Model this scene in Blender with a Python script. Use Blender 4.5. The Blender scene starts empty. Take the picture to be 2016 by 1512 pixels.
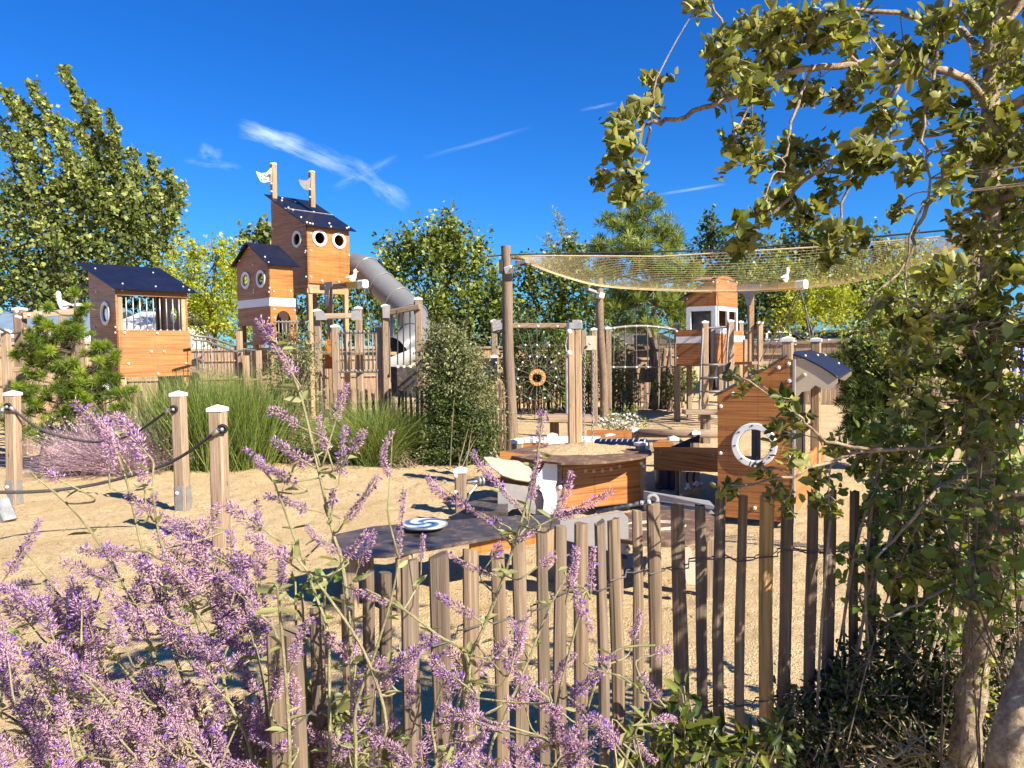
import bpy, math, random
import numpy as np
from mathutils import Vector, Matrix, Quaternion, noise
from mathutils.geometry import tessellate_polygon
random.seed(11); rng = np.random.default_rng(11)
sc = bpy.context.scene
COL = sc.collection
V = Vector
Z = V((0, 0, 1))
R = math.radians

# ------------------------------------------------------------------ camera
CH, F, PITCH, ROLL = 1.65, 1500.0, 2.79, -0.8
cd = bpy.data.cameras.new('camera'); cam = bpy.data.objects.new('camera', cd); COL.objects.link(cam)
RM = Matrix.Rotation(R(90 - PITCH), 4, 'X') @ Matrix.Rotation(R(ROLL), 4, 'Z')
cam.matrix_world = Matrix.Translation((0, 0, CH)) @ RM
cd.sensor_width = 36; cd.lens = F / 2016 * 36; cd.clip_end = 2000; cd.clip_start = 0.05
sc.camera = cam
EYE = V((0, 0, CH))
R3 = RM.to_3x3()
RI = R3.inverted()

def ray(px, py): return R3 @ V((px - 1008, 756 - py, -F))
def at(px, py, Y):
    d = ray(px, py); return EYE + d * (Y / d.y)
def gnd(px, py, z=0.0):
    d = ray(px, py); return EYE + d * ((z - CH) / d.z)
def pl(O, a, px, py):
    """(u, z) of a pixel on the vertical plane through O along a"""
    d = ray(px, py); n = V((a.y, -a.x, 0)); t = (O - EYE).dot(n) / d.dot(n)
    p = EYE + d * t
    return ((p - O).dot(a), p.z)
def proj(p):
    q = RI @ (V(p) - EYE); return (1008 + F * q.x / -q.z, 756 - F * q.y / -q.z)

# ------------------------------------------------------------------ materials
def newmat(name):
    m = bpy.data.materials.new(name); m.use_nodes = True
    nt = m.node_tree
    return m, nt, nt.nodes['Principled BSDF'], nt.links
def N(nt, t, **kw):
    n = nt.nodes.new(t)
    for k, v in kw.items():
        if k in n.inputs: n.inputs[k].default_value = v
        else: setattr(n, k, v)
    return n
def ramp(nt, fac, stops):
    r = nt.nodes.new('ShaderNodeValToRGB')
    while len(r.color_ramp.elements) < len(stops): r.color_ramp.elements.new(0.5)
    for e, (p, c) in zip(r.color_ramp.elements, stops): e.position = p; e.color = (*c, 1)
    nt.links.new(fac, r.inputs[0]); return r.outputs[0]
def uvnoise(nt, sx, sy, scale=1.0, detail=4, rough=.6, coord='UV'):
    tc = N(nt, 'ShaderNodeTexCoord'); mp = N(nt, 'ShaderNodeMapping'); mp.inputs['Scale'].default_value = (sx, sy, 1 if coord == 'UV' else sx)
    nt.links.new(tc.outputs[coord], mp.inputs['Vector'])
    n = N(nt, 'ShaderNodeTexNoise', Scale=scale, Detail=detail, Roughness=rough)
    nt.links.new(mp.outputs[0], n.inputs['Vector']); return n.outputs['Fac']
def mixc(nt, fac, a, b, mode='MIX'):
    m = nt.nodes.new('ShaderNodeMix'); m.data_type = 'RGBA'; m.blend_type = mode
    for s, val in ((m.inputs[0], fac), (m.inputs[6], a), (m.inputs[7], b)):
        if isinstance(val, (int, float)): s.default_value = val
        elif isinstance(val, tuple): s.default_value = (*val, 1)
        else: nt.links.new(val, s)
    return m.outputs[2]
def bump(nt, b, h, s, d=.01):
    bn = N(nt, 'ShaderNodeBump', Strength=s, Distance=d); nt.links.new(h, bn.inputs['Height']); nt.links.new(bn.outputs[0], b.inputs['Normal'])
def wood(name, dark, mid, light, rough=.8, knots=True):
    m, nt, b, L = newmat(name)
    g = uvnoise(nt, 70, 2.2, 1, 5, .65); c = ramp(nt, g, [(.3, dark), (.5, mid), (.72, light)])
    blot = uvnoise(nt, 5, .8, 1, 3, .5); bl = ramp(nt, blot, [(.3, (.72, .68, .66)), (.7, (1.12, 1.1, 1.08))])
    c = mixc(nt, 1.0, c, bl, 'MULTIPLY')
    crack = uvnoise(nt, 110, .7, 1, 2, .5); cr = ramp(nt, crack, [(.27, (.3, .26, .22)), (.34, (1, 1, 1))])
    c = mixc(nt, 1.0, c, cr, 'MULTIPLY')
    oi = N(nt, 'ShaderNodeObjectInfo'); c = mixc(nt, 1.0, c, ramp(nt, oi.outputs['Random'], [(0, (.68, .66, .66)), (.5, (.95, .95, .95)), (1, (1.12, 1.05, .94))]), 'MULTIPLY')
    kn = N(nt, 'ShaderNodeTexVoronoi', Scale=1.0); tc = N(nt, 'ShaderNodeTexCoord'); mp = N(nt, 'ShaderNodeMapping'); mp.inputs['Scale'].default_value = (16, 5, 1); L.new(tc.outputs['UV'], mp.inputs['Vector']); L.new(mp.outputs[0], kn.inputs['Vector'])
    c = mixc(nt, 1.0, c, ramp(nt, kn.outputs['Distance'], [(.06, (.4, .33, .26)), (.17, (1, 1, 1))]), 'MULTIPLY')
    L.new(c, b.inputs['Base Color']); b.inputs['Roughness'].default_value = rough
    bump(nt, b, g, .6, .008); return m
def hpl(name, dark, mid, light):
    m, nt, b, L = newmat(name)
    g = uvnoise(nt, 1.1, 62, 1, 3.5, .62); c = ramp(nt, g, [(.36, dark), (.45, mid), (.56, light), (.75, mid)])
    g2 = uvnoise(nt, .5, 9, 1, 2, .5); c2 = ramp(nt, g2, [(.35, (.8, .78, .75)), (.65, (1.1, 1.08, 1.05))])
    c = mixc(nt, 1.0, c, c2, 'MULTIPLY')
    du = uvnoise(nt, 3, 3, 1, 5, .7); c = mixc(nt, ramp(nt, du, [(.5, (0, 0, 0)), (.85, (.3, .3, .3))]), c, (.36, .22, .11))
    st = uvnoise(nt, 14, .9, 1, 4, .6); c = mixc(nt, 1.0, c, ramp(nt, st, [(.28, (.62, .58, .54)), (.42, (1, 1, 1))]), 'MULTIPLY')
    L.new(c, b.inputs['Base Color']); b.inputs['Roughness'].default_value = .5; bump(nt, b, g, .12, .003); return m
def plain(name, col, rough=.5, metal=0.0, var=.12, scale=6, dirt=None):
    m, nt, b, L = newmat(name)
    n = uvnoise(nt, 1, 1, scale, 5, .65, 'Object')
    lo = tuple(x * (1 - var * 1.6) for x in col); hi = tuple(min(1, x * (1 + var)) for x in col)
    c = ramp(nt, n, [(.3, lo), (.7, hi)])
    if dirt:
        n2 = uvnoise(nt, 1, 1, scale * 2.3, 6, .7, 'Object'); c = mixc(nt, ramp(nt, n2, [(.5, (0, 0, 0)), (.75, (.6, .6, .6))]), c, dirt)
    L.new(c, b.inputs['Base Color']); b.inputs['Roughness'].default_value = rough; b.inputs['Metallic'].default_value = metal
    L.new(ramp(nt, n, [(.2, (rough * .8,) * 3), (.8, (min(1, rough * 1.25),) * 3)]), b.inputs['Roughness'])
    if 'roof_board' in name: b.inputs['Specular IOR Level'].default_value = .3
    return m
def leafmat(name, dark, mid, light, trans=.35, rough=.45, back=None, spec=.5):
    m, nt, b, L = newmat(name)
    at_ = N(nt, 'ShaderNodeAttribute', attribute_name='tint')
    c = ramp(nt, at_.outputs['Fac'], [(0, dark), (.5, mid), (1, light)])
    if back:
        ge = N(nt, 'ShaderNodeNewGeometry'); c = mixc(nt, ge.outputs['Backfacing'], c, mixc(nt, .5, c, back))
    L.new(c, b.inputs['Base Color']); b.inputs['Roughness'].default_value = rough; b.inputs['Specular IOR Level'].default_value = spec
    tr = N(nt, 'ShaderNodeBsdfTranslucent'); L.new(mixc(nt, 1.0, c, (1.25, 1.2, .55), 'MULTIPLY'), tr.inputs['Color'])
    mx = N(nt, 'ShaderNodeMixShader'); mx.inputs[0].default_value = trans
    L.new(b.outputs[0], mx.inputs[1]); L.new(tr.outputs[0], mx.inputs[2]); L.new(mx.outputs[0], nt.nodes['Material Output'].inputs['Surface'])
    return m
def colmat(name, rough=.8, trans=.4):
    m, nt, b, L = newmat(name)
    a = N(nt, 'ShaderNodeAttribute', attribute_name='shade'); L.new(a.outputs['Color'], b.inputs['Base Color']); b.inputs['Roughness'].default_value = rough
    b.inputs['Specular IOR Level'].default_value = .2
    tr = N(nt, 'ShaderNodeBsdfTranslucent'); L.new(a.outputs['Color'], tr.inputs['Color'])
    mx = N(nt, 'ShaderNodeMixShader'); mx.inputs[0].default_value = trans
    L.new(b.outputs[0], mx.inputs[1]); L.new(tr.outputs[0], mx.inputs[2]); L.new(mx.outputs[0], nt.nodes['Material Output'].inputs['Surface'])
    return m
def bark(name, dark, light, scale=22):
    m, nt, b, L = newmat(name)
    g = uvnoise(nt, 1, 1, scale, 8, .72, 'Object') if name == 'oak_bark' else uvnoise(nt, 1, .28, scale, 7, .7); c = ramp(nt, g, [(.35, dark), (.6, light), (.8, tuple(x * 1.15 for x in light))])
    L.new(c, b.inputs['Base Color']); b.inputs['Roughness'].default_value = .95; bump(nt, b, g, 1.0, .03); return m

M = {}
M['post'] = wood('weathered_timber', (.2, .135, .085), (.36, .26, .17), (.5, .385, .27))
M['post_warm'] = wood('warm_timber', (.22, .13, .06), (.42, .28, .15), (.55, .4, .24))
M['log'] = wood('grey_log', (.1, .07, .045), (.2, .145, .1), (.31, .24, .18))
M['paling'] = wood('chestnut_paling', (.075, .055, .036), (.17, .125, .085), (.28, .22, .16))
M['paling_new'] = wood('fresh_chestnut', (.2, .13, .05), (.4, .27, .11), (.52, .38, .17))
M['board'] = wood('fence_board', (.2, .13, .08), (.34, .235, .15), (.46, .33, .22))
M['hpl'] = hpl('striped_panel', (.1, .034, .01), (.31, .115, .028), (.43, .175, .045))  # base stripes, also the darker copy on walls turned from the sun
M['hpl_lit'] = hpl('striped_panel_lit', (.17, .06, .016), (.36, .135, .034), (.44, .19, .055))  # lighter stripe copy for sun-facing boards, sunlight put into the colour
M['hpl_lit_gold'] = hpl('striped_panel_lit_gold', (.14, .045, .008), (.36, .12, .016), (.45, .175, .03))  # golden stripe copy, sunlight on the tower fronts put into the colour
M['tabletop'] = plain('worn_brown_board', (.13, .068, .038), .75, 0, .25, 5, (.52, .36, .18))
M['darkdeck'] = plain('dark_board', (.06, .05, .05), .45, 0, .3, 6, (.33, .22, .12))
M['roof'] = plain('navy_roof_board', (.01, .011, .024), .42, 0, .2, 3)
M['white'] = plain('white_panel', (.78, .76, .73), .45, 0, .05, 4)
M['grey'] = plain('grey_panel', (.3, .28, .275), .5, 0, .08, 4, (.45, .36, .26))
M['cap'] = plain('white_cap', (.74, .71, .64), .4, 0, .05, 9)
M['beige'] = plain('beige_board', (.5, .42, .31), .5, 0, .08, 5)
M['tube'] = plain('slide_plastic', (.17, .168, .165), .3, 0, .06, 2)
M['tubelight'] = plain('slide_chute', (.4, .4, .4), .3, 0, .06, 2)
M['steel'] = plain('galvanised_steel', (.42, .41, .39), .45, .7, .15, 12)
M['rail'] = plain('steel_rail', (.2, .19, .17), .5, .4, .1, 12)
M['black'] = plain('black_rubber', (.018, .018, .02), .55, 0, .2, 12)
M['rope'] = plain('dark_rope', (.05, .045, .045), .9, 0, .3, 60)
M['ropewire'] = plain('fence_wire', (.16, .15, .14), .5, .6, .2, 40)
M['cord'] = plain('tan_cord', (.74, .6, .32), .9, 0, .1, 30)
M['netrope'] = plain('net_rope', (.12, .11, .1), .9, 0, .2, 40)
M['yellow'] = plain('yellow_block', (.62, .36, .03), .5, 0, .08, 6)
M['orange'] = plain('orange_beak', (.75, .28, .03), .5, 0, .08, 6)
M['navy'] = plain('navy_drum', (.012, .02, .06), .3, 0, .2, 4)
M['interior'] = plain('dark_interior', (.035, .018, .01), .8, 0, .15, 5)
M['dark'] = plain('dark_print', (.03, .025, .03), .6, 0, .1, 8)
M['ringwood'] = plain('orange_ring', (.5, .24, .07), .5, 0, .1, 8)
M['siding'] = plain('pale_siding', (.72, .74, .78), .6, 0, .06, 2)
M['cabinroof'] = plain('blue_grey_roof', (.17, .24, .34), .5, 0, .12, 2)
M['cabinroof2'] = plain('grey_roof', (.3, .31, .33), .6, 0, .1, 2)
M['bluepaint'] = plain('blue_paint', (.03, .08, .42), .4, 0, .08, 6)
M['glass'] = plain('dark_glass', (.03, .04, .05), .08, 0, .1, 2)
M['sandpile'] = plain('sand_pile', (.76, .58, .33), .95, 0, .15, 20)
def sail():
    m, nt, b, L = newmat('disc_swirl')
    tc = N(nt, 'ShaderNodeTexCoord'); g = N(nt, 'ShaderNodeTexGradient'); g.gradient_type = 'RADIAL'; L.new(tc.outputs['Object'], g.inputs['Vector'])
    ln = N(nt, 'ShaderNodeVectorMath', operation='LENGTH'); L.new(tc.outputs['Object'], ln.inputs[0])
    m1 = N(nt, 'ShaderNodeMath', operation='MULTIPLY'); L.new(g.outputs['Fac'], m1.inputs[0]); m1.inputs[1].default_value = 3
    m2 = N(nt, 'ShaderNodeMath', operation='MULTIPLY_ADD'); L.new(ln.outputs['Value'], m2.inputs[0]); m2.inputs[1].default_value = 9; L.new(m1.outputs[0], m2.inputs[2])
    w = N(nt, 'ShaderNodeMath', operation='FRACT'); L.new(m2.outputs[0], w.inputs[0])
    L.new(ramp(nt, w.outputs[0], [(0.0, (.03, .07, .17)), (.35, (.09, .19, .36)), (.5, (.6, .68, .76)), (.8, (.7, .75, .8)), (1.0, (.05, .1, .22))]), b.inputs['Base Color']); b.inputs['Roughness'].default_value = .35
    return m
M['swirl'] = sail()
M['bark'] = bark('oak_bark', (.17, .115, .065), (.62, .47, .3), 26)
M['bark2'] = bark('dark_bark', (.07, .048, .03), (.26, .19, .12), 14)
M['twig'] = bark('pale_twig', (.3, .22, .13), (.62, .5, .34), 40)
M['leaf_poplar'] = leafmat('poplar_leaf', (.03, .05, .01), (.105, .145, .02), (.42, .43, .12), .3, .55, (.3, .32, .14), .3)
M['leaf_mid'] = leafmat('mid_leaf', (.035, .06, .01), (.125, .17, .022), (.36, .39, .08), .35, .45)
M['leaf_dark'] = leafmat('dark_leaf', (.02, .038, .009), (.06, .095, .016), (.15, .19, .05), .3, .45)
M['leaf_yellow'] = leafmat('yellow_leaf', (.16, .2, .01), (.36, .4, .018), (.56, .56, .05), .45, .5)
M['leaf_grey'] = leafmat('grey_green_leaf', (.08, .095, .03), (.19, .205, .075), (.41, .4, .2), .25, .6)
M['leaf_oak'] = leafmat('oak_leaf', (.05, .075, .012), (.19, .225, .03), (.5, .49, .1), .3, .45, (.3, .26, .1), .35)
M['leaf_bramble'] = leafmat('bramble_leaf', (.06, .11, .022), (.17, .25, .045), (.37, .44, .12), .35, .5)
M['leaf_pine'] = leafmat('pine_needle', (.06, .1, .01), (.17, .25, .018), (.36, .43, .04), .35, .5)
M['leaf_pinefar'] = leafmat('far_pine_needle', (.07, .105, .018), (.16, .215, .035), (.32, .36, .08), .35, .5)
M['blade'] = leafmat('broom_stem', (.05, .095, .014), (.155, .215, .035), (.4, .42, .11), .3, .6)
M['mauve'] = leafmat('faded_mauve', (.22, .14, .17), (.45, .3, .37), (.64, .48, .56), .25, .8)
M['leaf_sage'] = leafmat('sage_leaf', (.17, .18, .06), (.3, .31, .12), (.42, .42, .2), .4, .7)
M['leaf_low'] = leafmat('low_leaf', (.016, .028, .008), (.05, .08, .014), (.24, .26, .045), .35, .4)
M['drygrass'] = leafmat('dry_grass', (.2, .14, .06), (.36, .26, .12), (.5, .4, .22), .3, .8)
M['whiteflower'] = leafmat('white_flower', (.5, .46, .5), (.62, .58, .6), (.75, .72, .72), .3, .8)
M['flower'] = colmat('sage_flower')
M['stem'] = bark('pale_stem', (.36, .31, .13), (.58, .52, .27), 60)

def sand():
    m, nt, b, L = newmat('sand')
    n1 = uvnoise(nt, 1, 1, .9, 6, .6, 'Object'); n2 = uvnoise(nt, 1, 1, 26, 6, .75, 'Object'); n3 = uvnoise(nt, 1, 1, 90, 3, .6, 'Object')
    c = ramp(nt, n1, [(.3, (.69, .495, .265)), (.55, (.79, .585, .33)), (.75, (.86, .665, .4))])
    c = mixc(nt, 1.0, c, ramp(nt, n2, [(.32, (.8, .74, .64)), (.55, (1.04, 1.03, 1.02))]), 'MULTIPLY')
    tc = N(nt, 'ShaderNodeTexCoord'); mp = N(nt, 'ShaderNodeMapping'); mp.inputs['Scale'].default_value = (9, 22, 9); mp.inputs['Rotation'].default_value = (0, 0, .4); L.new(tc.outputs['Object'], mp.inputs['Vector'])
    vo = N(nt, 'ShaderNodeTexNoise', Scale=1.6, Detail=5.0, Roughness=.8); L.new(mp.outputs[0], vo.inputs['Vector'])
    c = mixc(nt, ramp(nt, vo.outputs['Fac'], [(.62, (0, 0, 0)), (.7, (.7, .7, .7))]), c, (.25, .15, .07))
    L.new(c, b.inputs['Base Color']); b.inputs['Roughness'].default_value = .97; b.inputs['Specular IOR Level'].default_value = .1
    ad = N(nt, 'ShaderNodeMath', operation='ADD'); L.new(n2, ad.inputs[0]); L.new(n3, ad.inputs[1])
    bump(nt, b, ad.outputs[0], 1.0, .045); return m
M['sand'] = sand()

# ------------------------------------------------------------------ mesh builder
ORG = {}
class MB:
    def __init__(s): s.v = []; s.f = []; s.uv = []
    def add(s, vs, fs, uvs=None):
        o = len(s.v); s.v += [tuple(x) for x in vs]
        for i, f in enumerate(fs):
            s.f.append([o + k for k in f]); s.uv.append(uvs[i] if uvs else [(0, 0)] * len(f))
        return s
    def beam(s, p0, p1, w, h=None, up=None, ch=.12, taper=1.0, jit=0.0):
        """chamfered timber from p0 to p1, w along 'side', h along 'up'"""
        h = h or w; p0 = V(p0); p1 = V(p1); d = (p1 - p0); Ln = d.length; d.normalize()
        up = V(up) if up is not None else (Z if abs(d.z) < .9 else V((0, 1, 0)))
        sd = d.cross(up).normalized(); u = sd.cross(d).normalized()
        c = min(w, h) * ch
        pr = [(-w/2 + c, -h/2), (w/2 - c, -h/2), (w/2, -h/2 + c), (w/2, h/2 - c), (w/2 - c, h/2), (-w/2 + c, h/2), (-w/2, h/2 - c), (-w/2, -h/2 + c)]
        o = (random.random() * 50, random.random() * 50); vs = []; n = len(pr)
        for k, (p, t) in enumerate(((p0, 1), (p1, taper))):
            for x, y in pr: vs.append(p + sd * x * t + u * y * t + (V((random.uniform(-jit, jit), random.uniform(-jit, jit), 0)) if jit else V()))
        fs = []; uvs = []; per = 0
        for i in range(n):
            j = (i + 1) % n; L_ = math.dist(pr[i], pr[j]); fs.append([i, j, n + j, n + i])
            uvs.append([(o[0] + per, o[1]), (o[0] + per + L_, o[1]), (o[0] + per + L_, o[1] + Ln), (o[0] + per, o[1] + Ln)]); per += L_
        fs.append(list(range(n))[::-1]); uvs.append([(o[0] + x * 2, o[1] + y) for x, y in pr[::-1]])
        fs.append(list(range(n, 2 * n))); uvs.append([(o[0] + x * 2, o[1] + y) for x, y in pr])
        return s.add(vs, fs, uvs)
    def plank(s, p0, p1, w, h, up, bow, taper=.9, nseg=6):
        p0 = V(p0); p1 = V(p1); d = (p1 - p0); Ln = d.length; d.normalize(); sd = d.cross(V(up)).normalized(); u = sd.cross(d).normalized(); o = (random.random() * 50, random.random() * 50)
        e = .26; pr = [(-w/2 + w*e*.5, -h/2), (0, -h/2 * random.uniform(.95, 1.2)), (w/2 - w*e, -h/2), (w/2, -h/2 + h*e), (w/2 * random.uniform(.9, 1.05), h/2 - h*e), (w/2 - w*e, h/2), (-w/2 + w*e, h/2), (-w/2, h/2 - h*e*1.4), (-w/2, -h/2 + h*e)]; n = len(pr); vs = []; ph = random.random() * 6
        for k in range(nseg + 1):
            t = k / nseg; c = p0 + d * (Ln * t) + sd * (bow * math.sin(math.pi * t) + .003 * math.sin(t * 9 + ph)) + u * (.004 * math.sin(t * 6 + ph)); f = (1 + (taper - 1) * t) * (1 + .05 * math.sin(t * 11 + ph * 2)); sl = random.uniform(-.25, .25) if k == nseg else 0
            for x, y in pr: vs.append(c + sd * x * f + u * y * f + d * (x * sl + (random.uniform(-.004, .004) if k == nseg else 0)))
        fs = []; uvs = []; per = [0]
        for i in range(n): per.append(per[-1] + math.dist(pr[i], pr[(i + 1) % n]))
        for k in range(nseg):
            for i in range(n):
                j = (i + 1) % n; fs.append([k * n + i, k * n + j, (k + 1) * n + j, (k + 1) * n + i]); a_, b_ = o[1] + Ln * k / nseg, o[1] + Ln * (k + 1) / nseg
                uvs.append([(o[0] + per[i], a_), (o[0] + per[i + 1], a_), (o[0] + per[i + 1], b_), (o[0] + per[i], b_)])
        fs.append(list(range(nseg * n, nseg * n + n))); uvs.append([(o[0] + x * 2, o[1] + y) for x, y in pr]); return s.add(vs, fs, uvs)
    def tube(s, pts, r, n=8, cap=True):
        pts = [V(p) for p in pts]; rs = r if isinstance(r, (list, tuple)) else [r] * len(pts)
        t0 = (pts[1] - pts[0]).normalized(); ref = V((0, 0, 1)) if abs(t0.z) < .9 else V((1, 0, 0))
        u = t0.cross(ref).normalized(); vs = []; o = (random.random() * 50, random.random() * 50); Ls = [0.0]
        for i, p in enumerate(pts):
            t = (pts[min(i + 1, len(pts) - 1)] - pts[max(i - 1, 0)]).normalized()
            u = (u - t * u.dot(t)).normalized(); w = t.cross(u)
            for k in range(n):
                a = 2 * math.pi * k / n; vs.append(p + (u * math.cos(a) + w * math.sin(a)) * rs[i])
            if i: Ls.append(Ls[-1] + (p - pts[i - 1]).length)
        fs = []; uvs = []
        for i in range(len(pts) - 1):
            for k in range(n):
                j = (k + 1) % n; fs.append([i * n + k, i * n + j, (i + 1) * n + j, (i + 1) * n + k])
                ua, ub = o[0] + k / n * 6.28 * rs[0], o[0] + (k + 1) / n * 6.28 * rs[0]
                uvs.append([(ua, o[1] + Ls[i]), (ub, o[1] + Ls[i]), (ub, o[1] + Ls[i + 1]), (ua, o[1] + Ls[i + 1])])
        if cap:
            fs.append(list(range(n))[::-1]); uvs.append([(0, 0)] * n); b = (len(pts) - 1) * n; fs.append(list(range(b, b + n))); uvs.append([(0, 0)] * n)
        return s.add(vs, fs, uvs)
    def cyl(s, a, b, r, n=16): return s.tube([a, b], r, n)
    def ring(s, c, ax, ro, ri, t, n=28, bev=.25):
        c = V(c); ax = V(ax).normalized(); u = ax.orthogonal().normalized(); w = ax.cross(u); vs = []
        e = t * bev
        pr = [(ri, -t/2), (ro - e, -t/2), (ro, -t/2 + e), (ro, t/2 - e), (ro - e, t/2), (ri + e, t/2), (ri, t/2 - e)]; m = len(pr)
        for k in range(n):
            a = 2 * math.pi * k / n; d = u * math.cos(a) + w * math.sin(a)
            for r, z in pr: vs.append(c + d * r + ax * z)
        fs = [[k * m + i, k * m + (i + 1) % m, ((k + 1) % n) * m + (i + 1) % m, ((k + 1) % n) * m + i] for k in range(n) for i in range(m)]
        uvs = [[(vs[q].x + vs[q].y, vs[q].z) for q in f] for f in fs]
        return s.add(vs, fs, uvs)
    def prism(s, outline, off, holes=(), ua=None, va=None):
        """planar outline (3D) with holes, extruded by off"""
        outline = [V(p) for p in outline]; off = V(off); loops = [outline] + [[V(p) for p in h] for h in holes]
        flat = [p for l in loops for p in l]; tri = tessellate_polygon(loops); n = len(flat)
        nrm = V()
        for i in range(len(outline)): nrm += (outline[i] - outline[0]).cross(outline[(i + 1) % len(outline)] - outline[0])
        ua = V(ua) if ua is not None else (V((off.y, -off.x, 0)).normalized() if abs(off.z) < .9 * off.length else V((1, 0, 0)))
        va = V(va) if va is not None else (Z if abs(off.z) < .9 * off.length else V((0, 1, 0)))
        vs = flat + [p + off for p in flat]; fs = []
        for t in tri:
            a, b, c = t
            tn = (flat[b] - flat[a]).cross(flat[c] - flat[a])
            if tn.dot(off) > 0: a, b, c = a, c, b
            fs.append([a, b, c]); fs.append([n + a, n + c, n + b])
        o = 0
        for l in loops:
            m = len(l)
            for i in range(m):
                j = (i + 1) % m; fs.append([o + i, o + j, n + o + j, n + o + i])
            o += m
        uo = random.random() * 20
        return s.add(vs, fs, [[(vs[k].dot(ua) + uo, vs[k].dot(va)) for k in f] for f in fs])
    def ball(s, c, r, ax=Z, half=False, nu=10, nv=5, sq=1.0):
        c = V(c); q = Z.rotation_difference(V(ax).normalized()); vs = []; lo = 0 if half else -math.pi / 2
        for i in range(nv + 1):
            ph = lo + (math.pi / 2 - lo) * i / nv
            for k in range(nu):
                a = 2 * math.pi * k / nu; vs.append(c + q @ V((r * math.cos(ph) * math.cos(a), r * math.cos(ph) * math.sin(a), r * sq * math.sin(ph))))
        return s.add(vs, [[i * nu + k, i * nu + (k + 1) % nu, (i + 1) * nu + (k + 1) % nu, (i + 1) * nu + k] for i in range(nv) for k in range(nu)])
    def torus(s, c, ax, Rr, r, st=1.0, u=None, n=10, m=5):
        c = V(c); ax = V(ax).normalized(); u = (V(u) if u is not None else ax.orthogonal()).normalized(); w = ax.cross(u); pts = []
        for k in range(n):
            a = 2 * math.pi * k / n; pts.append(c + u * math.cos(a) * Rr * st + w * math.sin(a) * Rr)
        return s.tube(pts + pts[:2], r, m, False)
    def build(s, name, mat, parent=None, loc=None, smooth=False, ang=None):
        org = ORG[parent.name] if parent else V(loc) if loc is not None else V()
        me = bpy.data.meshes.new(name)
        me.from_pydata([(a - org.x, b - org.y, c - org.z) for a, b, c in s.v], [], s.f)
        uvl = me.uv_layers.new(name='UVMap'); flat = [c for f in s.uv for p in f for c in p]; uvl.data.foreach_set('uv', flat)
        me.materials.append(mat)
        if smooth: me.polygons.foreach_set('use_smooth', [True] * len(me.polygons))
        o = bpy.data.objects.new(name, me); COL.objects.link(o)
        if parent: o.parent = parent
        else: o.location = org
        ORG[o.name] = org
        if smooth and ang: 
            try: me.set_sharp_from_angle(angle=R(ang))
            except Exception: pass
        return o
def tag(o, label=None, cat=None, group=None, kind=None):
    for k, v in (('label', label), ('category', cat), ('group', group), ('kind', kind)):
        if v: o[k] = v
    return o
def thing(name, label, cat, loc, group=None):
    o = bpy.data.objects.new(name, None); COL.objects.link(o); o.location = loc; o.empty_display_size = .2
    ORG[o.name] = V(loc); return tag(o, label, cat, group)
BOLT = {}
def bolt(parent, p, n, r=.028, mat='cap', name='bolt'):
    k = (name, mat)
    if k not in BOLT:
        mb = MB(); mb.cyl((0, 0, -.2), (0, 0, .55), .95, 12); mb.ball((0, 0, .5), .95, half=True, nu=12, nv=4, sq=.6)
        o = mb.build(name, M[mat], smooth=True, ang=50); BOLT[k] = o.data; bpy.data.objects.remove(o)
    o = bpy.data.objects.new(name, BOLT[k]); COL.objects.link(o); o.parent = parent; o.location = V(p) - ORG[parent.name]
    o.rotation_mode = 'QUATERNION'; o.rotation_quaternion = Z.rotation_difference(V(n).normalized()); o.scale = (r * .86,) * 3; ORG[o.name] = ORG[parent.name]
    return o
def circ(O, a, u, z, r, n=24): return [O + a * (u + r * math.cos(2 * math.pi * k / n)) + Z * (z - O.z + r * math.sin(2 * math.pi * k / n)) for k in range(n)]
def panel(name, O, a, pts, nrm, t, mat, parent, holes=(), sub=None):
    """vertical board on plane O,a: pts (u,z world), outer face at the plane, thickness inwards"""
    mb = MB(); mb.prism([O + a * u + Z * (z - O.z) for u, z in pts], nrm * -t, [circ(O, a, u, z, r) for u, z, r in holes], ua=a, va=Z)
    return mb.build(name, M[mat], parent)
def post(parent, p, top, w=.1, mat='post', cap=True, name='post', up=(0, 1, 0)):
    mb = MB(); mb.beam(p, (p[0], p[1], top), w, w, up=up); o = mb.build(name, M[mat], parent)
    if cap:
        c = V((p[0], p[1], top)); m2 = MB(); hw = w / 2 + .006
        q = [c + V((sx * hw, sy * hw, -.025)) for sx, sy in ((-1, -1), (1, -1), (1, 1), (-1, 1))]
        m2.add(q + [x + Z * .035 for x in q] + [c + Z * .035], [[0, 1, 5, 4], [1, 2, 6, 5], [2, 3, 7, 6], [3, 0, 4, 7], [4, 5, 8], [5, 6, 8], [6, 7, 8], [7, 4, 8]])
        m2.build('post_cap', M['cap'], o)
    return o
def gull(parent, p, a, s, name='gull', facing=1):
    """flat cut-out gull board standing at p along direction a, s tall; a board in the place itself"""
    pts = [(-.62, .3), (-.4, .26), (-.2, .08), (.0, .02), (.22, .05), (.34, .3), (.36, .52), (.4, .62), (.43, .78), (.4, .92), (.3, 1.0), (.19, .96), (.13, .84), (.15, .68), (.1, .52), (-.1, .48), (-.35, .38)]
    n = V((a.y, -a.x, 0)); mb = MB(); mb.prism([V(p) + a * (x * s * facing) + Z * (y * s) for x, y in pts], n * -.02); o = mb.build(name, M['white'], parent)
    m2 = MB(); m2.prism([V(p) + n * .004 + a * (x * s * facing) + Z * (y * s) for x, y in ((.42, .86), (.6, .78), (.42, .74))], n * -.028); m2.build('beak', M['orange'], o)
    m3 = MB(); m3.prism([V(p) + n * .006 + a * (x * s * facing) + Z * (y * s) for x, y in ((-.5, .27), (-.3, .2), (.05, .16), (.18, .24), (0, .22), (-.3, .27))], n * -.004); m3.build('wing_mark', M['dark'], o)
    return o
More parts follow.
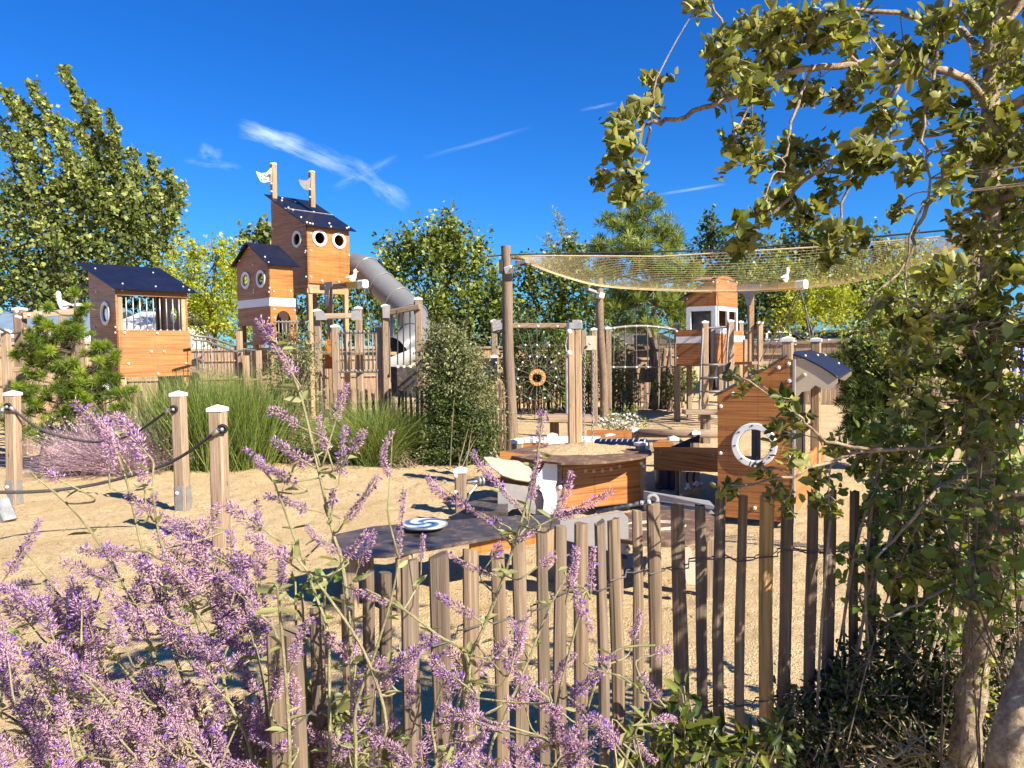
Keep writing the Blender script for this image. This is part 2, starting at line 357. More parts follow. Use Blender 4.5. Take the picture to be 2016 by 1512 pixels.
SKY_SAT = 1.3; SKY_TINT = (.32, .84, 1.45); CLOUD = (9, 11.2, 14.5); EXPO = 1.22
# ================================================================== THE SETTING
def lin(a, b, n): return [a + (b - a) * i / (n - 1) for i in range(n)]
gx = np.array(sorted(set([round(v, 3) for v in lin(-8, 6.5, 260)] + [-400, -160, -80, -45, -28, -20, -15, -12, -10, -9, 7, 8, 9, 10, 12, 15, 20, 28, 45, 80, 160, 400])))
gy = np.array(sorted(set([round(v, 3) for v in lin(1.2, 13, 230)] + [round(v, 3) for v in lin(13.2, 20, 40)] + [-60, -20, -6, -3, -1, 0, .6, 21, 24, 28, 34, 45, 70, 120, 250, 600])))
XX, YY = np.meshgrid(gx, gy); ZZ = np.zeros_like(XX)
for j, y in enumerate(gy):
    for i, x in enumerate(gx):
        if -9 < x < 8 and -2 < y < 20: ZZ[j, i] = .035 * noise.noise((x * .5, y * .5, 3)) + .022 * noise.noise((x * 1.9, y * 1.9, 7)) + .012 * noise.noise((x * 6, y * 6, 1))
grs = np.random.default_rng(3)
for _ in range(1500):  # scuffed footprints: a hollow with a pushed-up lip
    fx, fy = grs.uniform(-6.5, 5.5), grs.uniform(2.4, 12.5); an = grs.uniform(0, 3.14); ra, rb = grs.uniform(.09, .17), grs.uniform(.05, .085); dp = grs.uniform(.01, .028)
    ia, ib = np.searchsorted(gx, [fx - .4, fx + .4]); ja, jb = np.searchsorted(gy, [fy - .4, fy + .4]); dx, dy = XX[ja:jb, ia:ib] - fx, YY[ja:jb, ia:ib] - fy
    u, v = dx * np.cos(an) + dy * np.sin(an), -dx * np.sin(an) + dy * np.cos(an); q = (u / ra) ** 2 + (v / rb) ** 2; ZZ[ja:jb, ia:ib] += -dp * np.exp(-q) + dp * .55 * np.exp(-((np.sqrt(q) - 1.5) ** 2) * 4)
nx = len(gx); gm = MB(); gm.v = list(zip(XX.ravel().tolist(), YY.ravel().tolist(), ZZ.ravel().tolist()))
gm.f = [[j * nx + i, j * nx + i + 1, (j + 1) * nx + i + 1, (j + 1) * nx + i] for j in range(len(gy) - 1) for i in range(nx - 1)]; gm.uv = [[(0, 0)] * 4] * len(gm.f)
tag(gm.build('ground', M['sand'], smooth=True), 'pale golden sand covering the playground', kind='structure')

def ang(deg): return V((math.cos(R(deg)), math.sin(R(deg)), 0)), V((-math.sin(R(deg)), math.cos(R(deg)), 0))
def porthole(parent, O, a, n, px, py, r, w=.065, name='porthole'):
    u, z = pl(O, a, px, py); c = O + a * u + Z * (z - O.z)
    mb = MB(); mb.ring(c + n * .012, n, r, r - w, .03); mb.build(name, M['white'], parent, smooth=True, ang=40)
    return (u, z, r - w - .004)

# ================================================================== LEFT PLAYHOUSE
C = at(233, 744, 13.0); a, b = ang(47); nF = V((a.y, -a.x, 0)); nL = -a
O = V((C.x, C.y, 0)); W, D = 1.27, 1.25
LH = thing('cabin_playhouse', 'raised playhouse with navy lean-to roof and steel window bars behind the young pine', 'playhouse', O)
zb = at(233, 744, 13).z; zs = at(235, 650, 13).z; zo = at(241, 580, 13).z; zf = at(230, 566, 13).z
zt = pl(O, b, 186, 522)[1]
panel('front_panel', O, a, [(0, zb), (W, zb), (W, zs), (0, zs)], nF, .03, 'hpl_lit', LH)
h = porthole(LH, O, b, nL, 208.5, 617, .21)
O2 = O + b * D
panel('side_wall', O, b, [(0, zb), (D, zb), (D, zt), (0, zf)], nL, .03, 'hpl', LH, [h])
Or = O + a * (W - .03)
panel('side_wall', Or, b, [(.03, zb), (D, zb), (D, zt), (.03, zf)], -nL, -.03 + .06, 'hpl', LH, [(D * .45, h[1], .15)])
mr = MB(); mr.ring(Or + b * (D * .45) + Z * h[1] - a * .012, a, .21, .145, .025); mr.build('porthole', M['white'], LH, smooth=True, ang=40)
panel('lintel', O + b * .0, a, [(.035, zo - .005), (W - .035, zo - .005), (W - .035, zf - .02), (.035, zf - .02)], nF, .03, 'hpl', LH)
panel('back_panel', O2 - b * .03, a, [(.035, zb), (W - .035, zb), (W - .035, zs - .12), (.035, zs - .12)], -nF, .03, 'hpl', LH)
for uu in (.085, W - .085):
    mb = MB(); mb.beam(O + a * uu + b * .085 + Z * 0, O + a * uu + b * .085 + Z * (zo + .02), .09, .09, up=b); mb.build('post', M['post_warm'], LH)
    mb = MB(); mb.beam(O + a * uu + b * (D - .1) + Z * 0, O + a * uu + b * (D - .1) + Z * (zt - .1), .09, .09, up=b); mb.build('post', M['post_warm'], LH)
for i in range(9):
    p = O + a * (.19 + i * (W - .36) / 8) + b * .05; mb = MB(); mb.cyl(p + Z * (zs - .03), p + Z * (zo + .02), .0125, 8); mb.ball(p + Z * (zs + .0), .026); mb.build('window_bar', M['steel'], LH, smooth=True)
mb = MB(); mb.prism([O + Z * (zb + .02) + a * .04 + b * .04, O + Z * (zb + .02) + a * (W - .04) + b * .04, O + Z * (zb + .02) + a * (W - .04) + b * (D - .04), O + Z * (zb + .02) + a * .04 + b * (D - .04)], Z * .04); mb.build('deck', M['darkdeck'], LH)
mb = MB(); rf = [O - a * .04 - b * .1 + Z * (zf - .045), O + a * (W + .1) - b * .1 + Z * (zf - .045), O + a * (W + .04) + b * (D + .08) + Z * (zt + .05), O - a * .16 + b * (D + .08) + Z * (zt + .05)]
rn = (rf[1] - rf[0]).cross(rf[3] - rf[0]).normalized(); rf[3] = rf[0] + (rf[3] - rf[0]) - rn * (rf[3] - rf[0]).dot(rn); mb.prism(rf, rn * .02, ua=a, va=b); roof = mb.build('roof', M['roof'], LH)
for u_, v_ in ((.18, .2), (.55, .15), (.92, .2), (.12, .78), (.8, .75)):
    p = rf[0].lerp(rf[1], u_).lerp(rf[3].lerp(rf[2], u_), v_); bolt(LH, p + rn * .02, rn, .018)
for px, py in ((245, 655), (309, 656), (374, 655), (298, 692), (323, 692), (253, 716), (366, 715), (311, 736)):
    u, z = pl(O, a, px, py); bolt(LH, O + a * u + Z * z, nF, .027)
for px, py in ((228, 644), (228, 655), (224, 569), (190, 574), (187, 645)):
    u, z = pl(O, b, px, py); bolt(LH, O + b * u + Z * z, nL, .024)
for px in (240, 307, 372):
    u, z = pl(O, a, px, 571); bolt(LH, O + a * u + Z * z, nF, .022)

# railing bridge to the left of the playhouse
BR = thing('bridge_railing', 'weathered timber bridge railing with two posts and bolted beam left of barred playhouse', 'railing', gnd(60, 850))
pa, pb, pc = at(43, 700, 12.4), at(158, 700, 13.2), at(13, 700, 11.6)
post(BR, (pa.x, pa.y, 0), at(42, 608, 12.4).z, .15); post(BR, (pb.x, pb.y, 0), at(158, 600, 13.2).z, .12); post(BR, (pc.x, pc.y, 0), at(12, 652, 11.6).z, .11)
mb = MB(); mb.beam(at(44, 622, 12.3), at(158, 612, 13.1), .06, .1); mb.build('top_beam', M['post'], BR)
mb = MB(); mb.beam(at(20, 728, 12), at(158, 722, 13.1), .08, .08); mb.build('lower_beam', M['post'], BR)
mb = MB(); mb.tube([at(-30, 632, 11), at(0, 647, 11.4), at(17, 656, 11.6), at(40, 655, 12.3)], .02, 8); mb.build('handrail', M['rail'], BR, smooth=True)
mb = MB(); mb.beam(at(46, 650, 12.3), at(158, 645, 13.1), .05, .08); mb.build('middle_rail', M['post'], BR)
for i in range(5):
    p, q = at(52 + i * 20, 648, 12.4 + i * .16), at(52 + i * 20, 726, 12.4 + i * .16); mb = MB(); mb.beam(q, p, .05, .03); mb.build('slat', M['post'], BR)
for px, py in ((57, 620), (80, 618), (102, 616)): bolt(BR, at(px, py, 12.35), (0, -1, 0), .03)
for px, py in ((33, 613), (33, 623), (40, 625), (6, 665), (8, 732), (20, 728)): bolt(BR, at(px, py, 11.9), (0, -1, 0), .03)
GP = thing('gull_post', 'white gull cut-out with orange beak on timber post beside the barred playhouse', 'gull figure', gnd(126, 835))
g0 = at(126, 700, 13.6); post(GP, (g0.x, g0.y, 0), at(126, 610, 13.6).z, .09, cap=False)
gull(GP, at(126, 610, 13.6), V((.3, .95, 0)).normalized(), .33, facing=-1)

# rope bridge right of the playhouse
RB = thing('ramp_bridge', 'sloping rope bridge with two bolted steel handrails leading down to short posts', 'bridge', gnd(440, 840))
top = [at(380, 661, 13.6), at(410, 664, 13.9), at(440, 673, 14.2), at(470, 686, 14.5), at(502, 690, 14.8)]
low = [at(380, 668, 13.2), at(405, 671, 13.5), at(435, 682, 13.8), at(462, 692, 14.1), at(478, 690, 14.3)]
for r_ in (top, low):
    mb = MB(); mb.tube(r_, .022, 8); h_ = mb.build('handrail', M['rail'], RB, smooth=True)
    for k in range(9):
        s = (k + .5) / 9 * 4; i = min(3, int(s)); p = r_[i].lerp(r_[i + 1], s - i); mb = MB(); mb.tube([p, p - Z * .55], .009, 5); mb.build('hanger', M['netrope'], RB); bolt(RB, p, (0, -1, 0), .022)
for px, y0, Yd in ((474, 652, 14.4), (511, 690, 14.8), (486, 700, 14.2)):
    p = at(px, 760, Yd); post(RB, (p.x, p.y, 0), at(px, y0, Yd).z, .1, cap=False)
for k in range(8):
    p = top[0].lerp(top[4], k / 7); q = low[0].lerp(low[4], k / 7); mb = MB(); mb.beam(p - Z * .56, q - Z * .56, .14, .03); mb.build('tread', M['post'], RB)

# ================================================================== TOWER WITH TWO HOUSES
a, b = ang(47); nF = V((a.y, -a.x, 0)); nL = -a
C = at(606, 557, 18.5); O = V((C.x, C.y, 0))
T = thing('play_tower', 'tall striped play tower with flags, portholes and dark lean-to roof', 'play tower', O)
zb = C.z; zf = at(604, 442, 18.5).z; W = pl(O, a, 688, 500)[0]; D = pl(O, b, 535, 470)[0]; zt = pl(O, b, 535, 388)[1]
h1 = porthole(T, O, a, nF, 629, 469, .205); h2 = porthole(T, O, a, nF, 667, 474, .205)
panel('front_wall', O, a, [(0, zb), (W, zb), (W, zf), (0, zf)], nF, .03, 'hpl_lit_gold', T, [h1, h2])
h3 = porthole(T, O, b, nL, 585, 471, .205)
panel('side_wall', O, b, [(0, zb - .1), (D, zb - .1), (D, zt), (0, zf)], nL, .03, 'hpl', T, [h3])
panel('side_wall', O + a * (W - .03), b, [(.03, zb), (D, zb), (D, zt), (.03, zf)], a, .0301, 'hpl', T)
panel('back_wall', O + b * (D - .03), a, [(.035, zb), (W - .035, zb), (W - .035, zt - .1), (.035, zt - .1)], b, .03, 'hpl', T)
mb = MB(); mb.prism([O + a * .04 + b * .04 + Z * (zb - .1), O + a * (W - .04) + b * .04 + Z * (zb - .1), O + a * (W - .04) + b * (D - .04) + Z * (zb - .1), O + a * .04 + b * (D - .04) + Z * (zb - .1)], Z * .08); mb.build('deck', M['post_warm'], T)
mb = MB(); rf = [O - a * .06 - b * .14 + Z * (zf - .06), O + a * (W + .12) - b * .14 + Z * (zf - .06), O + a * (W + .05) + b * (D + .1) + Z * (zt + .06), O - a * .12 + b * (D + .1) + Z * (zt + .06)]
rn = (rf[1] - rf[0]).cross(rf[3] - rf[0]).normalized(); rf[3] = rf[3] - rn * (rf[3] - rf[0]).dot(rn)
mb.prism(rf, rn * .025, ua=a, va=b); rfo = mb.build('roof', M['roof'], T)
mb = MB(); mb.cyl(rf[0].lerp(rf[3], .52) + rn * .03, rf[1].lerp(rf[2], .52) + rn * .03, .012, 6); mb.build('roof_cable', M['steel'], rfo)
for u_, v_ in ((.15, .06), (.5, .04), (.85, .06), (.2, .82), (.5, .85), (.15, .5), (.6, .53), (.93, .1), (.3, .93)):
    bolt(T, rf[0].lerp(rf[1], u_).lerp(rf[3].lerp(rf[2], u_), v_) + rn * .025, rn, .03)
for px, py in ((610, 440), (604, 438)): u, z = pl(O, a, px, py); bolt(T, O + a * u + Z * z, nF, .03)
for px, py in ((612, 493), (612, 545), (634, 553), (667, 555), (687, 503), (648, 440), (612, 460)):
    u, z = pl(O, a, px, py); bolt(T, O + a * u + Z * z, nF, .03)
for px, py in ((602, 494), (601, 497), (603, 545), (593, 428), (568, 409), (537, 395), (538, 450), (601, 440)):
    u, z = pl(O, b, px, py); bolt(T, O + b * u + Z * z, nL, .03)
for uu, vv in ((.09, .09), (W - .09, .09), (.09, D - .1), (W - .09, D - .1), (.09, D * .5)):
    p = O + a * uu + b * vv; mb = MB(); mb.beam(p, p + Z * (zb - .1), .12, .12, up=b); mb.build('post', M['post_warm'], T)
mb = MB(); mb.beam(O + b * .09 + Z * (zb - .17), O + a * W + b * .09 + Z * (zb - .17), .1, .14); mb.build('deck_beam', M['post_warm'], T)
mb = MB(); mb.beam(O + a * .09 + Z * (zb - .17), O + a * .09 + b * D + Z * (zb - .17), .1, .14); mb.build('deck_beam', M['post_warm'], T)
# flag poles and flags
def flag(px, pt, pb_, fl, txt):
    base = at(px, pb_, 19.6); tp = at(px - 1, pt, 19.6); mb = MB(); mb.beam(base - Z * .15, tp, .13, .13, up=b); pole = mb.build('flag_pole', M['post_warm'], T)
    m2 = MB(); m2.cyl(tp, tp + Z * .035, .085, 8); m2.build('pole_cap', M['cap'], pole)
    n = V((0, -1, 0)); q = [at(x, y, base.y - .09) for x, y in fl]; mb = MB(); mb.prism(q, V((0, .022, 0))); f = mb.build('flag', M['white' if txt else 'grey'], T)
    if txt:
        for s, x, y, sz, sl in txt:
            cu = bpy.data.curves.new('lettering', 'FONT'); cu.body = s; cu.size = sz; cu.shear = .25; cu.extrude = .001
            t = bpy.data.objects.new('t', cu); COL.objects.link(t); dg = bpy.context.evaluated_depsgraph_get(); me = bpy.data.meshes.new_from_object(t.evaluated_get(dg)); bpy.data.objects.remove(t)
            lo = bpy.data.objects.new('lettering', me); COL.objects.link(lo); me.materials.clear(); me.materials.append(M['dark']); lo.parent = f
            lo.location = at(x, y, base.y - .096) - ORG[T.name]; lo.rotation_euler = (R(90), R(-sl), 0); ORG[lo.name] = ORG[T.name]
    for yy in (.1, .3): bolt(T, base + Z * yy + V((-.03, -.07, 0)), (0, -1, 0), .03)
    if txt:
        mb = MB()
        for k in range(6): mb.beam(at(528 + k * .4, 343 + k * 2.4, base.y - .1), at(534, 342 + k * 2.4, base.y - .1), .006, .01)
        mb.build('emblem', M['dark'], f)
flag(539, 324, 386, [(534, 330), (524, 340), (514, 341), (504, 337), (507, 346), (513, 357), (520, 360), (527, 358), (534, 357)], [('La Plage', 511, 349, .078, 4), ('à Flo', 514, 355.5, .078, 3)])
flag(614.5, 340, 397, [(611, 349), (604, 355), (596, 355), (588, 353), (590, 362), (596, 370), (603, 374), (610, 374)], None)

# lower house joined to the tower
C = at(533, 674, 17.0); O = V((C.x, C.y, 0)); W = 1.0; D = pl(O, b, 468, 600)[0]
zf = at(533, 519, 17).z; zw1 = at(533, 586, 17).z; zw2 = at(533, 602, 17).z
um, zapex = pl(O, b, 491, 481); zl = pl(O, b, 468, 521)[1]
Wv = pl(O, a, 577, 560)[0]; zdeck = at(533, 676, 17).z
ho = [porthole(T, O, b, nL, 484, 552, .2), porthole(T, O, b, nL, 514, 549, .2)]
ul, zc = pl(O, b, 500, 641); 
panel('gable_wall', O, b, [(0, zw1), (D, zw1), (D, zl), (um, zapex), (0, zf)], nL, .03, 'hpl', T, ho)
panel('gable_wall', O, b, [(0, zdeck), (ul, zdeck), (ul, zc), (D, zc), (D, zw2), (0, zw2)], nL, .03, 'hpl', T)
panel('white_band', O + nL * .004, b, [(0, zw2 - .0), (D, zw2), (D, zw1), (0, zw1)], nL, .03, 'white', T)
panel('front_wall', O, a, [(.0, zw1), (Wv, zw1), (Wv, zf), (.0, zf)], nF, .03, 'hpl_lit_gold', T)
panel('white_band', O + nF * .004, a, [(-.002, zw2), (Wv + .05, zw2), (Wv + .05, zw1), (-.002, zw1)], nF, .03, 'white', T)
u0, z0 = pl(O, a, 544, 631); u1, z1 = pl(O, a, 572, 612)
arch = [(u0, z0 - .4)] + [(u0 + (u1 - u0) * (.5 - .5 * math.cos(math.pi * k / 10)), z0 + (z1 - z0) * math.sin(math.pi * k / 10)) for k in range(11)] + [(u1, z0 - .4)]
panel('door_panel', O, a, [(0, zw2), (0, z0 - .4)] + arch + [(Wv + .05, z0 - .4), (Wv + .05, zw2)], nF, .03, 'hpl_lit_gold', T)
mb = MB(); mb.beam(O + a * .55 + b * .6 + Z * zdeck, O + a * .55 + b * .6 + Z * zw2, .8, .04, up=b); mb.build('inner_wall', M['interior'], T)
def gslope(u0, z0, u1, z1, nm):
    d = V((0, 0, 0)); p0 = O + b * u0 + Z * z0 + nL * .09; p1 = O + b * u1 + Z * z1 + nL * .09; q0 = p0 + a * (Wv + .22); q1 = p1 + a * (Wv + .22)
    n = (q0 - p0).cross(p1 - p0).normalized(); n = n if n.z > 0 else -n; mb = MB(); mb.prism([p0, q0, q1, p1], n * .022, ua=a, va=b); mb.build(nm, M['roof'], T)
sl = (zapex - zf) / um; gslope(-.1, zf - .1 * sl + .02, um, zapex + .02, 'roof'); sl2 = (zapex - zl) / (D - um); gslope(D + .1, zl - .1 * sl2 + .02, um, zapex + .02, 'roof')
for px, py in ((467, 576), (467, 581), (500, 571), (500, 576), (530, 575), (531, 567), (529, 517), (522, 506), (498, 521), (472, 513), (492, 487), (502, 630), (530, 626), (471, 630), (502, 657)):
    u, z = pl(O, b, px, py); bolt(T, O + b * u + Z * z, nL, .027)
for px, py in ((539, 574), (540, 609), (580, 611), (541, 626), (572, 573)): u, z = pl(O, a, px, py); bolt(T, O + a * u + Z * z, nF, .027)
for p in (O + a * .08 + b * .08, O + a * Wv + b * .1, O + b * (D - .08) + a * .08, O + b * (D * .55) + a * .08):
    mb = MB(); mb.beam(p, p + Z * (zw2 - .03), .11, .11, up=b); mb.build('post', M['post_warm'], T)
mb = MB(); mb.prism([O + Z * (zdeck - .02), O + a * 1.5 + Z * (zdeck - .02), O + a * 1.5 + b * D + Z * (zdeck - .02), O + b * D + Z * (zdeck - .02)], Z * .06); mb.build('deck', M['post_warm'], T)
# balustrade of steel bars under the arch
Pb = O - b * .12
for i in range(10):
    px = 541 + i * 7.3; u, z = pl(Pb, a, px, 633); p = Pb + a * u; mb = MB(); mb.cyl(p + Z * zdeck, p + Z * z, .013, 6); mb.ball(p + Z * z, .03); mb.build('baluster', M['rail'], T, smooth=True)
ua, za = pl(Pb, a, 538, 634); ub, zb_ = pl(Pb, a, 608, 634); mb = MB(); mb.cyl(Pb + a * ua + Z * za, Pb + a * ub + Z * zb_, .018, 8); mb.build('top_rail', M['rail'], T)

# ---- tube slide
S = thing('tube_slide', 'grey plastic tube slide spiralling down from the tall tower', 'slide', gnd(800, 800))
def spl(P, n):
    out = []
    for i in range(len(P) - 1):
        p0, p1, p2, p3 = P[max(i - 1, 0)], P[i], P[i + 1], P[min(i + 2, len(P) - 1)]
        for k in range(n):
            t = k / n; out.append(.5 * ((2 * p1) + (-p0 + p2) * t + (2 * p0 - 5 * p1 + 4 * p2 - p3) * t * t + (-p0 + 3 * p1 - 3 * p2 + p3) * t ** 3))
    return out + [P[-1]]
sp = spl([at(694, 524, 19.9), at(722, 533, 19.5), at(752, 562, 19.1), at(785, 592, 18.7), at(812, 622, 18.2), at(816, 660, 17.6), at(786, 690, 17.2), at(742, 712, 17.0)], 8)
nseg = 7; per = (len(sp) - 1) // nseg
for i in range(nseg):
    seg = sp[i * per:(i + 1) * per + 1]
    if i < 6:
        mb = MB(); mb.tube(seg, .345, 24, False); o = mb.build('tube_segment', M['tube'], S, smooth=True)
        if i:
            mb = MB(); t = (seg[1] - seg[0]).normalized(); mb.ring(seg[0], t, .375, .34, .05, 28); mb.build('flange', M['tube'], S, smooth=True, ang=40)
# open chute at the end
seg = sp[6 * per - 2:]; mb = MB(); m_ = 12
for i, p in enumerate(seg):
    t = (seg[min(i + 1, len(seg) - 1)] - seg[max(i - 1, 0)]).normalized(); w = t.cross(Z).normalized(); u = w.cross(t)
    for r_ in (.4, .37):
        for k in range(m_ + 1):
            an = math.pi * (1.0 + k / m_); mb.v.append(tuple(p + w * math.cos(an) * r_ + u * (math.sin(an) * r_ + (.1 if False else 0))))
st_ = 2 * (m_ + 1)
for i in range(len(seg) - 1):
    for rr in (0, m_ + 1):
        for k in range(m_):
            q = i * st_ + rr + k; mb.f.append([q, q + 1, q + st_ + 1, q + st_]); mb.uv.append([(0, 0)] * 4)
mb.build('open_chute', M['tubelight'], S, smooth=True)
for px, Yd, y0 in ((770, 19.0, 560), (820, 17.9, 640)):
    p = at(px, 760, Yd); mb = MB(); mb.cyl((p.x, p.y + .3, 0), (p.x, p.y + .3, at(px, y0, Yd).z), .05, 10); mb.build('support_post', M['steel'], S, smooth=True)

# ---- gull crane beside the tower
def crane(nm, label, pb_, ptop, Y0, Y1, tip, gullp, blockx, ropes, bracket, w=.12):
    p = at(pb_[0], pb_[1], Y0); o = thing(nm, label, 'play crane', (p.x, p.y, 0))
    zt_ = at(ptop[0], ptop[1], Y0).z; mb = MB(); mb.beam((p.x, p.y, 0), (p.x, p.y, zt_), w, w); mb.build('post', M['post_warm'], o)
    e = at(tip[0], tip[1], Y1); s = V((p.x, p.y, zt_ - .02)); s.z = at(ptop[0], ptop[1] + 4, Y0).z
    d = (e - s).normalized(); mb = MB(); mb.beam(s - d * .3, e - d * .5, .1, .12); mb.build('arm', M['post_warm'], o)
    mb = MB(); mb.beam(e - d * .5, e - d * .12, .14, .15); mb.build('yellow_block', M['yellow'], o)
    mb = MB(); mb.beam(e - d * .12, e + d * .06, .16, .17, ch=.2); mb.build('end_cap', M['cap'], o)
    mb = MB(); sd = V((d.x, d.y, 0)).normalized(); n = V((sd.y, -sd.x, 0)); q = s + n * .075
    mb.prism([q + sd * x + Z * z for x, z in bracket], n * -.012); mb.build('bracket', M['grey'], o)
    for x, z in ((bracket[0][0] * .5, .02), (0, -.2)): bolt(o, q + sd * x + Z * z, n, .022, 'steel')
    gull(o, e - d * .38 + Z * .075, V((.75, .66, 0)), gullp, facing=1)
    for q0, q1 in ropes:
        mb = MB(); mb.tube([at(*q0), at(*q1)], .011, 5); mb.build('rope', M['netrope'], o); mb = MB(); mb.ball(at(*q0), .04); mb.build('rope_knob', M['cap'], o, smooth=True)
    return o
br1 = [(-.09, .1), (.22, .1), (.2, .0), (.1, -.06), (.075, -.2), (.06, -.42), (-.07, -.42)]
crane('gull_crane', 'gull-topped timber crane arm in front of the tall tower and slide', (652, 700), (648, 561), 16.8, 16.0, (716, 559), .27, 0, [((706, 566, 16.1), (709, 618, 16.1)), ((716, 566, 16), (740, 690, 15.4)), ((716, 566, 16), (713, 640, 16.4))], br1)
br2 = [(-.3, .1), (.3, .1), (.3, -.02), (.12, -.1), (.075, -.2), (.06, -.32), (-.06, -.32), (-.075, -.2), (-.12, -.1), (-.3, -.02)]

# ---- timber platform railings in front of the tower
RA = thing('platform_railing', 'timber platform rail with crossbeam on grey brackets and steel balusters below the tower', 'railing', gnd(690, 860))
def pstand(o, px, y0, Yd, w=.13, cap=True): p = at(px, 760, Yd); return post(o, (p.x, p.y, 0), at(px, y0, Yd).z, w, cap=cap)
pstand(RA, 628.5, 611, 15); pstand(RA, 709, 606, 15.3); pstand(RA, 663, 642, 14.3, .14); pstand(RA, 747.5, 642, 14.3, .12)
mb = MB(); mb.beam(at(630, 623, 14.95), at(709, 621, 15.25), .08, .11); mb.build('crossbeam', M['post'], RA)
for px in (631, 701):
    mb = MB(); q = at(px, 622, 14.85); mb.prism([q + V((x, 0, z)) for x, z in ((-.09, .1), (.05, .1), (.1, 0), (.13, -.08), (-.09, -.08))], V((0, -.012, 0))); mb.build('bracket', M['grey'], RA)
mb = MB(); mb.cyl(at(663, 656, 14.25), at(748, 655, 14.25), .018, 8); mb.build('top_rail', M['rail'], RA)
mb = MB(); mb.cyl(at(663, 732, 14.25), at(748, 732, 14.25), .02, 8); mb.build('bottom_rail', M['rail'], RA)
for i in range(9):
    px = 673 + i * 8.6; mb = MB(); p0, p1 = at(px, 655, 14.25), at(px + 1.5, 732, 14.25); mb.cyl(p1, p0, .014, 6); mb.ball(p0 + Z * .02, .032); mb.ball(p1 + Z * .02, .03); mb.build('baluster', M['rail'], RA, smooth=True)
mb = MB(); mb.beam(at(560, 694, 16), at(760, 696, 15.2), .9, .06); mb.build('platform_deck', M['post_warm'], RA)
mb = MB(); mb.prism([at(640, 668, 16.2), at(662, 668, 16.2), at(662, 726, 16.2), at(640, 726, 16.2)], V((0, .03, 0))); mb.build('side_board', M['hpl_lit_gold'], RA)
NF0 = thing('rope_ladder_frame', 'slanted timber frame hung with dark vertical ropes before the lower slide bend', 'climbing frame', gnd(795, 860))
pstand(NF0, 762.5, 602, 14.2, .13); pstand(NF0, 827, 588, 14.0, .13)
mb = MB(); mb.beam(at(763, 616, 14.1), at(826, 604, 13.9), .08, .1); mb.build('crossbeam', M['post'], NF0)
for px in (757, 818):
    mb = MB(); q = at(px + 3, 613 if px < 800 else 606, 14.02); mb.prism([q + V((x, 0, z)) for x, z in ((-.06, .11), (.08, .11), (.06, -.12), (-.06, -.12))], V((0, -.012, 0))); mb.build('bracket', M['grey'], NF0)
for px in (782, 794, 807):
    p0, p1 = at(px, 611 - (px - 782) * .2, 14), at(px + 1, 722, 14); mb = MB(); mb.tube([p0, p1], .013, 5); mb.build('rope', M['rope'], NF0); bolt(NF0, p1, (0, -1, 0), .035)
mb = MB(); mb.prism([at(766, 722, 14.5), at(832, 722, 14.5), at(832, 780, 14.5), at(766, 780, 14.5)], V((0, .03, 0))); mb.build('dark_panel', M['darkdeck'], NF0)
# ================================================================== RIGHT TOWER
a, b = ang(57); nF = V((a.y, -a.x, 0)); nL = -a
C = at(1409.5, 718, 16.3); O = V((C.x, C.y, 0))
RT = thing('wheelhouse_tower', 'small wheelhouse tower with white window frames, white stripes and ladder under the net', 'play tower', O)
W = pl(O, a, 1452, 560)[0]; D = pl(O, b, 1351, 560)[0]
zt = at(1409.5, 548, 16.3).z; zh = at(1409.5, 602, 16.3).z; zi = at(1409.5, 649, 16.3).z; zd = at(1409.5, 716, 16.3).z
ue, ze = pl(O, b, 1350, 585)
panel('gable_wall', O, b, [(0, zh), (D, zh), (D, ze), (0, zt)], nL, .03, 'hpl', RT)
panel('front_wall', O, a, [(0, zh), (W, zh), (W, zt - .02), (0, zt)], nF, .03, 'hpl_lit', RT)
mb = MB(); mb.prism([O + b * (D + .15) + Z * (ze - .07) + nL * .06, O + Z * (zt + .0) + nL * .06 - b * .0, O + a * (W + .1) + Z * zt, O + a * (W + .1) + b * (D + .15) + Z * (ze - .07)], Z * .03); mb.build('roof', M['roof'], RT)
panel('end_wall', O + a * (W - .06), b, [(.05, zd), (D - .06, zd), (D - .06, zh), (.05, zh)], -a, .02, 'hpl', RT)
mb = MB(); arc = [at(1405 + i * 52 / 10, 543 - 8 * math.sin(math.pi * i / 10), 16.2) for i in range(11)]
mb.prism([O + a * (W * i / 10) + Z * (zt - .01 + .11 * math.sin(math.pi * i / 10)) for i in range(11)], b * .5, ua=a, va=Z); mb.build('curved_roof', M['hpl'], RT)
def frame(O_, ax, u0, u1, z0, z1, w, n, nm='window_frame', bars=()):
    o = None
    for i, (ua, ub, za, zb_) in enumerate([(u0, u0 + w, z0, z1), (u1 - w, u1, z0, z1), (u0 + w, u1 - w, z1 - w, z1)] + [(x - w / 2, x + w / 2, z0, z1 - w) for x in bars]):
        mb = mb_all if i else MB(); mb_all = mb
        mb.prism([O_ + ax * x + Z * z for x, z in ((ua, za), (ub, za), (ub, zb_), (ua, zb_))], n * -.05, ua=ax, va=Z)
    return mb_all.build(nm, M['white'], RT)
frame(O + nL * .004, b, 0, D, zi, zh, .1, nL); frame(O + nF * .004, a, .12, W, zi - .2, zh, .09, nF, bars=(W * .55,))
mb = MB(); mb.prism([O + b * .15 + a * .1 + Z * zd, O + b * D + a * .1 + Z * zd, O + b * D + a * .1 + Z * zh, O + b * .15 + a * .1 + Z * zh], a * .02); mb.prism([O + b * (D - .05) + a * .1 + Z * zd, O + b * (D - .05) + a * W + Z * zd, O + b * (D - .05) + a * W + Z * zh, O + b * (D - .05) + a * .1 + Z * zh], b * .02)
mb.build('inner_wall', M['darkdeck'], RT)
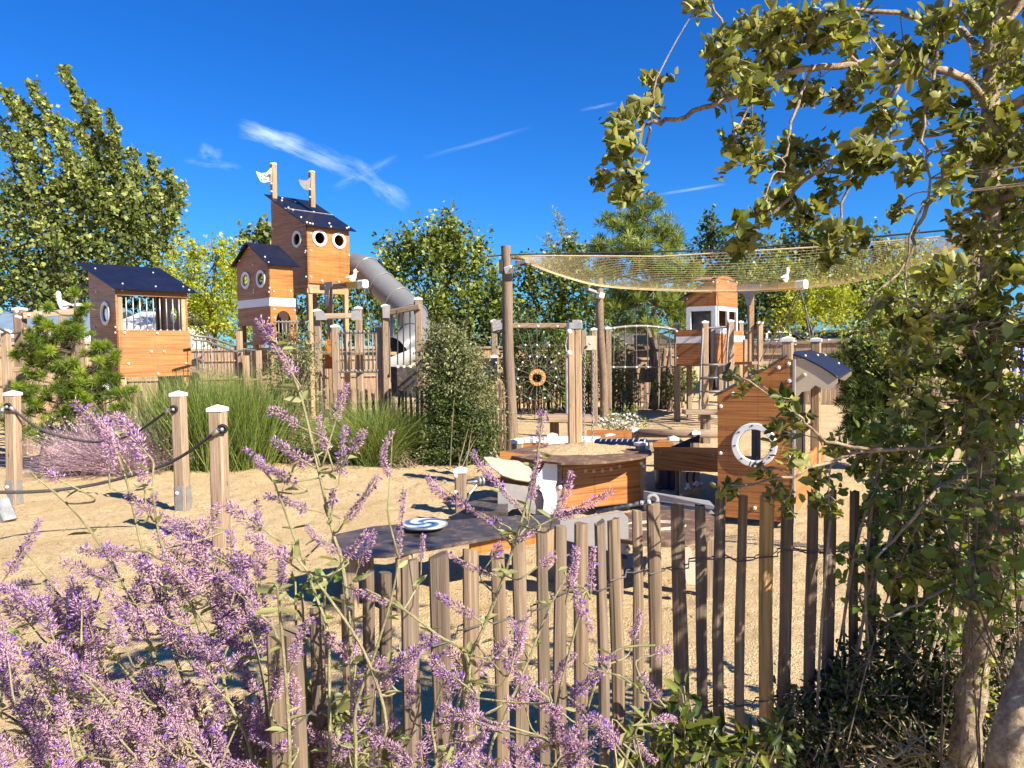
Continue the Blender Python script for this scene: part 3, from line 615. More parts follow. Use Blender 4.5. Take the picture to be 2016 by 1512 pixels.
# lower panels: balcony in front of the left face
Ob = O + nL * .0 + nF * .0
Ob = at(1386, 700, 15.7); Ob = V((Ob.x, Ob.y, 0)); al = -b if False else b
u_, z1 = pl(Ob, b, 1331, 650); u0, z0 = pl(Ob, b, 1331, 717); zb1 = pl(Ob, b, 1335, 663)[1]; zb2 = pl(Ob, b, 1335, 676)[1]
panel('balcony_panel', Ob, b, [(0, z0), (u_, z0), (u_, zb2), (0, zb2)], nL, .03, 'hpl', RT)
panel('balcony_panel', Ob, b, [(0, zb1), (u_, zb1), (u_, z1), (0, z1)], nL, .03, 'hpl', RT)
panel('white_band', Ob + nL * .004, b, [(0, zb2), (u_, zb2), (u_, zb1), (0, zb1)], nL, .03, 'white', RT)
for px, py in ((1332, 652), (1333, 704), (1383, 651), (1383, 703)): u, z = pl(Ob, b, px, py); bolt(RT, Ob + b * u + Z * z, nL, .03)
# right lower panels
Oc = at(1411, 700, 15.7); Oc = V((Oc.x, Oc.y, 0))
for p0, p1 in ((1411, 1432), (1443, 1464)):
    u0, _ = pl(Oc, a, p0, 700); u1, _ = pl(Oc, a, p1, 700); zA, zB = pl(Oc, a, p0, 716)[1], pl(Oc, a, p0, 651)[1]; zw = pl(Oc, a, p0, 661)[1]; zv = pl(Oc, a, p0, 673)[1]
    if p0 == 1411: panel('front_panel', Oc, a, [(u0, zA), (u1, zA), (u1, zw + .05), (u0, zw + .05)], nF, .03, 'hpl_lit', RT); panel('white_band', Oc + nF * .003, a, [(u0, zw + .05), (u1, zw + .05), (u1, zB + .05), (u0, zB + .05)], nF, .03, 'white', RT)
    else:
        panel('front_panel', Oc, a, [(u0, zA), (u1, zA), (u1, zv), (u0, zv)], nF, .03, 'hpl_lit', RT); panel('front_panel', Oc, a, [(u0, zw), (u1, zw), (u1, zB), (u0, zB)], nF, .03, 'hpl_lit', RT)
        panel('white_band', Oc + nF * .004, a, [(u0 - .02, zv), (u1 + .08, zv), (u1 + .08, zw), (u0 - .02, zw)], nF, .03, 'white', RT)
mb = MB(); q = at(1404, 690, 15.8); mb.beam((q.x, q.y, zd), (q.x, q.y, zi), .1, .05); mb.build('door_post', M['grey'], RT)
mb = MB(); mb.prism([V((at(x, 716, y).x, y, zd - .04)) for x, y in ((1331, 16.4), (1386, 15.75), (1412, 15.7), (1466, 17.6), (1400, 18))], Z * .05); mb.build('deck', M['post'], RT)
for px, Yd, y0, w_ in ((1333, 16.3, 722, .12), (1357, 17.2, 720, .11), (1388, 15.5, 634, .12), (1438, 15.5, 632, .12), (1458, 17.3, 634, .1), (1418, 17.0, 720, .11), (1332.5, 16.9, 637, .1)):
    p = at(px, 760, Yd); post(RT, (p.x, p.y, 0), at(px, y0, Yd).z, w_, cap=y0 < 700)
# ladder
for x0, x1 in (((1381, 1377), (1384, 643)), ((1431, 1427), (1437, 640))):
    pts = [at(x0[1], 829, 14.9), at(x0[0] - 1, 720, 15.2), at(x0[0] + 2, 668, 15.35), at(x1[0], x1[1], 15.5), at(x1[0] + 9, x1[1] - 4, 15.7)]; mb = MB(); mb.tube(spl(pts, 4), .024, 8); mb.build('ladder_rail', M['rail'], RT, smooth=True)
for y, yd in ((718, 15.2), (744, 15.1), (771, 15.05), (797, 15), (823, 14.9)):
    mb = MB(); mb.cyl(at(1377.5, y, yd), at(1429, y - .5, yd), .02, 8); mb.build('ladder_rung', M['rail'], RT, smooth=True)
mb = MB(); mb.cyl(at(1388, 646, 15.5), at(1436, 643, 15.5), .022, 8); mb.build('top_rail', M['rail'], RT)
for px, py in ((1353, 588), (1404, 555)): u, z = pl(O, b, px, py); bolt(RT, O + b * u + Z * z, nL, .025)
for px, py in ((1412, 556), (1432, 554), (1450, 556)): u, z = pl(O, a, px, py); bolt(RT, O + a * u + Z * z, nF, .025)

crane('gull_crane', 'gull-topped timber crane arm on T-shaped bracket right of the wheelhouse tower', (1478, 700), (1476, 566), 15.6, 14.6, (1581, 560), .3, 0,
      [((1573, 568, 14.6), (1496, 712, 14.9)), ((1576, 568, 14.6), (1512, 722, 14.6)), ((1574, 568, 14.6), (1603, 668, 14.0)), ((1577, 568, 14.6), (1600, 690, 14.2))], br2, .11)
RP = thing('platform_railing', 'short timber posts with steel rail right of the wheelhouse tower ladder', 'railing', gnd(1497, 825))
pstand(RP, 1496, 635, 15.5, .1); pstand(RP, 1468, 668, 16.2, .1, False)
mb = MB(); mb.cyl(at(1466, 653, 16), at(1497, 652, 15.5), .02, 8); mb.build('top_rail', M['rail'], RP)
mb = MB(); mb.beam(at(1466, 715, 16), at(1500, 714, 15.5), .5, .06); mb.build('deck', M['post'], RP)

# arched climbing frame with ropes
CF = thing('arched_rope_frame', 'arched steel bar hung with thin vertical ropes left of the wheelhouse tower', 'climbing frame', gnd(1260, 830))
arcp = [at(1194 + 137 * t, 651 - 9 * math.sin(math.pi * (t * .85 + .1)), 16 + .3 * t) for t in [i / 12 for i in range(13)]]
mb = MB(); mb.tube(arcp, .03, 8); mb.build('arched_bar', M['rail'], CF, smooth=True)
bot = [at(1190 + 143 * t, 723 - .5 * t, 16 + .3 * t) for t in (0, .5, 1)]; mb = MB(); mb.tube(bot, .022, 6); mb.build('bottom_rope', M['netrope'], CF)
for i in range(6):
    t = .11 + i * .158; p = arcp[0].lerp(arcp[-1], t); p = at(1194 + 137 * t, 651 - 9 * math.sin(math.pi * (t * .85 + .1)), 16 + .3 * t); q = bot[0].lerp(bot[2], t + .01); mb = MB(); mb.tube([p, q], .012, 5); mb.build('rope', M['netrope'], CF)
    bolt(CF, p, (0, -1, 0), .032); bolt(CF, q, (0, -1, 0), .028)
pstand(CF, 1198, 646, 16, .12); pstand(CF, 1170, 648, 15.6, .12)
# wobble bench in front of tower, and rear bench
def bench(nm, label, x0, x1, y, Yd, dep, th=.08, legs=(.15, .85), mat='post'):
    p0, p1 = at(x0, y, Yd), at(x1, y, Yd); o = thing(nm, label, 'bench', ((p0.x + p1.x) / 2, Yd, 0)); mb = MB(); mb.beam(p0, p1, dep, th); mb.build('seat', M[mat], o)
    for t in legs:
        q = p0.lerp(p1, t); mb = MB(); mb.beam((q.x, q.y, 0), (q.x, q.y, q.z - th / 2), .14, .16); mb.build('leg', M['log'], o)
    return o
bench('log_bench', 'low plank bench on one stump leg before the wheelhouse tower ladder', 1346, 1415, 811, 12.5, .3, .07, (.62,))
bench('plank_bench', 'wide weathered plank bench beside the spider net frame', 1078, 1166, 823, 12.2, .8, .06, (.15, .55))

# ================================================================== NET POLES, NET AND CABLES
def logpole(label, px, ytop, Yd, r, nm='net_pole', lean=0):
    p = at(px, 760, Yd); zt_ = at(px, ytop, Yd).z; o = thing(nm, label, 'pole', (p.x, p.y, 0), 'poles carrying the shade net'); k = []
    for i in range(9):
        t = i / 8; k.append(V((p.x + lean * (1 - t) + .012 * math.sin(t * 9 + px), p.y + .012 * math.cos(t * 7), -.1 + (zt_ + .1) * t)))
    mb = MB(); mb.tube(k, [r * (1.12 - .2 * i / 8 + .03 * math.sin(i * 2.3)) for i in range(9)], 16); mb.build('log', M['log'], o, smooth=True, ang=60); return o, V((p.x, p.y, zt_))
P1o, P1 = logpole('tall round log pole with floodlight and speaker holding the left corner of the net', 999, 484, 12, .085, lean=.06)
P2o, P2 = logpole('round log pole with a small floodlight behind the middle of the net', 1180, 548, 16, .085, lean=.12)
P3o, P3 = logpole('round log pole rising beside the oak trunk at the right end of the net', 1911, 428, 9, .085)
def flood(label, px, py, Yd, s, dx):
    p = at(px, py, Yd); o = thing('floodlight', label, 'floodlight', p); mb = MB(); d = V((dx, -.5, .25)).normalized(); mb.beam(p, p + d * .17 * s, .14 * s, .05 * s, ch=.2); mb.build('lamp_head', M['steel'], o)
    mb = MB(); mb.tube([p - d * .14 * s, p + d * .02, p + d * .08 + Z * .05], .018, 6); mb.build('bracket', M['steel'], o); mb = MB(); mb.beam(p - d * .18 * s - Z * .03, p - d * .08 * s - Z * .03, .1 * s, .1 * s); mb.build('wiring_box', M['cap'], o)
    mb = MB(); mb.beam(p + d * .1 * s - Z * .03 * s, p + d * .1 * s - Z * .035 * s, .1 * s, .11 * s); mb.build('glass', M['glass'], o)
flood('grey floodlight on the tall log pole near the net corner', 1018, 522, 11.85, 1.1, .9)
flood('grey floodlight with white wiring box on the rear log pole', 1170, 575, 15.8, 1.2, -.9)
sp_ = at(986.5, 525, 11.9); SPK = thing('loudspeaker', 'slim black speaker box fixed to the tall log pole', 'speaker', sp_)
mb = MB(); mb.beam(sp_ - Z * .1, sp_ + Z * .1, .06, .12); mb.build('cabinet', M['black'], SPK); mb = MB(); mb.beam(sp_ + V((0, -.062, -.08)), sp_ + V((0, -.062, .08)), .045, .006); mb.build('grille', M['dark'], SPK)
# net : front edge straight between pole tops, rear edge sagging over the rear pole
fr = [at(1012, 503, 12), at(1300, 505, 11.2), at(1600, 487, 10.2), at(1903, 462, 9)]
bk = [at(1012, 508, 12.2), at(1050, 522, 13.6), at(1100, 541, 14.9), at(1180, 562, 15.9), at(1300, 571, 16.4), at(1450, 574, 16.2), at(1580, 567, 15), at(1700, 550, 13), at(1800, 522, 11.2), at(1900, 480, 9.3)]
def along(P, t):
    s = t * (len(P) - 1); i = min(int(s), len(P) - 2); return P[i].lerp(P[i + 1], s - i)
FR = [along(fr, i / 192) for i in range(193)]; BK = [along(spl(bk, 6), i / 192) for i in range(193)]
NET = thing('shade_net', 'tan cord net canopy sagging between the log poles', 'net', P1)
def sagp(i, v): p = FR[i].lerp(BK[i], v); return p - Z * (.16 * math.sin(math.pi * v) * math.sin(math.pi * i / 192))
mb = MB()
for k in range(31):
    v = k / 30; mb.tube([sagp(i, v) for i in range(0, 193, 6)], .0021, 3, False)
for i in list(range(0, 193, 2)):
    mb.tube([sagp(i, v / 8) for v in range(9)], .0021, 3, False)
mb.build('mesh', M['cord'], NET)
for e, r_ in ((BK, .022), (FR, .012)): mb = MB(); mb.tube(e[::4], r_, 6); mb.build('edge_cord', M['cord'], NET)
CB = MB(); CB.tube([P1 - Z * .14 + V((-.28, 0, -.02)), P1 - Z * .14, along(fr, .5) + Z * .03, P3 - Z * .12], .012, 6); CB.tube([P1 - Z * .18, at(1030, 511, 12.2), at(1045, 520, 13)], .014, 6)
tag(CB.build('net_cable', M['rope'], None, P1), 'thin dark cable strung between the log poles along the net', 'cable')

# ================================================================== SPIDER NET FRAME
SN = thing('spider_net', 'timber frame strung with rope spider web round an orange ring', 'climbing net', gnd(1055, 880))
Yn = 13.5
pstand(SN, 974.5, 632, 13.7, .11); pstand(SN, 1139, 633, 13.5, .12)
mb = MB(); mb.beam(at(980, 641, 13.6), at(1139, 641, 13.4), .07, .085); mb.build('top_beam', M['post'], SN)
for px in (978, 1135): mb = MB(); q = at(px, 641, 13.3); mb.prism([q + V((x, 0, z)) for x, z in ((-.07, .1), (.07, .1), (.09, -.06), (-.07, -.1))], V((0, -.012, 0))); mb.build('bracket', M['grey'], SN)
for px in (1021, 1059, 1097): bolt(SN, at(px, 642, 13.35), (0, -1, 0), .028)
cx, cy, = 1057.5, 743.6; S_ = lambda x, y: (840 + x / 3.2875, 440 + y / 3.2875)
mb = MB(); mb.ring(at(cx, cy, Yn), (0, 1, 0), .152, .085, .04, 32); rg = mb.build('centre_ring', M['ringwood'], SN, smooth=True, ang=40)
for k in range(8): an = k * math.pi / 4 + .3; bolt(rg, at(cx, cy, Yn) + V((.118 * math.cos(an), -.02, .118 * math.sin(an))), (0, -1, 0), .013)
outer = [S_(590, 700), S_(650, 690), S_(713, 690), S_(793, 690), S_(905, 700), S_(905, 842), S_(905, 905), S_(908, 990), S_(908, 1075), S_(880, 1210), S_(800, 1270), S_(700, 1270), S_(600, 1270), S_(545, 1200), S_(500, 1075), S_(500, 990), S_(500, 900)]
r1 = []; r2 = []
for x, y in outer:
    d = math.hypot(x - cx, y - cy); r1.append((cx + (x - cx) * 42 / d, cy + (y - cy) * 45 / d)); r2.append((cx + (x - cx) * 30 / d, cy + (y - cy) * 30 / d))
mb = MB()
for (x, y), q1, q2 in zip(outer, r1, r2):
    d = math.hypot(x - cx, y - cy); mb.tube([at(cx + (x - cx) * 16 / d, cy + (y - cy) * 16 / d, Yn), at(x, y, Yn)], .007, 4)
for rr in (r1, ):
    mb.tube([at(*p, Yn) for p in rr + rr[:1]], .007, 4, False)
mb.tube([at(*S_(600, 787), Yn), at(*S_(900, 790), Yn)], .007, 4); mb.build('web_rope', M['netrope'], SN)
for x, y in ((638, 787), (713, 787), (793, 787), (855, 842), (903, 905), (908, 990), (908, 1075), (667, 862), (713, 862), (766, 865), (620, 900), (805, 900), (593, 945), (833, 940), (590, 1005), (838, 995), (600, 1058), (832, 1050), (668, 1133), (763, 1130)):
    px, py = S_(x, y); m2 = MB(); m2.ball(at(px, py, Yn - .01), .019, nu=8, nv=6); m2.build('rope_knob', M['cap'], SN, smooth=True)
# control panel left of the frame
CPn = thing('play_station', 'black play panel on capped timber post left of tall log pole', 'play panel', gnd(973, 865))
pstand(CPn, 974, 702, 13.2, .11)
mb = MB(); mb.prism([at(951, 706, 13.1), at(979, 704, 13.1), at(979, 750, 13.1), at(951, 750, 13.1)], V((0, -.03, 0))); pnl = mb.build('board', M['black'], CPn)
mb = MB(); mb.prism([at(973, 727, 13.06), at(980, 727, 13.06), at(980, 738, 13.06), at(973, 738, 13.06)], V((0, -.02, 0))); mb.build('dial_box', M['dark'], pnl); bolt(CPn, at(976.5, 714, 13.05), (0, -1, 0), .02)
mb = MB(); mb.beam(at(951, 755, 13.1), at(980, 754, 13.1), .06, .1); mb.build('lower_board', M['hpl_lit_gold'], CPn)

# big near post with chains
SW = thing('chain_post', 'thick grooved timber post with steel cap and two hanging chains', 'post', gnd(1131, 975))
p = at(1131, 760, 8.3); w_ = .145
mb = MB()
for sx in (-1, 1): mb.beam((p.x + sx * .036, p.y, 0), (p.x + sx * .036, p.y, at(1131, 645, 8.3).z), .07, w_)
mb.beam((p.x, p.y + .004, 0), (p.x, p.y + .004, at(1131, 645, 8.3).z - .01), .05, w_ * .9); mb.build('post', M['post'], SW)
mb = MB(); q = at(1131, 641, 8.3); mb.beam(q - Z * .035, q + Z * .03, .165, .165); mb.build('steel_cap', M['steel'], SW)
for y in (653, 695): bolt(SW, at(1121, y, 8.18), (-.3, -1, 0), .036)
mb = MB(); mb.tube([at(1117, 660, 8.2), at(1113, 680, 8.2), at(1117, 700, 8.2)], .008, 6); mb.tube([at(1115, 704, 8.2), at(1116, 815, 8.2)], .014, 6); mb.build('side_cable', M['steel'], SW)
mb = MB(); mb.beam(at(1148, 650, 8.6), at(1148, 697, 8.6), .055, .1); mb.build('side_block', M['post'], SW)
mb = MB(); mb.prism([at(1153, 661, 8.6), at(1173, 661, 8.6), at(1173, 689, 8.6), at(1153, 689, 8.6)], V((0, -.05, 0))); mb.build('grey_plate', M['beige'], SW); bolt(SW, at(1161, 677, 8.52), (0, -1, 0), .018, 'steel')
for px0 in (1151, 1169):
    mb = MB(); y0, y1 = (690, 871)
    for k in range(34):
        t = k / 33; c = at(px0 + (1 if px0 > 1160 else .5) * t * -3, y0 + (y1 - y0) * t, 8.55); mb.torus(c, (1, 0, 0) if k % 2 else (0, 1, 0), .0115, .004, 1.75, Z, 8, 4)
    mb.build('chain', M['steel'], SW, smooth=True)

# ================================================================== PLAYHOUSE IN FRONT (ring window)
A_, B_ = at(1413, 1018, 7.0), at(1559, 1031, 6.7); O = V((A_.x, A_.y, 0)); a = V((B_.x - A_.x, B_.y - A_.y, 0)); W = a.length; a.normalize(); b = V((-a.y, a.x, 0)); nF = -b
PH = thing('ring_window_playhouse', 'low striped playhouse with big white ring window and blue curved roof, behind the paling fence', 'playhouse', O)
z0 = .055; zl = pl(O, a, 1413, 779)[1]; ua_, zap = pl(O, a, 1556, 703); zap = zap
u, z = pl(O, a, 1485, 876); ro = .2
mb = MB(); c = O + a * u + Z * z; mb.ring(c + nF * .014, nF, ro, ro - .058, .028, 40); ringo = mb.build('ring_window', M['white'], PH, smooth=True, ang=40)
for k in range(8):
    an = k * math.pi / 4 + .1; q = c + nF * .029 + a * (.171 * math.cos(an)) + Z * (.171 * math.sin(an)); m2 = MB(); m2.beam(q - a * .008 + Z * .004, q + a * .01 + Z * .008, .006, .012); m2.build('ring_fixing', M['dark'], ringo)
panel('front_wall', O, a, [(0, z0), (W, z0), (W, zap - .03), (ua_ - .015, zap), (0, zl)], nF, .022, 'hpl', PH, [(u, z, ro - .06)])
for px, py in ((1419, 800), (1443, 775), (1533, 724), (1553, 716), (1554, 750), (1419, 892), (1553, 900), (1419, 1000), (1486, 1000), (1552, 1011)):
    u, z = pl(O, a, px, py); bolt(PH, O + a * u + Z * z, nF, .021)
# left slope roof board edge and posts
mb = MB(); p0 = O + a * -.03 + Z * (zl - .005) - b * .02; p1 = O + a * (ua_ - .02) + Z * (zap + .012) - b * .02; n = (p1 - p0).cross(b).normalized(); n = n if n.z > 0 else -n
mb.prism([p0, p1, p1 + b * .75, p0 + b * .75], n * .012, ua=a, va=b); mb.build('left_roof', M['darkdeck'], PH)
Rr = O + a * W
mb = MB(); mb.beam(Rr - a * .05 + b * .07, Rr - a * .05 + b * .07 + Z * (at(1557, 668, 6.75).z), .09, .09, up=b); po = mb.build('post', M['post'], PH)
def capat(c, hw, par):
    m2 = MB(); q = [c + a * (sx * hw) + b * (sy * hw) - Z * .02 for sx, sy in ((-1, -1), (1, -1), (1, 1), (-1, 1))]
    m2.add(q + [x + Z * .03 for x in q] + [c + Z * .03], [[0, 1, 5, 4], [1, 2, 6, 5], [2, 3, 7, 6], [3, 0, 4, 7], [4, 5, 8], [5, 6, 8], [6, 7, 8], [7, 4, 8]]); m2.build('post_cap', M['cap'], par)
capat(Rr - a * .05 + b * .07 + Z * at(1557, 668, 6.75).z, .052, po)
mb = MB(); mb.beam(Rr + a * .012 + b * .01 + Z * z0, Rr + a * .012 + b * .01 + Z * (zap - .02), .024, .03, up=b); mb.build('corner_strip', M['grey'], PH)
uf = pl(Rr, b, 1606, 800)[0]; pf = Rr + b * uf
zf_ = (at(1606, 669, pf.y).z); mb = MB(); mb.beam(pf + Z * 0, pf + Z * zf_, .1, .1, up=b); po = mb.build('post', M['post_warm'], PH); capat(pf + Z * zf_, .058, po)
# side panel (low, in the sunlit stripe colour) with scooped top and knob
uS = pl(Rr, b, 1619, 930)[0]
zA = pl(Rr, b, 1566, 912)[1]; zB = pl(Rr, b, 1616, 872)[1]; zC = pl(Rr, b, 1566, 1010)[1]
top = [(0.03 + (uS - .03) * t, zA + (zB - zA) * t) for t in (1, .75, .5, .25, 0)]
panel('side_panel', Rr + a * .02, b, [(.03, .1), (uS, .1)] + top, a, .022, 'hpl_lit', PH)
for px, py in ((1570, 933), (1624, 960)): u, z = pl(Rr, b, px, py); bolt(PH, Rr + a * .02 + b * min(u, uS) + Z * z, a, .022)
m2 = MB(); u, z = pl(Rr, b, 1598, 935); m2.prism([Rr + a * .045 + b * (u + .13 * math.cos(t * .5236)) + Z * (z + .075 * math.sin(t * .5236)) for t in range(12)], a * -.02); m2.build('round_handle', M['beige'], PH)
# interior back wall
mb = MB(); mb.prism([O + b * .8 + a * .05 + Z * z0, O + b * .8 + a * W + Z * z0, O + b * .8 + a * W + Z * (zap - .1), O + b * .8 + a * .05 + Z * (zl - .1)], b * .02, ua=a, va=Z) if False else None
q = at(1489, 876, O.y + 2.1); mb = MB(); mb.beam((q.x, q.y, 0), (q.x, q.y, at(1489, 846, q.y).z), .1, .1, up=b); mb.build('post', M['post'], PH)
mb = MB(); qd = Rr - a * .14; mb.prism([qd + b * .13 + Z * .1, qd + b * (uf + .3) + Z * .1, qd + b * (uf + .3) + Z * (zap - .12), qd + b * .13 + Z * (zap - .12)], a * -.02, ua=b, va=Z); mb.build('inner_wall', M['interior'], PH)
# curved blue roof on scalloped brackets
def rc(t, s): # t across (out to the right), s depth
    return Rr + a * (-.06 + .42 * t) + b * (.06 + s * (uf - .02)) + Z * (zap + .03 - .1 * t - .12 * t * t)
mb = MB(); nT, nS = 10, 4
for off in (0, .014):
    for i in range(nT + 1):
        for j in range(nS + 1): mb.v.append(tuple(rc(i / nT, j / nS) + Z * off))
k_ = (nT + 1) * (nS + 1)
for i in range(nT):
    for j in range(nS):
        q = i * (nS + 1) + j; mb.f += [[q, q + 1, q + nS + 2, q + nS + 1], [k_ + q, k_ + q + nS + 1, k_ + q + nS + 2, k_ + q + 1]]
for i in range(nT):
    q = i * (nS + 1); mb.f += [[q, q + nS + 1, k_ + q + nS + 1, k_ + q], [q + nS, k_ + q + nS, k_ + q + nS + nS + 1, q + nS + nS + 1]]
for j in range(nS):
    q = nT * (nS + 1) + j; mb.f += [[q, q + 1, k_ + q + 1, k_ + q], [j, k_ + j, k_ + j + 1, j + 1]]
mb.uv = [[(0, 0)] * 4] * len(mb.f); cr = mb.build('curved_roof', M['roof'], PH, smooth=True, ang=35)
for t, s in ((.3, .15), (.35, .6), (.4, .9), (.75, .8)): bolt(PH, rc(t, s) + Z * .014, (0, -.3, 1), .014)
for bb in (.075, uf - .05):
    q = Rr + b * bb; pts = [(-.0, zap - .02)] + [(.36 * t, zap + .02 - .1 * t * .86 - .12 * t * t * .74 - .02) for t in (.25, .5, .75, 1)]
    sc_ = [(.36, zap - .23), (.3, zap - .29), (.22, zap - .27), (.18, zap - .25), (.13, zap - .3), (.07, zap - .31), (.03, zap - .36), (0, zap - .4)]
    mb = MB(); mb.prism([q + a * x + Z * z_ for x, z_ in pts + sc_], b * .02, ua=a, va=Z); br_ = mb.build('roof_bracket', M['beige'], PH); bolt(br_, q + a * .09 + Z * (zap - .16), -b, .022, 'beige')
# ================================================================== NEAR PLAY TABLE
zt = .575
PT = thing('play_table', 'brown play table heaped with sand, five-hole wood front and white wavy sides', 'play table', gnd(1130, 1000))
outl = [(978, 891), (1040, 879), (1127, 871), (1215, 877), (1281, 886), (1283, 892), (1262, 900), (1200, 908), (1150, 911), (1105, 911), (1044, 905)]
mb = MB(); mb.prism([gnd(x, y, zt) for x, y in outl], Z * -.02); mb.build('table_top', M['tabletop'], PT)
pf0, pf1 = gnd(1110, 913, zt - .02), gnd(1266, 897, zt - .02); O = V((pf0.x, pf0.y + .17, 0)); a = V((pf1.x, pf1.y + .17, 0)) - O; W = a.length; a.normalize(); b = V((-a.y, a.x, 0)); nF = -b
z1 = pl(O, a, 1115, 1004)[1]; z2 = pl(O, a, 1262, 988)[1]
hs = [pl(O, a, *p) + (.019,) for p in ((1153, 927), (1169, 928), (1186, 927), (1203, 924), (1220, 918))]
panel('front_panel', O, a, [(0, z1), (W, z2), (W, zt - .022), (0, zt - .022)], nF, .022, 'hpl_lit', PT)
for u, z, r in hs: mb = MB(); mb.cyl(O + a * u + Z * z - b * .002, O + a * u + Z * z + b * .004, r, 14); mb.build('peg_disc', M['beige'], PT)
for px, py, q in ((1123, 928, 0), (1262, 911, 0)): u, z = pl(O, a, px, py); bolt(PT, O + a * u + Z * z, nF, .026)
mb = MB(); q = O - a * .05 + b * .02; mb.beam(q, q + Z * (zt - .02), .075, .075, up=b); mb.build('leg', M['post'], PT)
bolt(PT, q - b * .04 + Z * pl(O, a, 1100, 958)[1], nF, .027); mb = MB(); mb.torus(q - b * .042 + Z * pl(O, a, 1100, 922)[1], b, .016, .005); mb.build('eye_bolt', M['steel'], PT)
q = O + a * (W + .055) + b * .06; mb = MB(); mb.beam(q, q + Z * (zt + .05), .085, .085, up=b); lg = mb.build('leg', M['post'], PT)
m2 = MB(); c = q + Z * (zt + .05); hw = .05; k_ = [c + a * (sx * hw) + b * (sy * hw) for sx, sy in ((-1, -1), (1, -1), (1, 1), (-1, 1))]
m2.add(k_ + [x + Z * .028 for x in k_] + [c + Z * .04], [[0, 1, 5, 4], [1, 2, 6, 5], [2, 3, 7, 6], [3, 0, 4, 7], [4, 5, 8], [5, 6, 8], [6, 7, 8], [7, 4, 8]]); m2.build('post_cap', M['cap'], lg)
for py in (916, ): bolt(PT, q - b * .045 + Z * pl(O, a, 1276, py)[1], nF, .023)
for py in (890, 932, 949): mb = MB(); mb.torus(q - b * .045 + a * .02 + Z * pl(O, a, 1283, py)[1], b, .016, .005, 1.3, Z); mb.build('eye_bolt', M['steel'], PT)
mb = MB(); mb.beam(gnd(1000, 886, 0) * 0 + V((gnd(1000, 890, zt).x, gnd(1000, 890, zt).y + .1, 0)), V((gnd(1000, 890, zt).x, gnd(1000, 890, zt).y + .1, zt - .02)), .08, .08); mb.build('leg', M['post'], PT)
# white wavy corner panel
Oc = O - a * .1 - b * .02; wv = [(1097, 910), (1097, 945), (1093, 960), (1097, 975), (1096, 1008), (1090, 1021), (1083, 1020), (1069, 1010), (1071, 985), (1067, 970), (1055, 955), (1056, 940), (1066, 925), (1075, 908)]
Ow = V((at(1080, 960, O.y - .1).x, O.y - .1, 0)); aw = V((1, -.15, 0)).normalized()
mb = MB(); mb.prism([at(x, y, Ow.y) for x, y in wv], V((0, .02, 0)), ua=(1, 0, 0)); mb.build('wavy_panel', M['white'], PT); bolt(PT, at(1064, 956, Ow.y - .0), (0, -1, 0), .026)
# side box panels; the white lower one is coloured grey for its shade
mb = MB(); yb = O.y - .04; mb.prism([at(x, y, yb) for x, y in ((980, 950), (1017, 955), (1052, 963), (1068, 975), (1070, 1008), (1060, 1014), (1035, 1008), (1020, 1001), (1008, 1003), (996, 1012), (980, 1003))], V((0, .02, 0)), ua=(1, 0, 0)); mb.build('side_panel', M['grey'], PT)
mb = MB(); mb.prism([at(x, y, yb + .3) for x, y in ((984, 888), (1095, 905), (1095, 965), (984, 950))], V((0, .02, 0)), ua=(1, 0, 0)); mb.build('inner_panel', M['hpl'], PT)
dsh = [(952, 900), (965, 899), (990, 904), (1020, 907), (1040, 917), (1056, 934), (1055, 940), (1040, 948), (1015, 944), (990, 936), (968, 920)]
mb = MB(); mb.prism([at(x, y, 6.75 + (y - 899) * -.004 + (1056 - x) * .001) for x, y in dsh], V((.0, .02, -.012)), ua=(1, 0, 0)); mb.build('tilted_dish', M['beige'], PT); bolt(PT, at(985, 930, 6.66), (0, -1, .4), .024)
# heaped sand
SPm = MB(); nr, na = 12, 40
for i in range(nr + 1):
    for k in range(na):
        an = 2 * math.pi * k / na; r = i / nr; wob = 1 + .5 * noise.noise((math.cos(an) * 1.6, math.sin(an) * 1.6, 2)); c = gnd(1150, 886, zt)
        x, y = c.x + .5 * r * wob * math.cos(an), c.y + .02 + .38 * r * wob * math.sin(an); h = .055 * (1 - r) ** 1.1 + .014 * (1 - r * r) * (1 + 2.6 * noise.noise((x * 14, y * 14, 0)))
        SPm.v.append((x, y, zt + max(.0015 * (1 if r < 1 else -1), h if r < .99 else -.003)))
SPm.f = [[i * na + k, i * na + (k + 1) % na, (i + 1) * na + (k + 1) % na, (i + 1) * na + k] for i in range(nr) for k in range(na)]; SPm.uv = [[(0, 0)] * 4] * len(SPm.f)
tag(SPm.build('sand_heap', M['sand'], None, gnd(1150, 886, zt), smooth=True), 'heap of loose golden sand spilled over the brown play table top', 'sand', kind='stuff')

# bobbin post left of the table
BP = thing('bobbin_post', 'short capped timber post with steel bobbin axle and low deck', 'play post', gnd(908, 1012))
g = gnd(908, 1011); post(BP, (g.x, g.y, 0), at(908, 925, g.y).z, .115)
for y in (937, 969): bolt(BP, at(897, y, g.y - .06), (-.3, -1, 0), .024)
mb = MB(); mb.cyl(at(920, 950, g.y), at(985, 943, g.y + .25), .016, 8); mb.build('axle', M['steel'], BP, smooth=True)
ax = (at(985, 943, g.y + .25) - at(920, 950, g.y)).normalized()
for x in (941, 948): mb = MB(); c = at(x, 947.5, g.y + .08 + (x - 941) * .004); mb.ring(c, ax, .052, .014, .028, 20); mb.build('bobbin', M['steel'], BP, smooth=True, ang=40)
mb = MB(); mb.tube([at(938, 955, g.y + .05), at(925, 972, g.y), at(920, 985, g.y)], .012, 6); mb.build('chain', M['steel'], BP)
mb = MB(); mb.prism([gnd(x, y, .16) for x, y in ((915, 990), (975, 975), (1000, 982), (1000, 1008), (940, 1008))], Z * -.05); mb.build('deck', M['darkdeck'], BP)

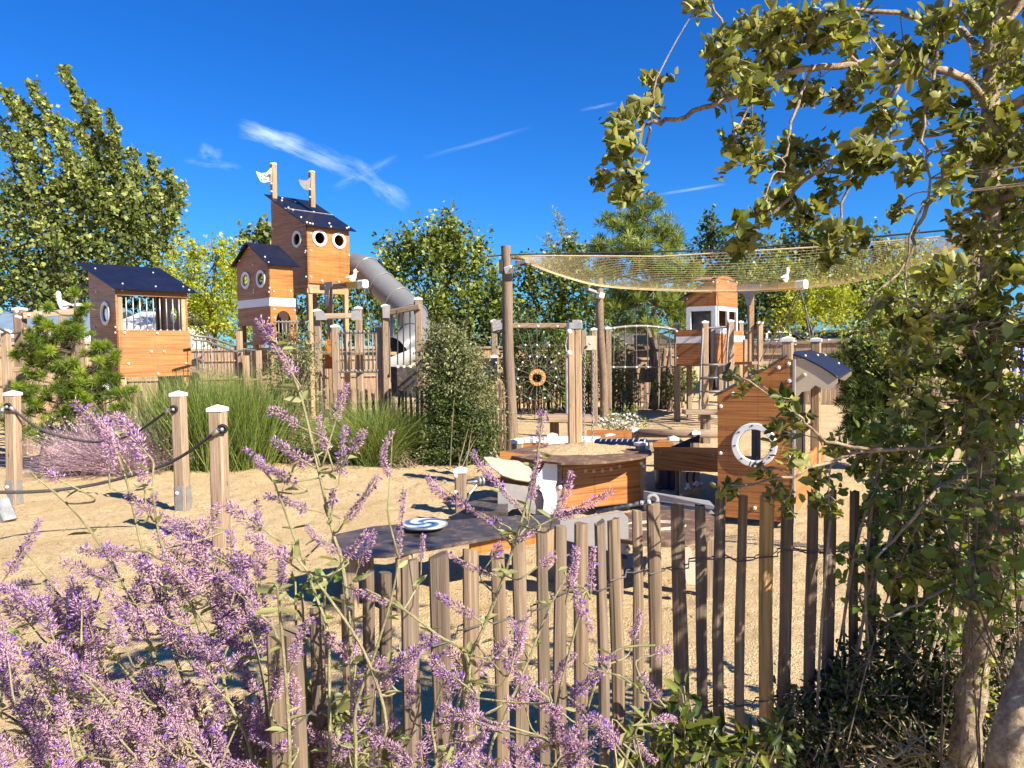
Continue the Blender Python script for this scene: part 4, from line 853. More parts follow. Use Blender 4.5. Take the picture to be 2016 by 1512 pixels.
# low platform with spinning disc
zl = .4
LP = thing('balance_table', 'long low brown play bench with rounded end and dappled shade', 'play table', gnd(880, 1100))
o_ = [(652, 1063), (654, 1056), (664, 1051), (735, 1036), (860, 1026), (980, 1017), (1100, 1012), (1112, 1020), (1105, 1031), (985, 1053), (860, 1076), (760, 1092), (700, 1092), (668, 1086), (655, 1074)]
mb = MB(); mb.prism([gnd(x, y, zl) for x, y in o_], Z * -.022); mb.build('top_board', M['darkdeck'], LP)  # dark board colour stands in for the oak's shade on the top
e0, e1 = gnd(925, 1065, zl) + V((0, .09, 0)), gnd(1100, 1034, zl) + V((0, .07, 0)); d = (e1 - e0); dd = V((d.x, d.y, 0)).normalized(); n = V((dd.y, -dd.x, 0))
mb = MB(); mb.prism([e0 - Z * .024, e1 - Z * .024, e1 - Z * .12, e0 - Z * .12], n * -.022, ua=dd, va=Z); mb.build('side_board', M['hpl_lit_gold'], LP)
for x, y, w_ in ((688, 1080, .09), (795, 1080, .1), (1085, 1030, .1), (720, 1045, .09)):
    q = gnd(x, y, zl); mb = MB(); mb.beam((q.x, q.y, 0), (q.x, q.y, zl - .022), w_, w_); mb.build('leg', M['post'], LP)
c = gnd(836, 1042, zl); DS = thing('spinning_disc', 'blue and white swirled spinning disc on the low play bench', 'spinning disc', c)
mb = MB(); mb.ring(c + Z * .035, Z, .152, .001, .022, 40); mb.build('plate', M['swirl'], DS, smooth=True, ang=40); mb = MB(); mb.cyl(c, c + Z * .03, .03, 12); mb.build('spindle', M['steel'], DS)
mb = MB(); mb.torus(c + Z * .035, Z, .15, .011, n=36, m=6); mb.build('rim', M['steel'], DS, smooth=True)

# second table behind the palings, with grey panels
zt2 = .42
T2 = thing('sand_table', 'sand-covered low table with grey panels and curved tan leg behind the palings', 'play table', gnd(1290, 1120))
o_ = [(1180, 1030), (1210, 1012), (1290, 1004), (1385, 1004), (1408, 1018), (1408, 1040), (1395, 1058), (1330, 1070), (1262, 1068), (1200, 1058)]
mb = MB(); mb.prism([gnd(x, y, zt2) for x, y in o_], Z * -.025); mb.build('table_top', M['tabletop'], T2)
q = gnd(1290, 1035, zt2); mb = MB()
for r in (.13, .09): mb.torus(q + Z * .001, Z, r, .006, 1.6, (1, .1, 0), 32, 4)
mb.build('ring_print', M['beige'], T2)
yg = gnd(1180, 1060, zt2).y - .02
mb = MB(); mb.prism([at(x, y, yg) for x, y in ((1103, 1026), (1225, 1008), (1237, 1020), (1238, 1090), (1232, 1097), (1180, 1090), (1103, 1062))], V((0, .022, 0)), ua=(1, 0, 0)); mb.build('grey_panel', M['grey'], T2); bolt(T2, at(1236, 1081, yg), (0, -1, 0), .02, 'steel')
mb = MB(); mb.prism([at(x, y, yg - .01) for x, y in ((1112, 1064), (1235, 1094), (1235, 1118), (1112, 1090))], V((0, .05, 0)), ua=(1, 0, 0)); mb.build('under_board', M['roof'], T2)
lg = [(1316, 1066), (1358, 1078), (1368, 1105), (1376, 1135), (1377, 1148), (1364, 1152), (1352, 1148), (1345, 1120), (1330, 1090)]
yl = gnd(1345, 1068, zt2).y + .05; mb = MB(); mb.prism([at(x, y, yl) for x, y in lg], V((0, .03, 0)), ua=(1, 0, 0)); mb.build('curved_leg', M['beige'], T2)
for x, y in ((1398, 1052), (1215, 1055), (1290, 1015)): q = gnd(x, y, zt2); mb = MB(); mb.beam((q.x, q.y, 0), (q.x, q.y, zt2 - .025), .07, .07); mb.build('leg', M['post'], T2)
for y0, y1, y2, y3 in ((967, 987, 1003, 983), (990, 1001, 1012, 1003)):
    mb = MB(); mb.prism([at(1268, y0, 7.1), at(1398, y1, 6.75), at(1407, y1 + 10, 6.7), at(1405, y2, 6.7), at(1268, y3, 7.1)], V((0, .03, 0)), ua=(1, 0, 0)); mb.build('side_plank', M['grey'], T2)
mb = MB(); mb.cyl(at(1176, 1008, 6.7), at(1276, 987, 6.9), .018, 10); mb.build('cross_tube', M['rail'], T2, smooth=True)
for x, y in ((1262, 990), (1276, 988)): bolt(T2, at(x, y, 6.85), (.9, -.3, 0), .026)
mb = MB(); mb.ring(at(1285, 984, 6.9), (0, -1, .2), .06, .03, .02, 20); mb.build('tube_collar', M['grey'], T2, smooth=True, ang=40)

# ================================================================== LOW BOAT / SAND PLAY GROUP
BT = thing('boat_sandbox', 'low boat-shaped sandbox of wood panels, white boards and capped posts behind the play table', 'sandbox', gnd(1200, 930))
def capn(px, y, Yd, w=.12, y1=None):
    p = at(px, y, Yd); post(BT, (p.x, p.y, 0), p.z, w)
for px, y, Yd, w_ in ((1087, 857, 9.8, .13), (1202, 858, 9.6, .13), (1251, 846, 10.2, .1), (1326, 863, 9.4, .11), (1369, 851, 10, .1), (1018, 868, 9.0, .14)): capn(px, y, Yd, w_)
def vboard(nm, mat, pts, Yd, th=.03, y2=None):
    mb = MB(); mb.prism([at(x, y, Yd + (k if y2 is None else 0)) for (x, y), k in zip(pts, [0] * 9)], V((0, th, 0)), ua=(1, 0, 0)); return mb.build(nm, M[mat], BT)
vboard('white_board', 'white', [(1020, 864), (1050, 859), (1078, 863), (1078, 874), (1020, 874)], 9.1)
vboard('white_board', 'white', [(1079, 859), (1120, 859), (1120, 880), (1079, 880)], 9.5)
vboard('white_board', 'white', [(1142, 859), (1182, 859), (1182, 885), (1142, 885)], 9.6)
vboard('low_panel', 'hpl', [(1020, 872), (1080, 872), (1080, 890), (1020, 890)], 9.0)
vboard('rear_panel', 'hpl', [(1156, 847), (1244, 847), (1244, 862), (1156, 862)], 10.1)
vboard('curved_panel', 'hpl_lit', [(1172, 868), (1180, 863), (1212, 857), (1243, 850), (1243, 880), (1172, 880)], 9.5)
vboard('curved_panel', 'hpl_lit', [(1286, 872), (1300, 866), (1315, 866), (1326, 873), (1326, 884), (1286, 884)], 9.0)
vboard('slanted_panel', 'darkdeck', [(1322, 880), (1378, 856), (1378, 872), (1360, 872), (1360, 884), (1322, 884)], 8.9)  # slanted panel in the dark board colour
mb = MB(); mb.tube([at(1256, 853, 10.1), at(1415, 854, 10)], .055, 14); mb.build('round_beam', M['post'], BT, smooth=True)
mb = MB(); mb.torus(at(1250, 854, 10.12), (0, 1, 0), .022, .007); mb.build('eye_bolt', M['steel'], BT)
# ribbed roller
r0, r1 = at(1176, 878, 8.9), at(1272, 879, 8.5); rr = .085
mb = MB(); mb.tube([r0, r1], rr, 20); ro_ = mb.build('roller_drum', M['navy'], BT, smooth=True, ang=40)
dd = (r1 - r0).normalized()
for k in range(9):
    c = r0.lerp(r1, .03 + k / 9); m2 = MB(); hel = [c + dd * (.045 * q / 6) + (Z * math.cos(-1.2 + q * .42) + V((0, -1, 0)) * math.sin(1.9 - q * .4)) * 0 + Z * (rr * math.sin(.2 + q * .28)) + V((0, -1, 0)) * (rr * math.cos(.2 + q * .28)) for q in range(9)]
    m2.tube([h - V((0, 0, 0)) for h in hel], .014, 6); m2.build('rib', M['steel'], ro_, smooth=True)
lb0, lb1 = at(1287, 880, 8.3), at(1414, 882, 7.6); O = V((lb0.x, lb0.y, 0)); a = V((lb1.x - lb0.x, lb1.y - lb0.y, 0)); W = a.length; a.normalize(); nF = V((a.y, -a.x, 0))
panel('long_panel', O, a, [(0, pl(O, a, 1287, 925)[1]), (W, pl(O, a, 1414, 930)[1]), (W, lb1.z), (0, lb0.z)], nF, .03, 'hpl', BT)
for px, py in ((1302, 890), (1405, 895)): u, z = pl(O, a, px, py); bolt(BT, O + a * u + Z * z, nF, .012, 'steel')
mb = MB(); q = at(1311, 945, 8.6); mb.tube([(q.x, q.y, .02), (q.x, q.y, at(1311, 905, 8.6).z)], .125, 20); mb.build('drum', M['navy'], BT, smooth=True, ang=40)
mb = MB(); q = at(1336, 950, 8.2); mb.beam((q.x, q.y, 0), (q.x, q.y, .5), .06, .06); mb.build('leg', M['log'], BT)
vboard('play_board', 'beige', [(1338, 928), (1378, 930), (1378, 975), (1338, 975)], 8.1, .025)
mb = MB(); mb.beam(at(1340, 978, 7.9), at(1380, 958, 7.8), .05, .05); mb.build('step_bar', M['post_warm'], BT)
for x0, y0 in ((1352, 930), (1365, 930)):
    mb = MB(); mb.tube([at(x0 + 2, y0, 8.05), at(x0, y0 + 12, 8.0), at(x0 + 3, y0 + 24, 8.0), at(x0, y0 + 34, 7.95)], .012, 6); mb.build('rope', M['rope'], BT, smooth=True)
for px, py in ((1351, 962), (1355, 958), (1359, 963), (1367, 953), (1371, 950), (1375, 953), (1381, 951), (1354, 954), (1372, 956), (1341, 975)): bolt(BT, at(px, py, 7.88), (-.2, -1, .2), .021)

# ================================================================== ROPE POSTS AND ROPES
RPg = 'capped timber rope posts in the sand'
def ropepost(label, pt, pb_, Yd, knob, foot):
    b0 = gnd(*pb_); tp = at(pt[0], pt[1], b0.y + .0); o = thing('rope_post', label, 'post', b0, RPg); w_ = .122
    mb = MB(); mb.beam(b0 - Z * .05, tp, w_, w_, up=(.12, 1, 0)); mb.build('timber', M['post'], o)
    m2 = MB(); hw = w_ / 2 + .005; u = V((.12, 1, 0)).normalized(); s = V((1, -.12, 0)).normalized(); c = tp
    k_ = [c + s * (sx * hw) + u * (sy * hw) - Z * .02 for sx, sy in ((-1, -1), (1, -1), (1, 1), (-1, 1))]
    m2.add(k_ + [x + Z * .03 for x in k_] + [c + Z * .038], [[0, 1, 5, 4], [1, 2, 6, 5], [2, 3, 7, 6], [3, 0, 4, 7], [4, 5, 8], [5, 6, 8], [6, 7, 8], [7, 4, 8]]); m2.build('post_cap', M['cap'], o)
    kp = at(*knob, b0.y - .085); d = V((-.75 if knob[2:] == () else 1, -.45, 0)).normalized()
    mb = MB(); mb.ring(kp + V((0, .01, 0)), (.35, -1, 0), .043, .012, .04, 20, .4); mb.build('rubber_collar', M['black'], o, smooth=True, ang=50)
    mb = MB(); mb.ball(kp + V((.006, -.018, 0)), .018); mb.build('collar_bolt', M['steel'], o, smooth=True)
    if foot:
        mb = MB(); f0 = b0 + Z * .0
        for sx in (-1, 1): mb.beam(b0 + s * (sx * (w_ / 2 + .006)), b0 + s * (sx * (w_ / 2 + .006)) + Z * .26, .01, .09, up=u)
        mb.beam(b0 - u * (w_ / 2 + .006), b0 - u * (w_ / 2 + .006) + Z * .27, .09, .01, up=u); mb.build('ground_shoe', M['steel'], o); bolt(o, b0 - u * (w_ / 2 + .012) + Z * .2 - s * .02, -u, .02)
    return o, kp
o1, k1 = ropepost('nearest and tallest rope post, rightmost of the capped timber three', (428, 805), (437, 1076), 0, (437, 845), False)
o2, k2 = ropepost('middle rope post with steel ground shoe in front of the tall broom', (351, 776), (361, 1006), 0, (341, 806), True)
o3, k3 = ropepost('rope post at the left edge of the photo by the young pine', (25, 775), (29, 992), 0, (14, 801), True)
def rope(label, P):
    o = thing('barrier_rope', label, 'rope', P[0], 'dark ropes between the posts'); s = spl(P, 8); mb = MB(); mb.tube(s, .014, 8); mb.build('cable', M['rope'], o, smooth=True)
    for e, f in ((s[0], s[1]), (s[-1], s[-2])):
        mb = MB(); d = (f - e).normalized(); mb.tube([e, e + d * .07], .019, 8); mb.build('ferrule', M['steel'], o, smooth=True)
rope('dark rope sagging from the nearest post low across the sand to the photo edge', [k1 + V((-.02, -.03, -.005)), at(340, 908, 6.5), at(230, 944, 6.6), at(120, 964, 6.5), at(0, 969, 6.1), at(-140, 960, 5.8)])
rope('dark rope swagged between the left post and the middle post before the pine', [k2 + V((-.03, -.03, 0)), at(270, 850, 8.2), at(210, 869, 8.4), at(150, 866, 8.5), at(80, 845, 8.4), k3 + V((.04, -.02, 0))])
rope('short dark rope leaving the left post towards the left photo edge', [k3 + V((-.03, -.02, 0)), at(-10, 835, 8), at(-60, 850, 7.6), at(-120, 845, 7.2)])
FB = thing('slanted_foot', 'slanted steel-shod timber foot at the left edge of the sand', 'post foot', gnd(8, 1026))
f0, f1 = gnd(16, 1028), at(-16, 950, gnd(16, 1028).y + .1); mb = MB(); mb.beam(f0, f1, .12, .12); mb.build('timber', M['post'], FB)
dv = (f1 - f0).normalized(); mb = MB(); mb.beam(f0, f0 + dv * .23, .135, .135); mb.build('steel_shoe', M['steel'], FB); bolt(FB, f0 + dv * .17 + V((0, -.07, .01)), (0, -1, .2), .024)

# ================================================================== FENCES
def palings(nm, label, pathpts, n, hgt, w, hv, wires, mat, gap_jit=.3, z0=-.05, lean=.03, group=None, alt=None):
    P = [V((x, y, 0)) for x, y in pathpts]; Ls = [0]
    for i in range(1, len(P)): Ls.append(Ls[-1] + (P[i] - P[i - 1]).length)
    def pa(s):
        for i in range(1, len(P)):
            if s <= Ls[i] or i == len(P) - 1: return P[i - 1].lerp(P[i], (s - Ls[i - 1]) / (Ls[i] - Ls[i - 1])), (P[i] - P[i - 1]).normalized()
    o = thing(nm, label, 'fence', P[0]); tops = []
    for k in range(n):
        s = Ls[-1] * (k + .5 + random.uniform(-gap_jit, gap_jit)) / n; p, t = pa(s); h = hgt + random.uniform(-hv, hv); ww = w * random.uniform(.75, 1.2); nn = V((t.y, -t.x, 0))
        lx = random.gauss(0, lean); mb = MB(); tw = random.uniform(-.25, .25); up = (nn + t * tw).normalized()
        b0 = p + Z * z0; b1 = p + t * (lx * h) + Z * h; segs = 5; vs = []; bow = random.uniform(-.008, .008)
        mb.plank(b0, b1, ww, w * random.uniform(.38, .6), up, random.uniform(-.011, .011), random.uniform(.84, .98))
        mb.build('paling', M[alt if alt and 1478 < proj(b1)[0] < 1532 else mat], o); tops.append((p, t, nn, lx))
    for hz in wires:
        for sgn in (1, -1):
            mb = MB(); pts = []
            for k, (p, t, nn, lx) in enumerate(tops):
                sg = sgn; c = p + Z * (hz + .012 * math.sin(k * 1.7)) + t * lx * hz
                pts += [c - t * w * .7 + nn * (sg * w * .34), c + t * w * .7 + nn * (sg * w * .34)]
                if k + 1 < len(tops): pts.append((c + tops[k + 1][0] + Z * (hz + .012 * math.sin((k + 1) * 1.7)) + tops[k + 1][1] * tops[k + 1][3] * hz) * .5 + Z * random.uniform(-.006, .006))
            mb.tube(pts, .0022 if w < .06 else .004, 4); mb.build('twisted_wire', M['ropewire'], o)
    return o
nearpath = []
for px, y in ((505, 1262), (590, 1207), (690, 1150), (760, 1112), (830, 1098), (920, 1080), (1000, 1062), (1100, 1032), (1205, 1008), (1300, 990), (1460, 974), (1615, 966), (1760, 955), (1900, 945), (2040, 935)):
    d = ray(px, y); t = (1.19 - CH) / d.z; p = EYE + d * t; nearpath.append((p.x, p.y))
random.seed(5)
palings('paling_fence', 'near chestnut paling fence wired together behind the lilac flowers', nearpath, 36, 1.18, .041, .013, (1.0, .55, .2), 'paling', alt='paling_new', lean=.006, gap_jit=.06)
g0, g1 = gnd(236, 905), gnd(850, 893)
palings('paling_fence', 'rear paling fence behind the broom clumps and grey shrub', [(at(200, 850, 12.3).x, 12.3), (at(520, 850, 11.9).x, 11.9), (at(850, 850, 11.8).x, 11.8)], 62, .98, .045, .05, (.8, .3), 'paling', lean=.03)
palings('paling_fence', 'far paling fence under the hedge behind the arched rope frame', [(at(1010, 800, 19.5).x, 19.5), (at(1345, 800, 19.8).x, 19.8)], 58, 1.05, .05, .05, (.85, .35), 'paling', lean=.03)
palings('paling_fence', 'short low paling fence at the foot of the tall log pole', [(at(958, 800, 12.4).x, 12.4), (at(1012, 800, 12.2).x, 12.2)], 7, 1.0, .05, .08, (.8, .3), 'paling', lean=.04)
def boardfence(label, x0, x1, yt0, yt1, Y0, Y1, np_):
    p0, p1 = at(x0, yt0, Y0), at(x1, yt1, Y1); o = thing('board_fence', label, 'fence', (p0.x, p0.y, 0), 'tall board fences round the playground'); L_ = math.hypot(p1.x - p0.x, p1.y - p0.y); nb = int(L_ / .11)
    d = V((p1.x - p0.x, p1.y - p0.y, 0)).normalized(); nn = V((d.y, -d.x, 0)); ht = (p0.z + p1.z) / 2; mb = MB()
    for k in range(nb):
        q = V((p0.x, p0.y, 0)) + d * (L_ * (k + .5) / nb); mb.beam(q, q + Z * (ht - .06 + random.uniform(-.01, .01)), .102, .02, up=nn)
    mb.build('boards', M['board'], o)
    for hz, w_ in ((ht - .02, .07), (ht - .32, .05), (.9, .05)):
        mb = MB(); mb.beam(V((p0.x, p0.y, hz)) + nn * .03, V((p1.x, p1.y, hz)) + nn * .03, .06, w_); mb.build('rail', M['post'], o)
    for k in range(np_):
        q = V((p0.x, p0.y, 0)) + d * (L_ * k / (np_ - 1)) - nn * .06; mb = MB(); mb.beam(q, q + Z * (ht + .02), .1, .1); mb.build('post', M['board'], o)
boardfence('tall board fence stretch between the tall log pole and the wheelhouse tower', 905, 1345, 683, 678, 22, 22, 5)
boardfence('tall board fence stretch running right from the wheelhouse tower', 1440, 1900, 675, 668, 21, 19, 5)
boardfence('tall board fence stretch seen behind the ramp bridge and balusters', 250, 760, 686, 686, 20, 21.5, 5)
boardfence('tall board fence stretch at the far left behind the young pine', -60, 190, 672, 676, 18, 19, 4)
# gate in the far fence
GT = thing('wooden_gate', 'plank gate in dark log frame under the arched rope frame', 'gate', gnd(1265, 800))
for px, w_ in ((1240, .14), (1292, .1)): p = at(px, 760, 19.2); mb = MB(); mb.beam((p.x, p.y, 0), (p.x, p.y, 1.66), w_, w_); mb.build('post', M['log'], GT)
mb = MB(); mb.beam(at(1233, 686, 19.15), at(1310, 684, 19.15), .12, .09); mb.build('lintel', M['log'], GT)
p0, p1 = at(1248, 745, 19.3), at(1288, 745, 19.3); mb = MB()
for k in range(6): q = p0.lerp(p1, (k + .5) / 6); mb.beam((q.x, q.y, .72), (q.x, q.y, 1.55), .082, .022)
mb.build('plank_panel', M['board'], GT)
for z_ in (.74, 1.3): mb = MB(); mb.beam((p0.x, p0.y - .03, z_), (p1.x, p1.y - .03, z_), .04, .07); mb.build('rail', M['post'], GT)

# ================================================================== CABINS BEYOND
def cabin(label, x0, x1, ye, yr, Yd, dep, wall, roof, slope='front', door=True):
    p0, p1 = at(x0, ye, Yd), at(x1, ye, Yd); ze = p0.z; zr = at(x0, yr, Yd + dep * (.5 if slope == 'front' else 0)).z
    o = thing('holiday_cabin', label, 'cabin', ((p0.x + p1.x) / 2, Yd, 0), 'cabins beyond the fence'); mb = MB(); x0_, x1_ = p0.x, p1.x
    if slope == 'front':
        mb.prism([(x0_ + .2, Yd, 0), (x1_ - .2, Yd, 0), (x1_ - .2, Yd, ze), (x0_ + .2, Yd, ze)], (0, dep, 0)); mb.build('wall', M[wall], o)
        ov = .35; yr_ = Yd + dep / 2; zo_ = ze - (zr - ze) * ov / (dep / 2)
        mb = MB(); mb.prism([(x0_, Yd - ov, zo_), (x1_, Yd - ov, zo_), (x1_, yr_, zr), (x0_, yr_, zr)], (0, 0, .08)); mb.prism([(x0_, Yd + dep + ov, zo_), (x1_, Yd + dep + ov, zo_), (x1_, yr_, zr + .001), (x0_, yr_, zr + .001)], (0, 0, .08)); ro = mb.build('roof', M[roof], o)
        mb = MB(); mb.beam((x0_, Yd - ov - .03, zo_ - .02), (x1_, Yd - ov - .03, zo_ - .02), .06, .16); mb.build('gutter', M['white'], ro)
    else:
        xm = (x0_ + x1_) / 2; zr = at(x0, yr, Yd).z; mb.prism([(x0_ + .3, Yd, 0), (x1_ - .3, Yd, 0), (x1_ - .3, Yd, ze), (xm, Yd, zr - .1), (x0_ + .3, Yd, ze)], (0, dep, 0)); mb.build('wall', M[wall], o)
        mb = MB()
        for xa in (x0_, x1_): mb.prism([(xa, Yd - .3, ze - .12), (xm, Yd - .3, zr), (xm, Yd + dep, zr), (xa, Yd + dep, ze - .12)], (0, 0, .1))
        mb.build('roof', M[roof], o)
    for t in (.28, .7):
        xm = x0_ + (x1_ - x0_) * t; mb = MB(); mb.prism([(xm - .45, Yd - .03, .95), (xm + .45, Yd - .03, .95), (xm + .45, Yd - .03, 2.0), (xm - .45, Yd - .03, 2.0)], (0, .02, 0)); w_ = mb.build('window', M['glass'], o)
        mb = MB(); mb.prism([(xm - .52, Yd - .05, .88), (xm + .52, Yd - .05, .88), (xm + .52, Yd - .05, 2.07), (xm - .52, Yd - .05, 2.07)], (0, .05, 0), [[(xm - .45, Yd - .05, .95), (xm + .45, Yd - .05, .95), (xm + .45, Yd - .05, 2.0), (xm - .45, Yd - .05, 2.0)]]); mb.build('window_frame', M['white'], w_)
cabin('pale cabin with blue-grey roof behind the young pine at far left', -120, 178, 655, 617, 26, 5, 'siding', 'cabinroof')
cabin('white cabin glimpsed through the barred playhouse window', 225, 345, 640, 619, 27, 4, 'white', 'white')
cabin('cabin with grey gable roof and pale siding behind the net poles', 1140, 1330, 672, 640, 27, 6, 'siding', 'cabinroof2', 'gable')
cabin('low grey-roofed cabin just right of the wheelhouse tower', 1450, 1560, 672, 646, 26, 5, 'siding', 'cabinroof2')
cabin('cabin with blue awning roof behind the fence near the dark conifer', 1590, 1720, 668, 655, 27, 4, 'siding', 'cabinroof')
BF = thing('blue_frame', 'blue painted metal post frame at the right edge behind the oak', 'metal frame', gnd(2005, 830))
for px in (1996, 2012): p = at(px, 760, 13); mb = MB(); mb.cyl((p.x, p.y, 0), (p.x, p.y, at(px, 650, 13).z), .035, 10); mb.build('post', M['bluepaint'], BF, smooth=True)
mb = MB(); mb.cyl(at(1990, 655, 13), at(2030, 653, 13), .03, 10); mb.build('rail', M['bluepaint'], BF, smooth=True)
# ================================================================== FOLIAGE TOOLS
random.seed(21); rng = np.random.default_rng(21)
def unit(a): return a / np.maximum(np.linalg.norm(a, axis=-1, keepdims=True), 1e-9)
def npmesh(name, verts, faces, mat, parent, tint=None, color=None, loc=None, smooth=False):
    """verts (n,3) world, faces (m,k)"""
    org = ORG[parent.name] if parent else V(loc) if loc is not None else V()
    me = bpy.data.meshes.new(name); n, m, k = len(verts), len(faces), faces.shape[1]
    me.vertices.add(n); me.vertices.foreach_set('co', (verts - np.array(org)).astype(np.float32).ravel())
    me.loops.add(m * k); me.loops.foreach_set('vertex_index', faces.astype(np.int32).ravel())
    me.polygons.add(m); me.polygons.foreach_set('loop_start', np.arange(0, m * k, k, dtype=np.int32))
    try: me.polygons.foreach_set('loop_total', np.full(m, k, dtype=np.int32))
    except Exception: pass
    if smooth: me.polygons.foreach_set('use_smooth', np.ones(m, dtype=bool))
    if tint is not None: me.attributes.new('tint', 'FLOAT', 'POINT').data.foreach_set('value', tint.astype(np.float32))
    if color is not None: me.attributes.new('shade', 'FLOAT_COLOR', 'POINT').data.foreach_set('color', np.hstack([color, np.ones((n, 1))]).astype(np.float32).ravel())
    me.update(calc_edges=True); me.materials.append(mat); o = bpy.data.objects.new(name, me); COL.objects.link(o)
    if parent: o.parent = parent
    else: o.location = org
    ORG[o.name] = org; return o
def leafgeo(P, D, Nn, L, W, shape='hex', fold=.25, curl=0.0):
    D = unit(D); S = unit(np.cross(D, Nn)); U = np.cross(S, D); n = len(P); L = np.broadcast_to(L, n)[:, None]; W = np.broadcast_to(W, n)[:, None]
    if shape == 'dia':
        vs = np.stack([P, P + D * L * .45 + S * W * .5 + U * W * fold * .5, P + D * L, P + D * L * .45 - S * W * .5 + U * W * fold * .5], 1); f = np.array([[0, 1, 2, 3]])
    elif shape == 'hex':
        c = -U * L * curl
        vs = np.stack([P, P + D * L * .3 + S * W * .45 + U * W * fold, P + D * L * .72 + S * W * .42 + U * W * fold + c * .4, P + D * L + c, P + D * L * .72 - S * W * .42 + U * W * fold + c * .4, P + D * L * .3 - S * W * .45 + U * W * fold], 1); f = np.array([[0, 1, 2, 3], [0, 3, 4, 5]])
    k = vs.shape[1]; faces = (np.arange(n)[:, None, None] * k + f[None]).reshape(-1, f.shape[1]); return vs.reshape(-1, 3), faces, k
def leaves(name, P, D, Nn, L, W, tint, mat, parent, shape='hex', fold=.25, curl=0.0, loc=None):
    v, f, k = leafgeo(P, D, Nn, L, W, shape, fold, curl); return npmesh(name, v, f, M[mat], parent, tint=np.repeat(tint, k), loc=loc)
def blades(name, P0, D, L, W, tint, mat, parent, droop=.4, segs=4):
    """curved grass-like ribbons"""
    n = len(P0); D = unit(D); S = unit(np.cross(D, rng.normal(size=(n, 3)))); L = np.broadcast_to(L, n)[:, None]; W = np.broadcast_to(W, n)[:, None]; vs = []
    dr = np.broadcast_to(droop, n)[:, None]; hor = D * np.array([1, 1, 0]); 
    for i in range(segs + 1):
        t = i / segs; p = P0 + D * L * t + (hor * .5 - np.array([0, 0, 1]) * .6) * L * dr * t * t; w = W * (1 - t * .85) * .5; vs += [p - S * w, p + S * w]
    vs = np.stack(vs, 1); k = vs.shape[1]; f = np.array([[2 * i, 2 * i + 1, 2 * i + 3, 2 * i + 2] for i in range(segs)]); faces = (np.arange(n)[:, None, None] * k + f[None]).reshape(-1, 4)
    return npmesh(name, vs.reshape(-1, 3), faces, M[mat], parent, tint=np.repeat(tint, k))
def ballpts(n, bias=.5): d = unit(rng.normal(size=(n, 3))); return d, rng.random(n) ** bias
def pxblob(b, Y, dr=.85):
    px, py, rx, ry = b[:4]; dy = b[4] if len(b) > 4 else 0; c = np.array(at(px, py, Y + dy)); s = (Y + dy) / F; return c, np.array([rx * s, max(rx, ry) * s * dr * .8 + .0, ry * s])
def shoots(blobs, Y, dens, slen, up=.8, out=.7, wind=(0, 0, 0), dr=.85, bias=.45):
    Ps, Ds, Ls = [], [], []
    for b in blobs:
        c, r = pxblob(b, Y, dr); n = max(4, int(dens * b[2] * b[3] / 1000)); d, q = ballpts(n, bias); Ps.append(c + d * q[:, None] * r); dd = d * out + np.array([0, 0, up]) + np.array(wind) + rng.normal(size=(n, 3)) * .3; Ds.append(unit(dd)); Ls.append(slen * rng.uniform(.5, 1.3, n))
    return np.vstack(Ps), np.vstack(Ds), np.hstack(Ls)
def shootleaves(P, D, Ls, m, rad, lsz, wr, tb=.5, tv=.25, droop=.2, updir=.5):
    """m leaves along every shoot"""
    n = len(P); t = rng.random((n, m)); base = P[:, None] + D[:, None] * (Ls[:, None] * t)[..., None] + rng.normal(size=(n, m, 3)) * (rad * (1.1 - .75 * t))[..., None]
    dl = D[:, None] * .5 + rng.normal(size=(n, m, 3)) * .8 - np.array([0, 0, droop]); nn = rng.normal(size=(n, m, 3)) * .8 + np.array([.25, -.3, updir]); sz = lsz * (.45 + .95 * rng.random(n * m) ** 1.3)
    cl = rng.normal(size=(n, 1)) * tv * .7; tint = np.clip(tb + cl + rng.normal(size=(n, m)) * tv, 0, 1)
    return base.reshape(-1, 3), dl.reshape(-1, 3), nn.reshape(-1, 3), sz, sz * wr, tint.ravel()
def cat(a): return [np.concatenate(x) for x in zip(*a)]
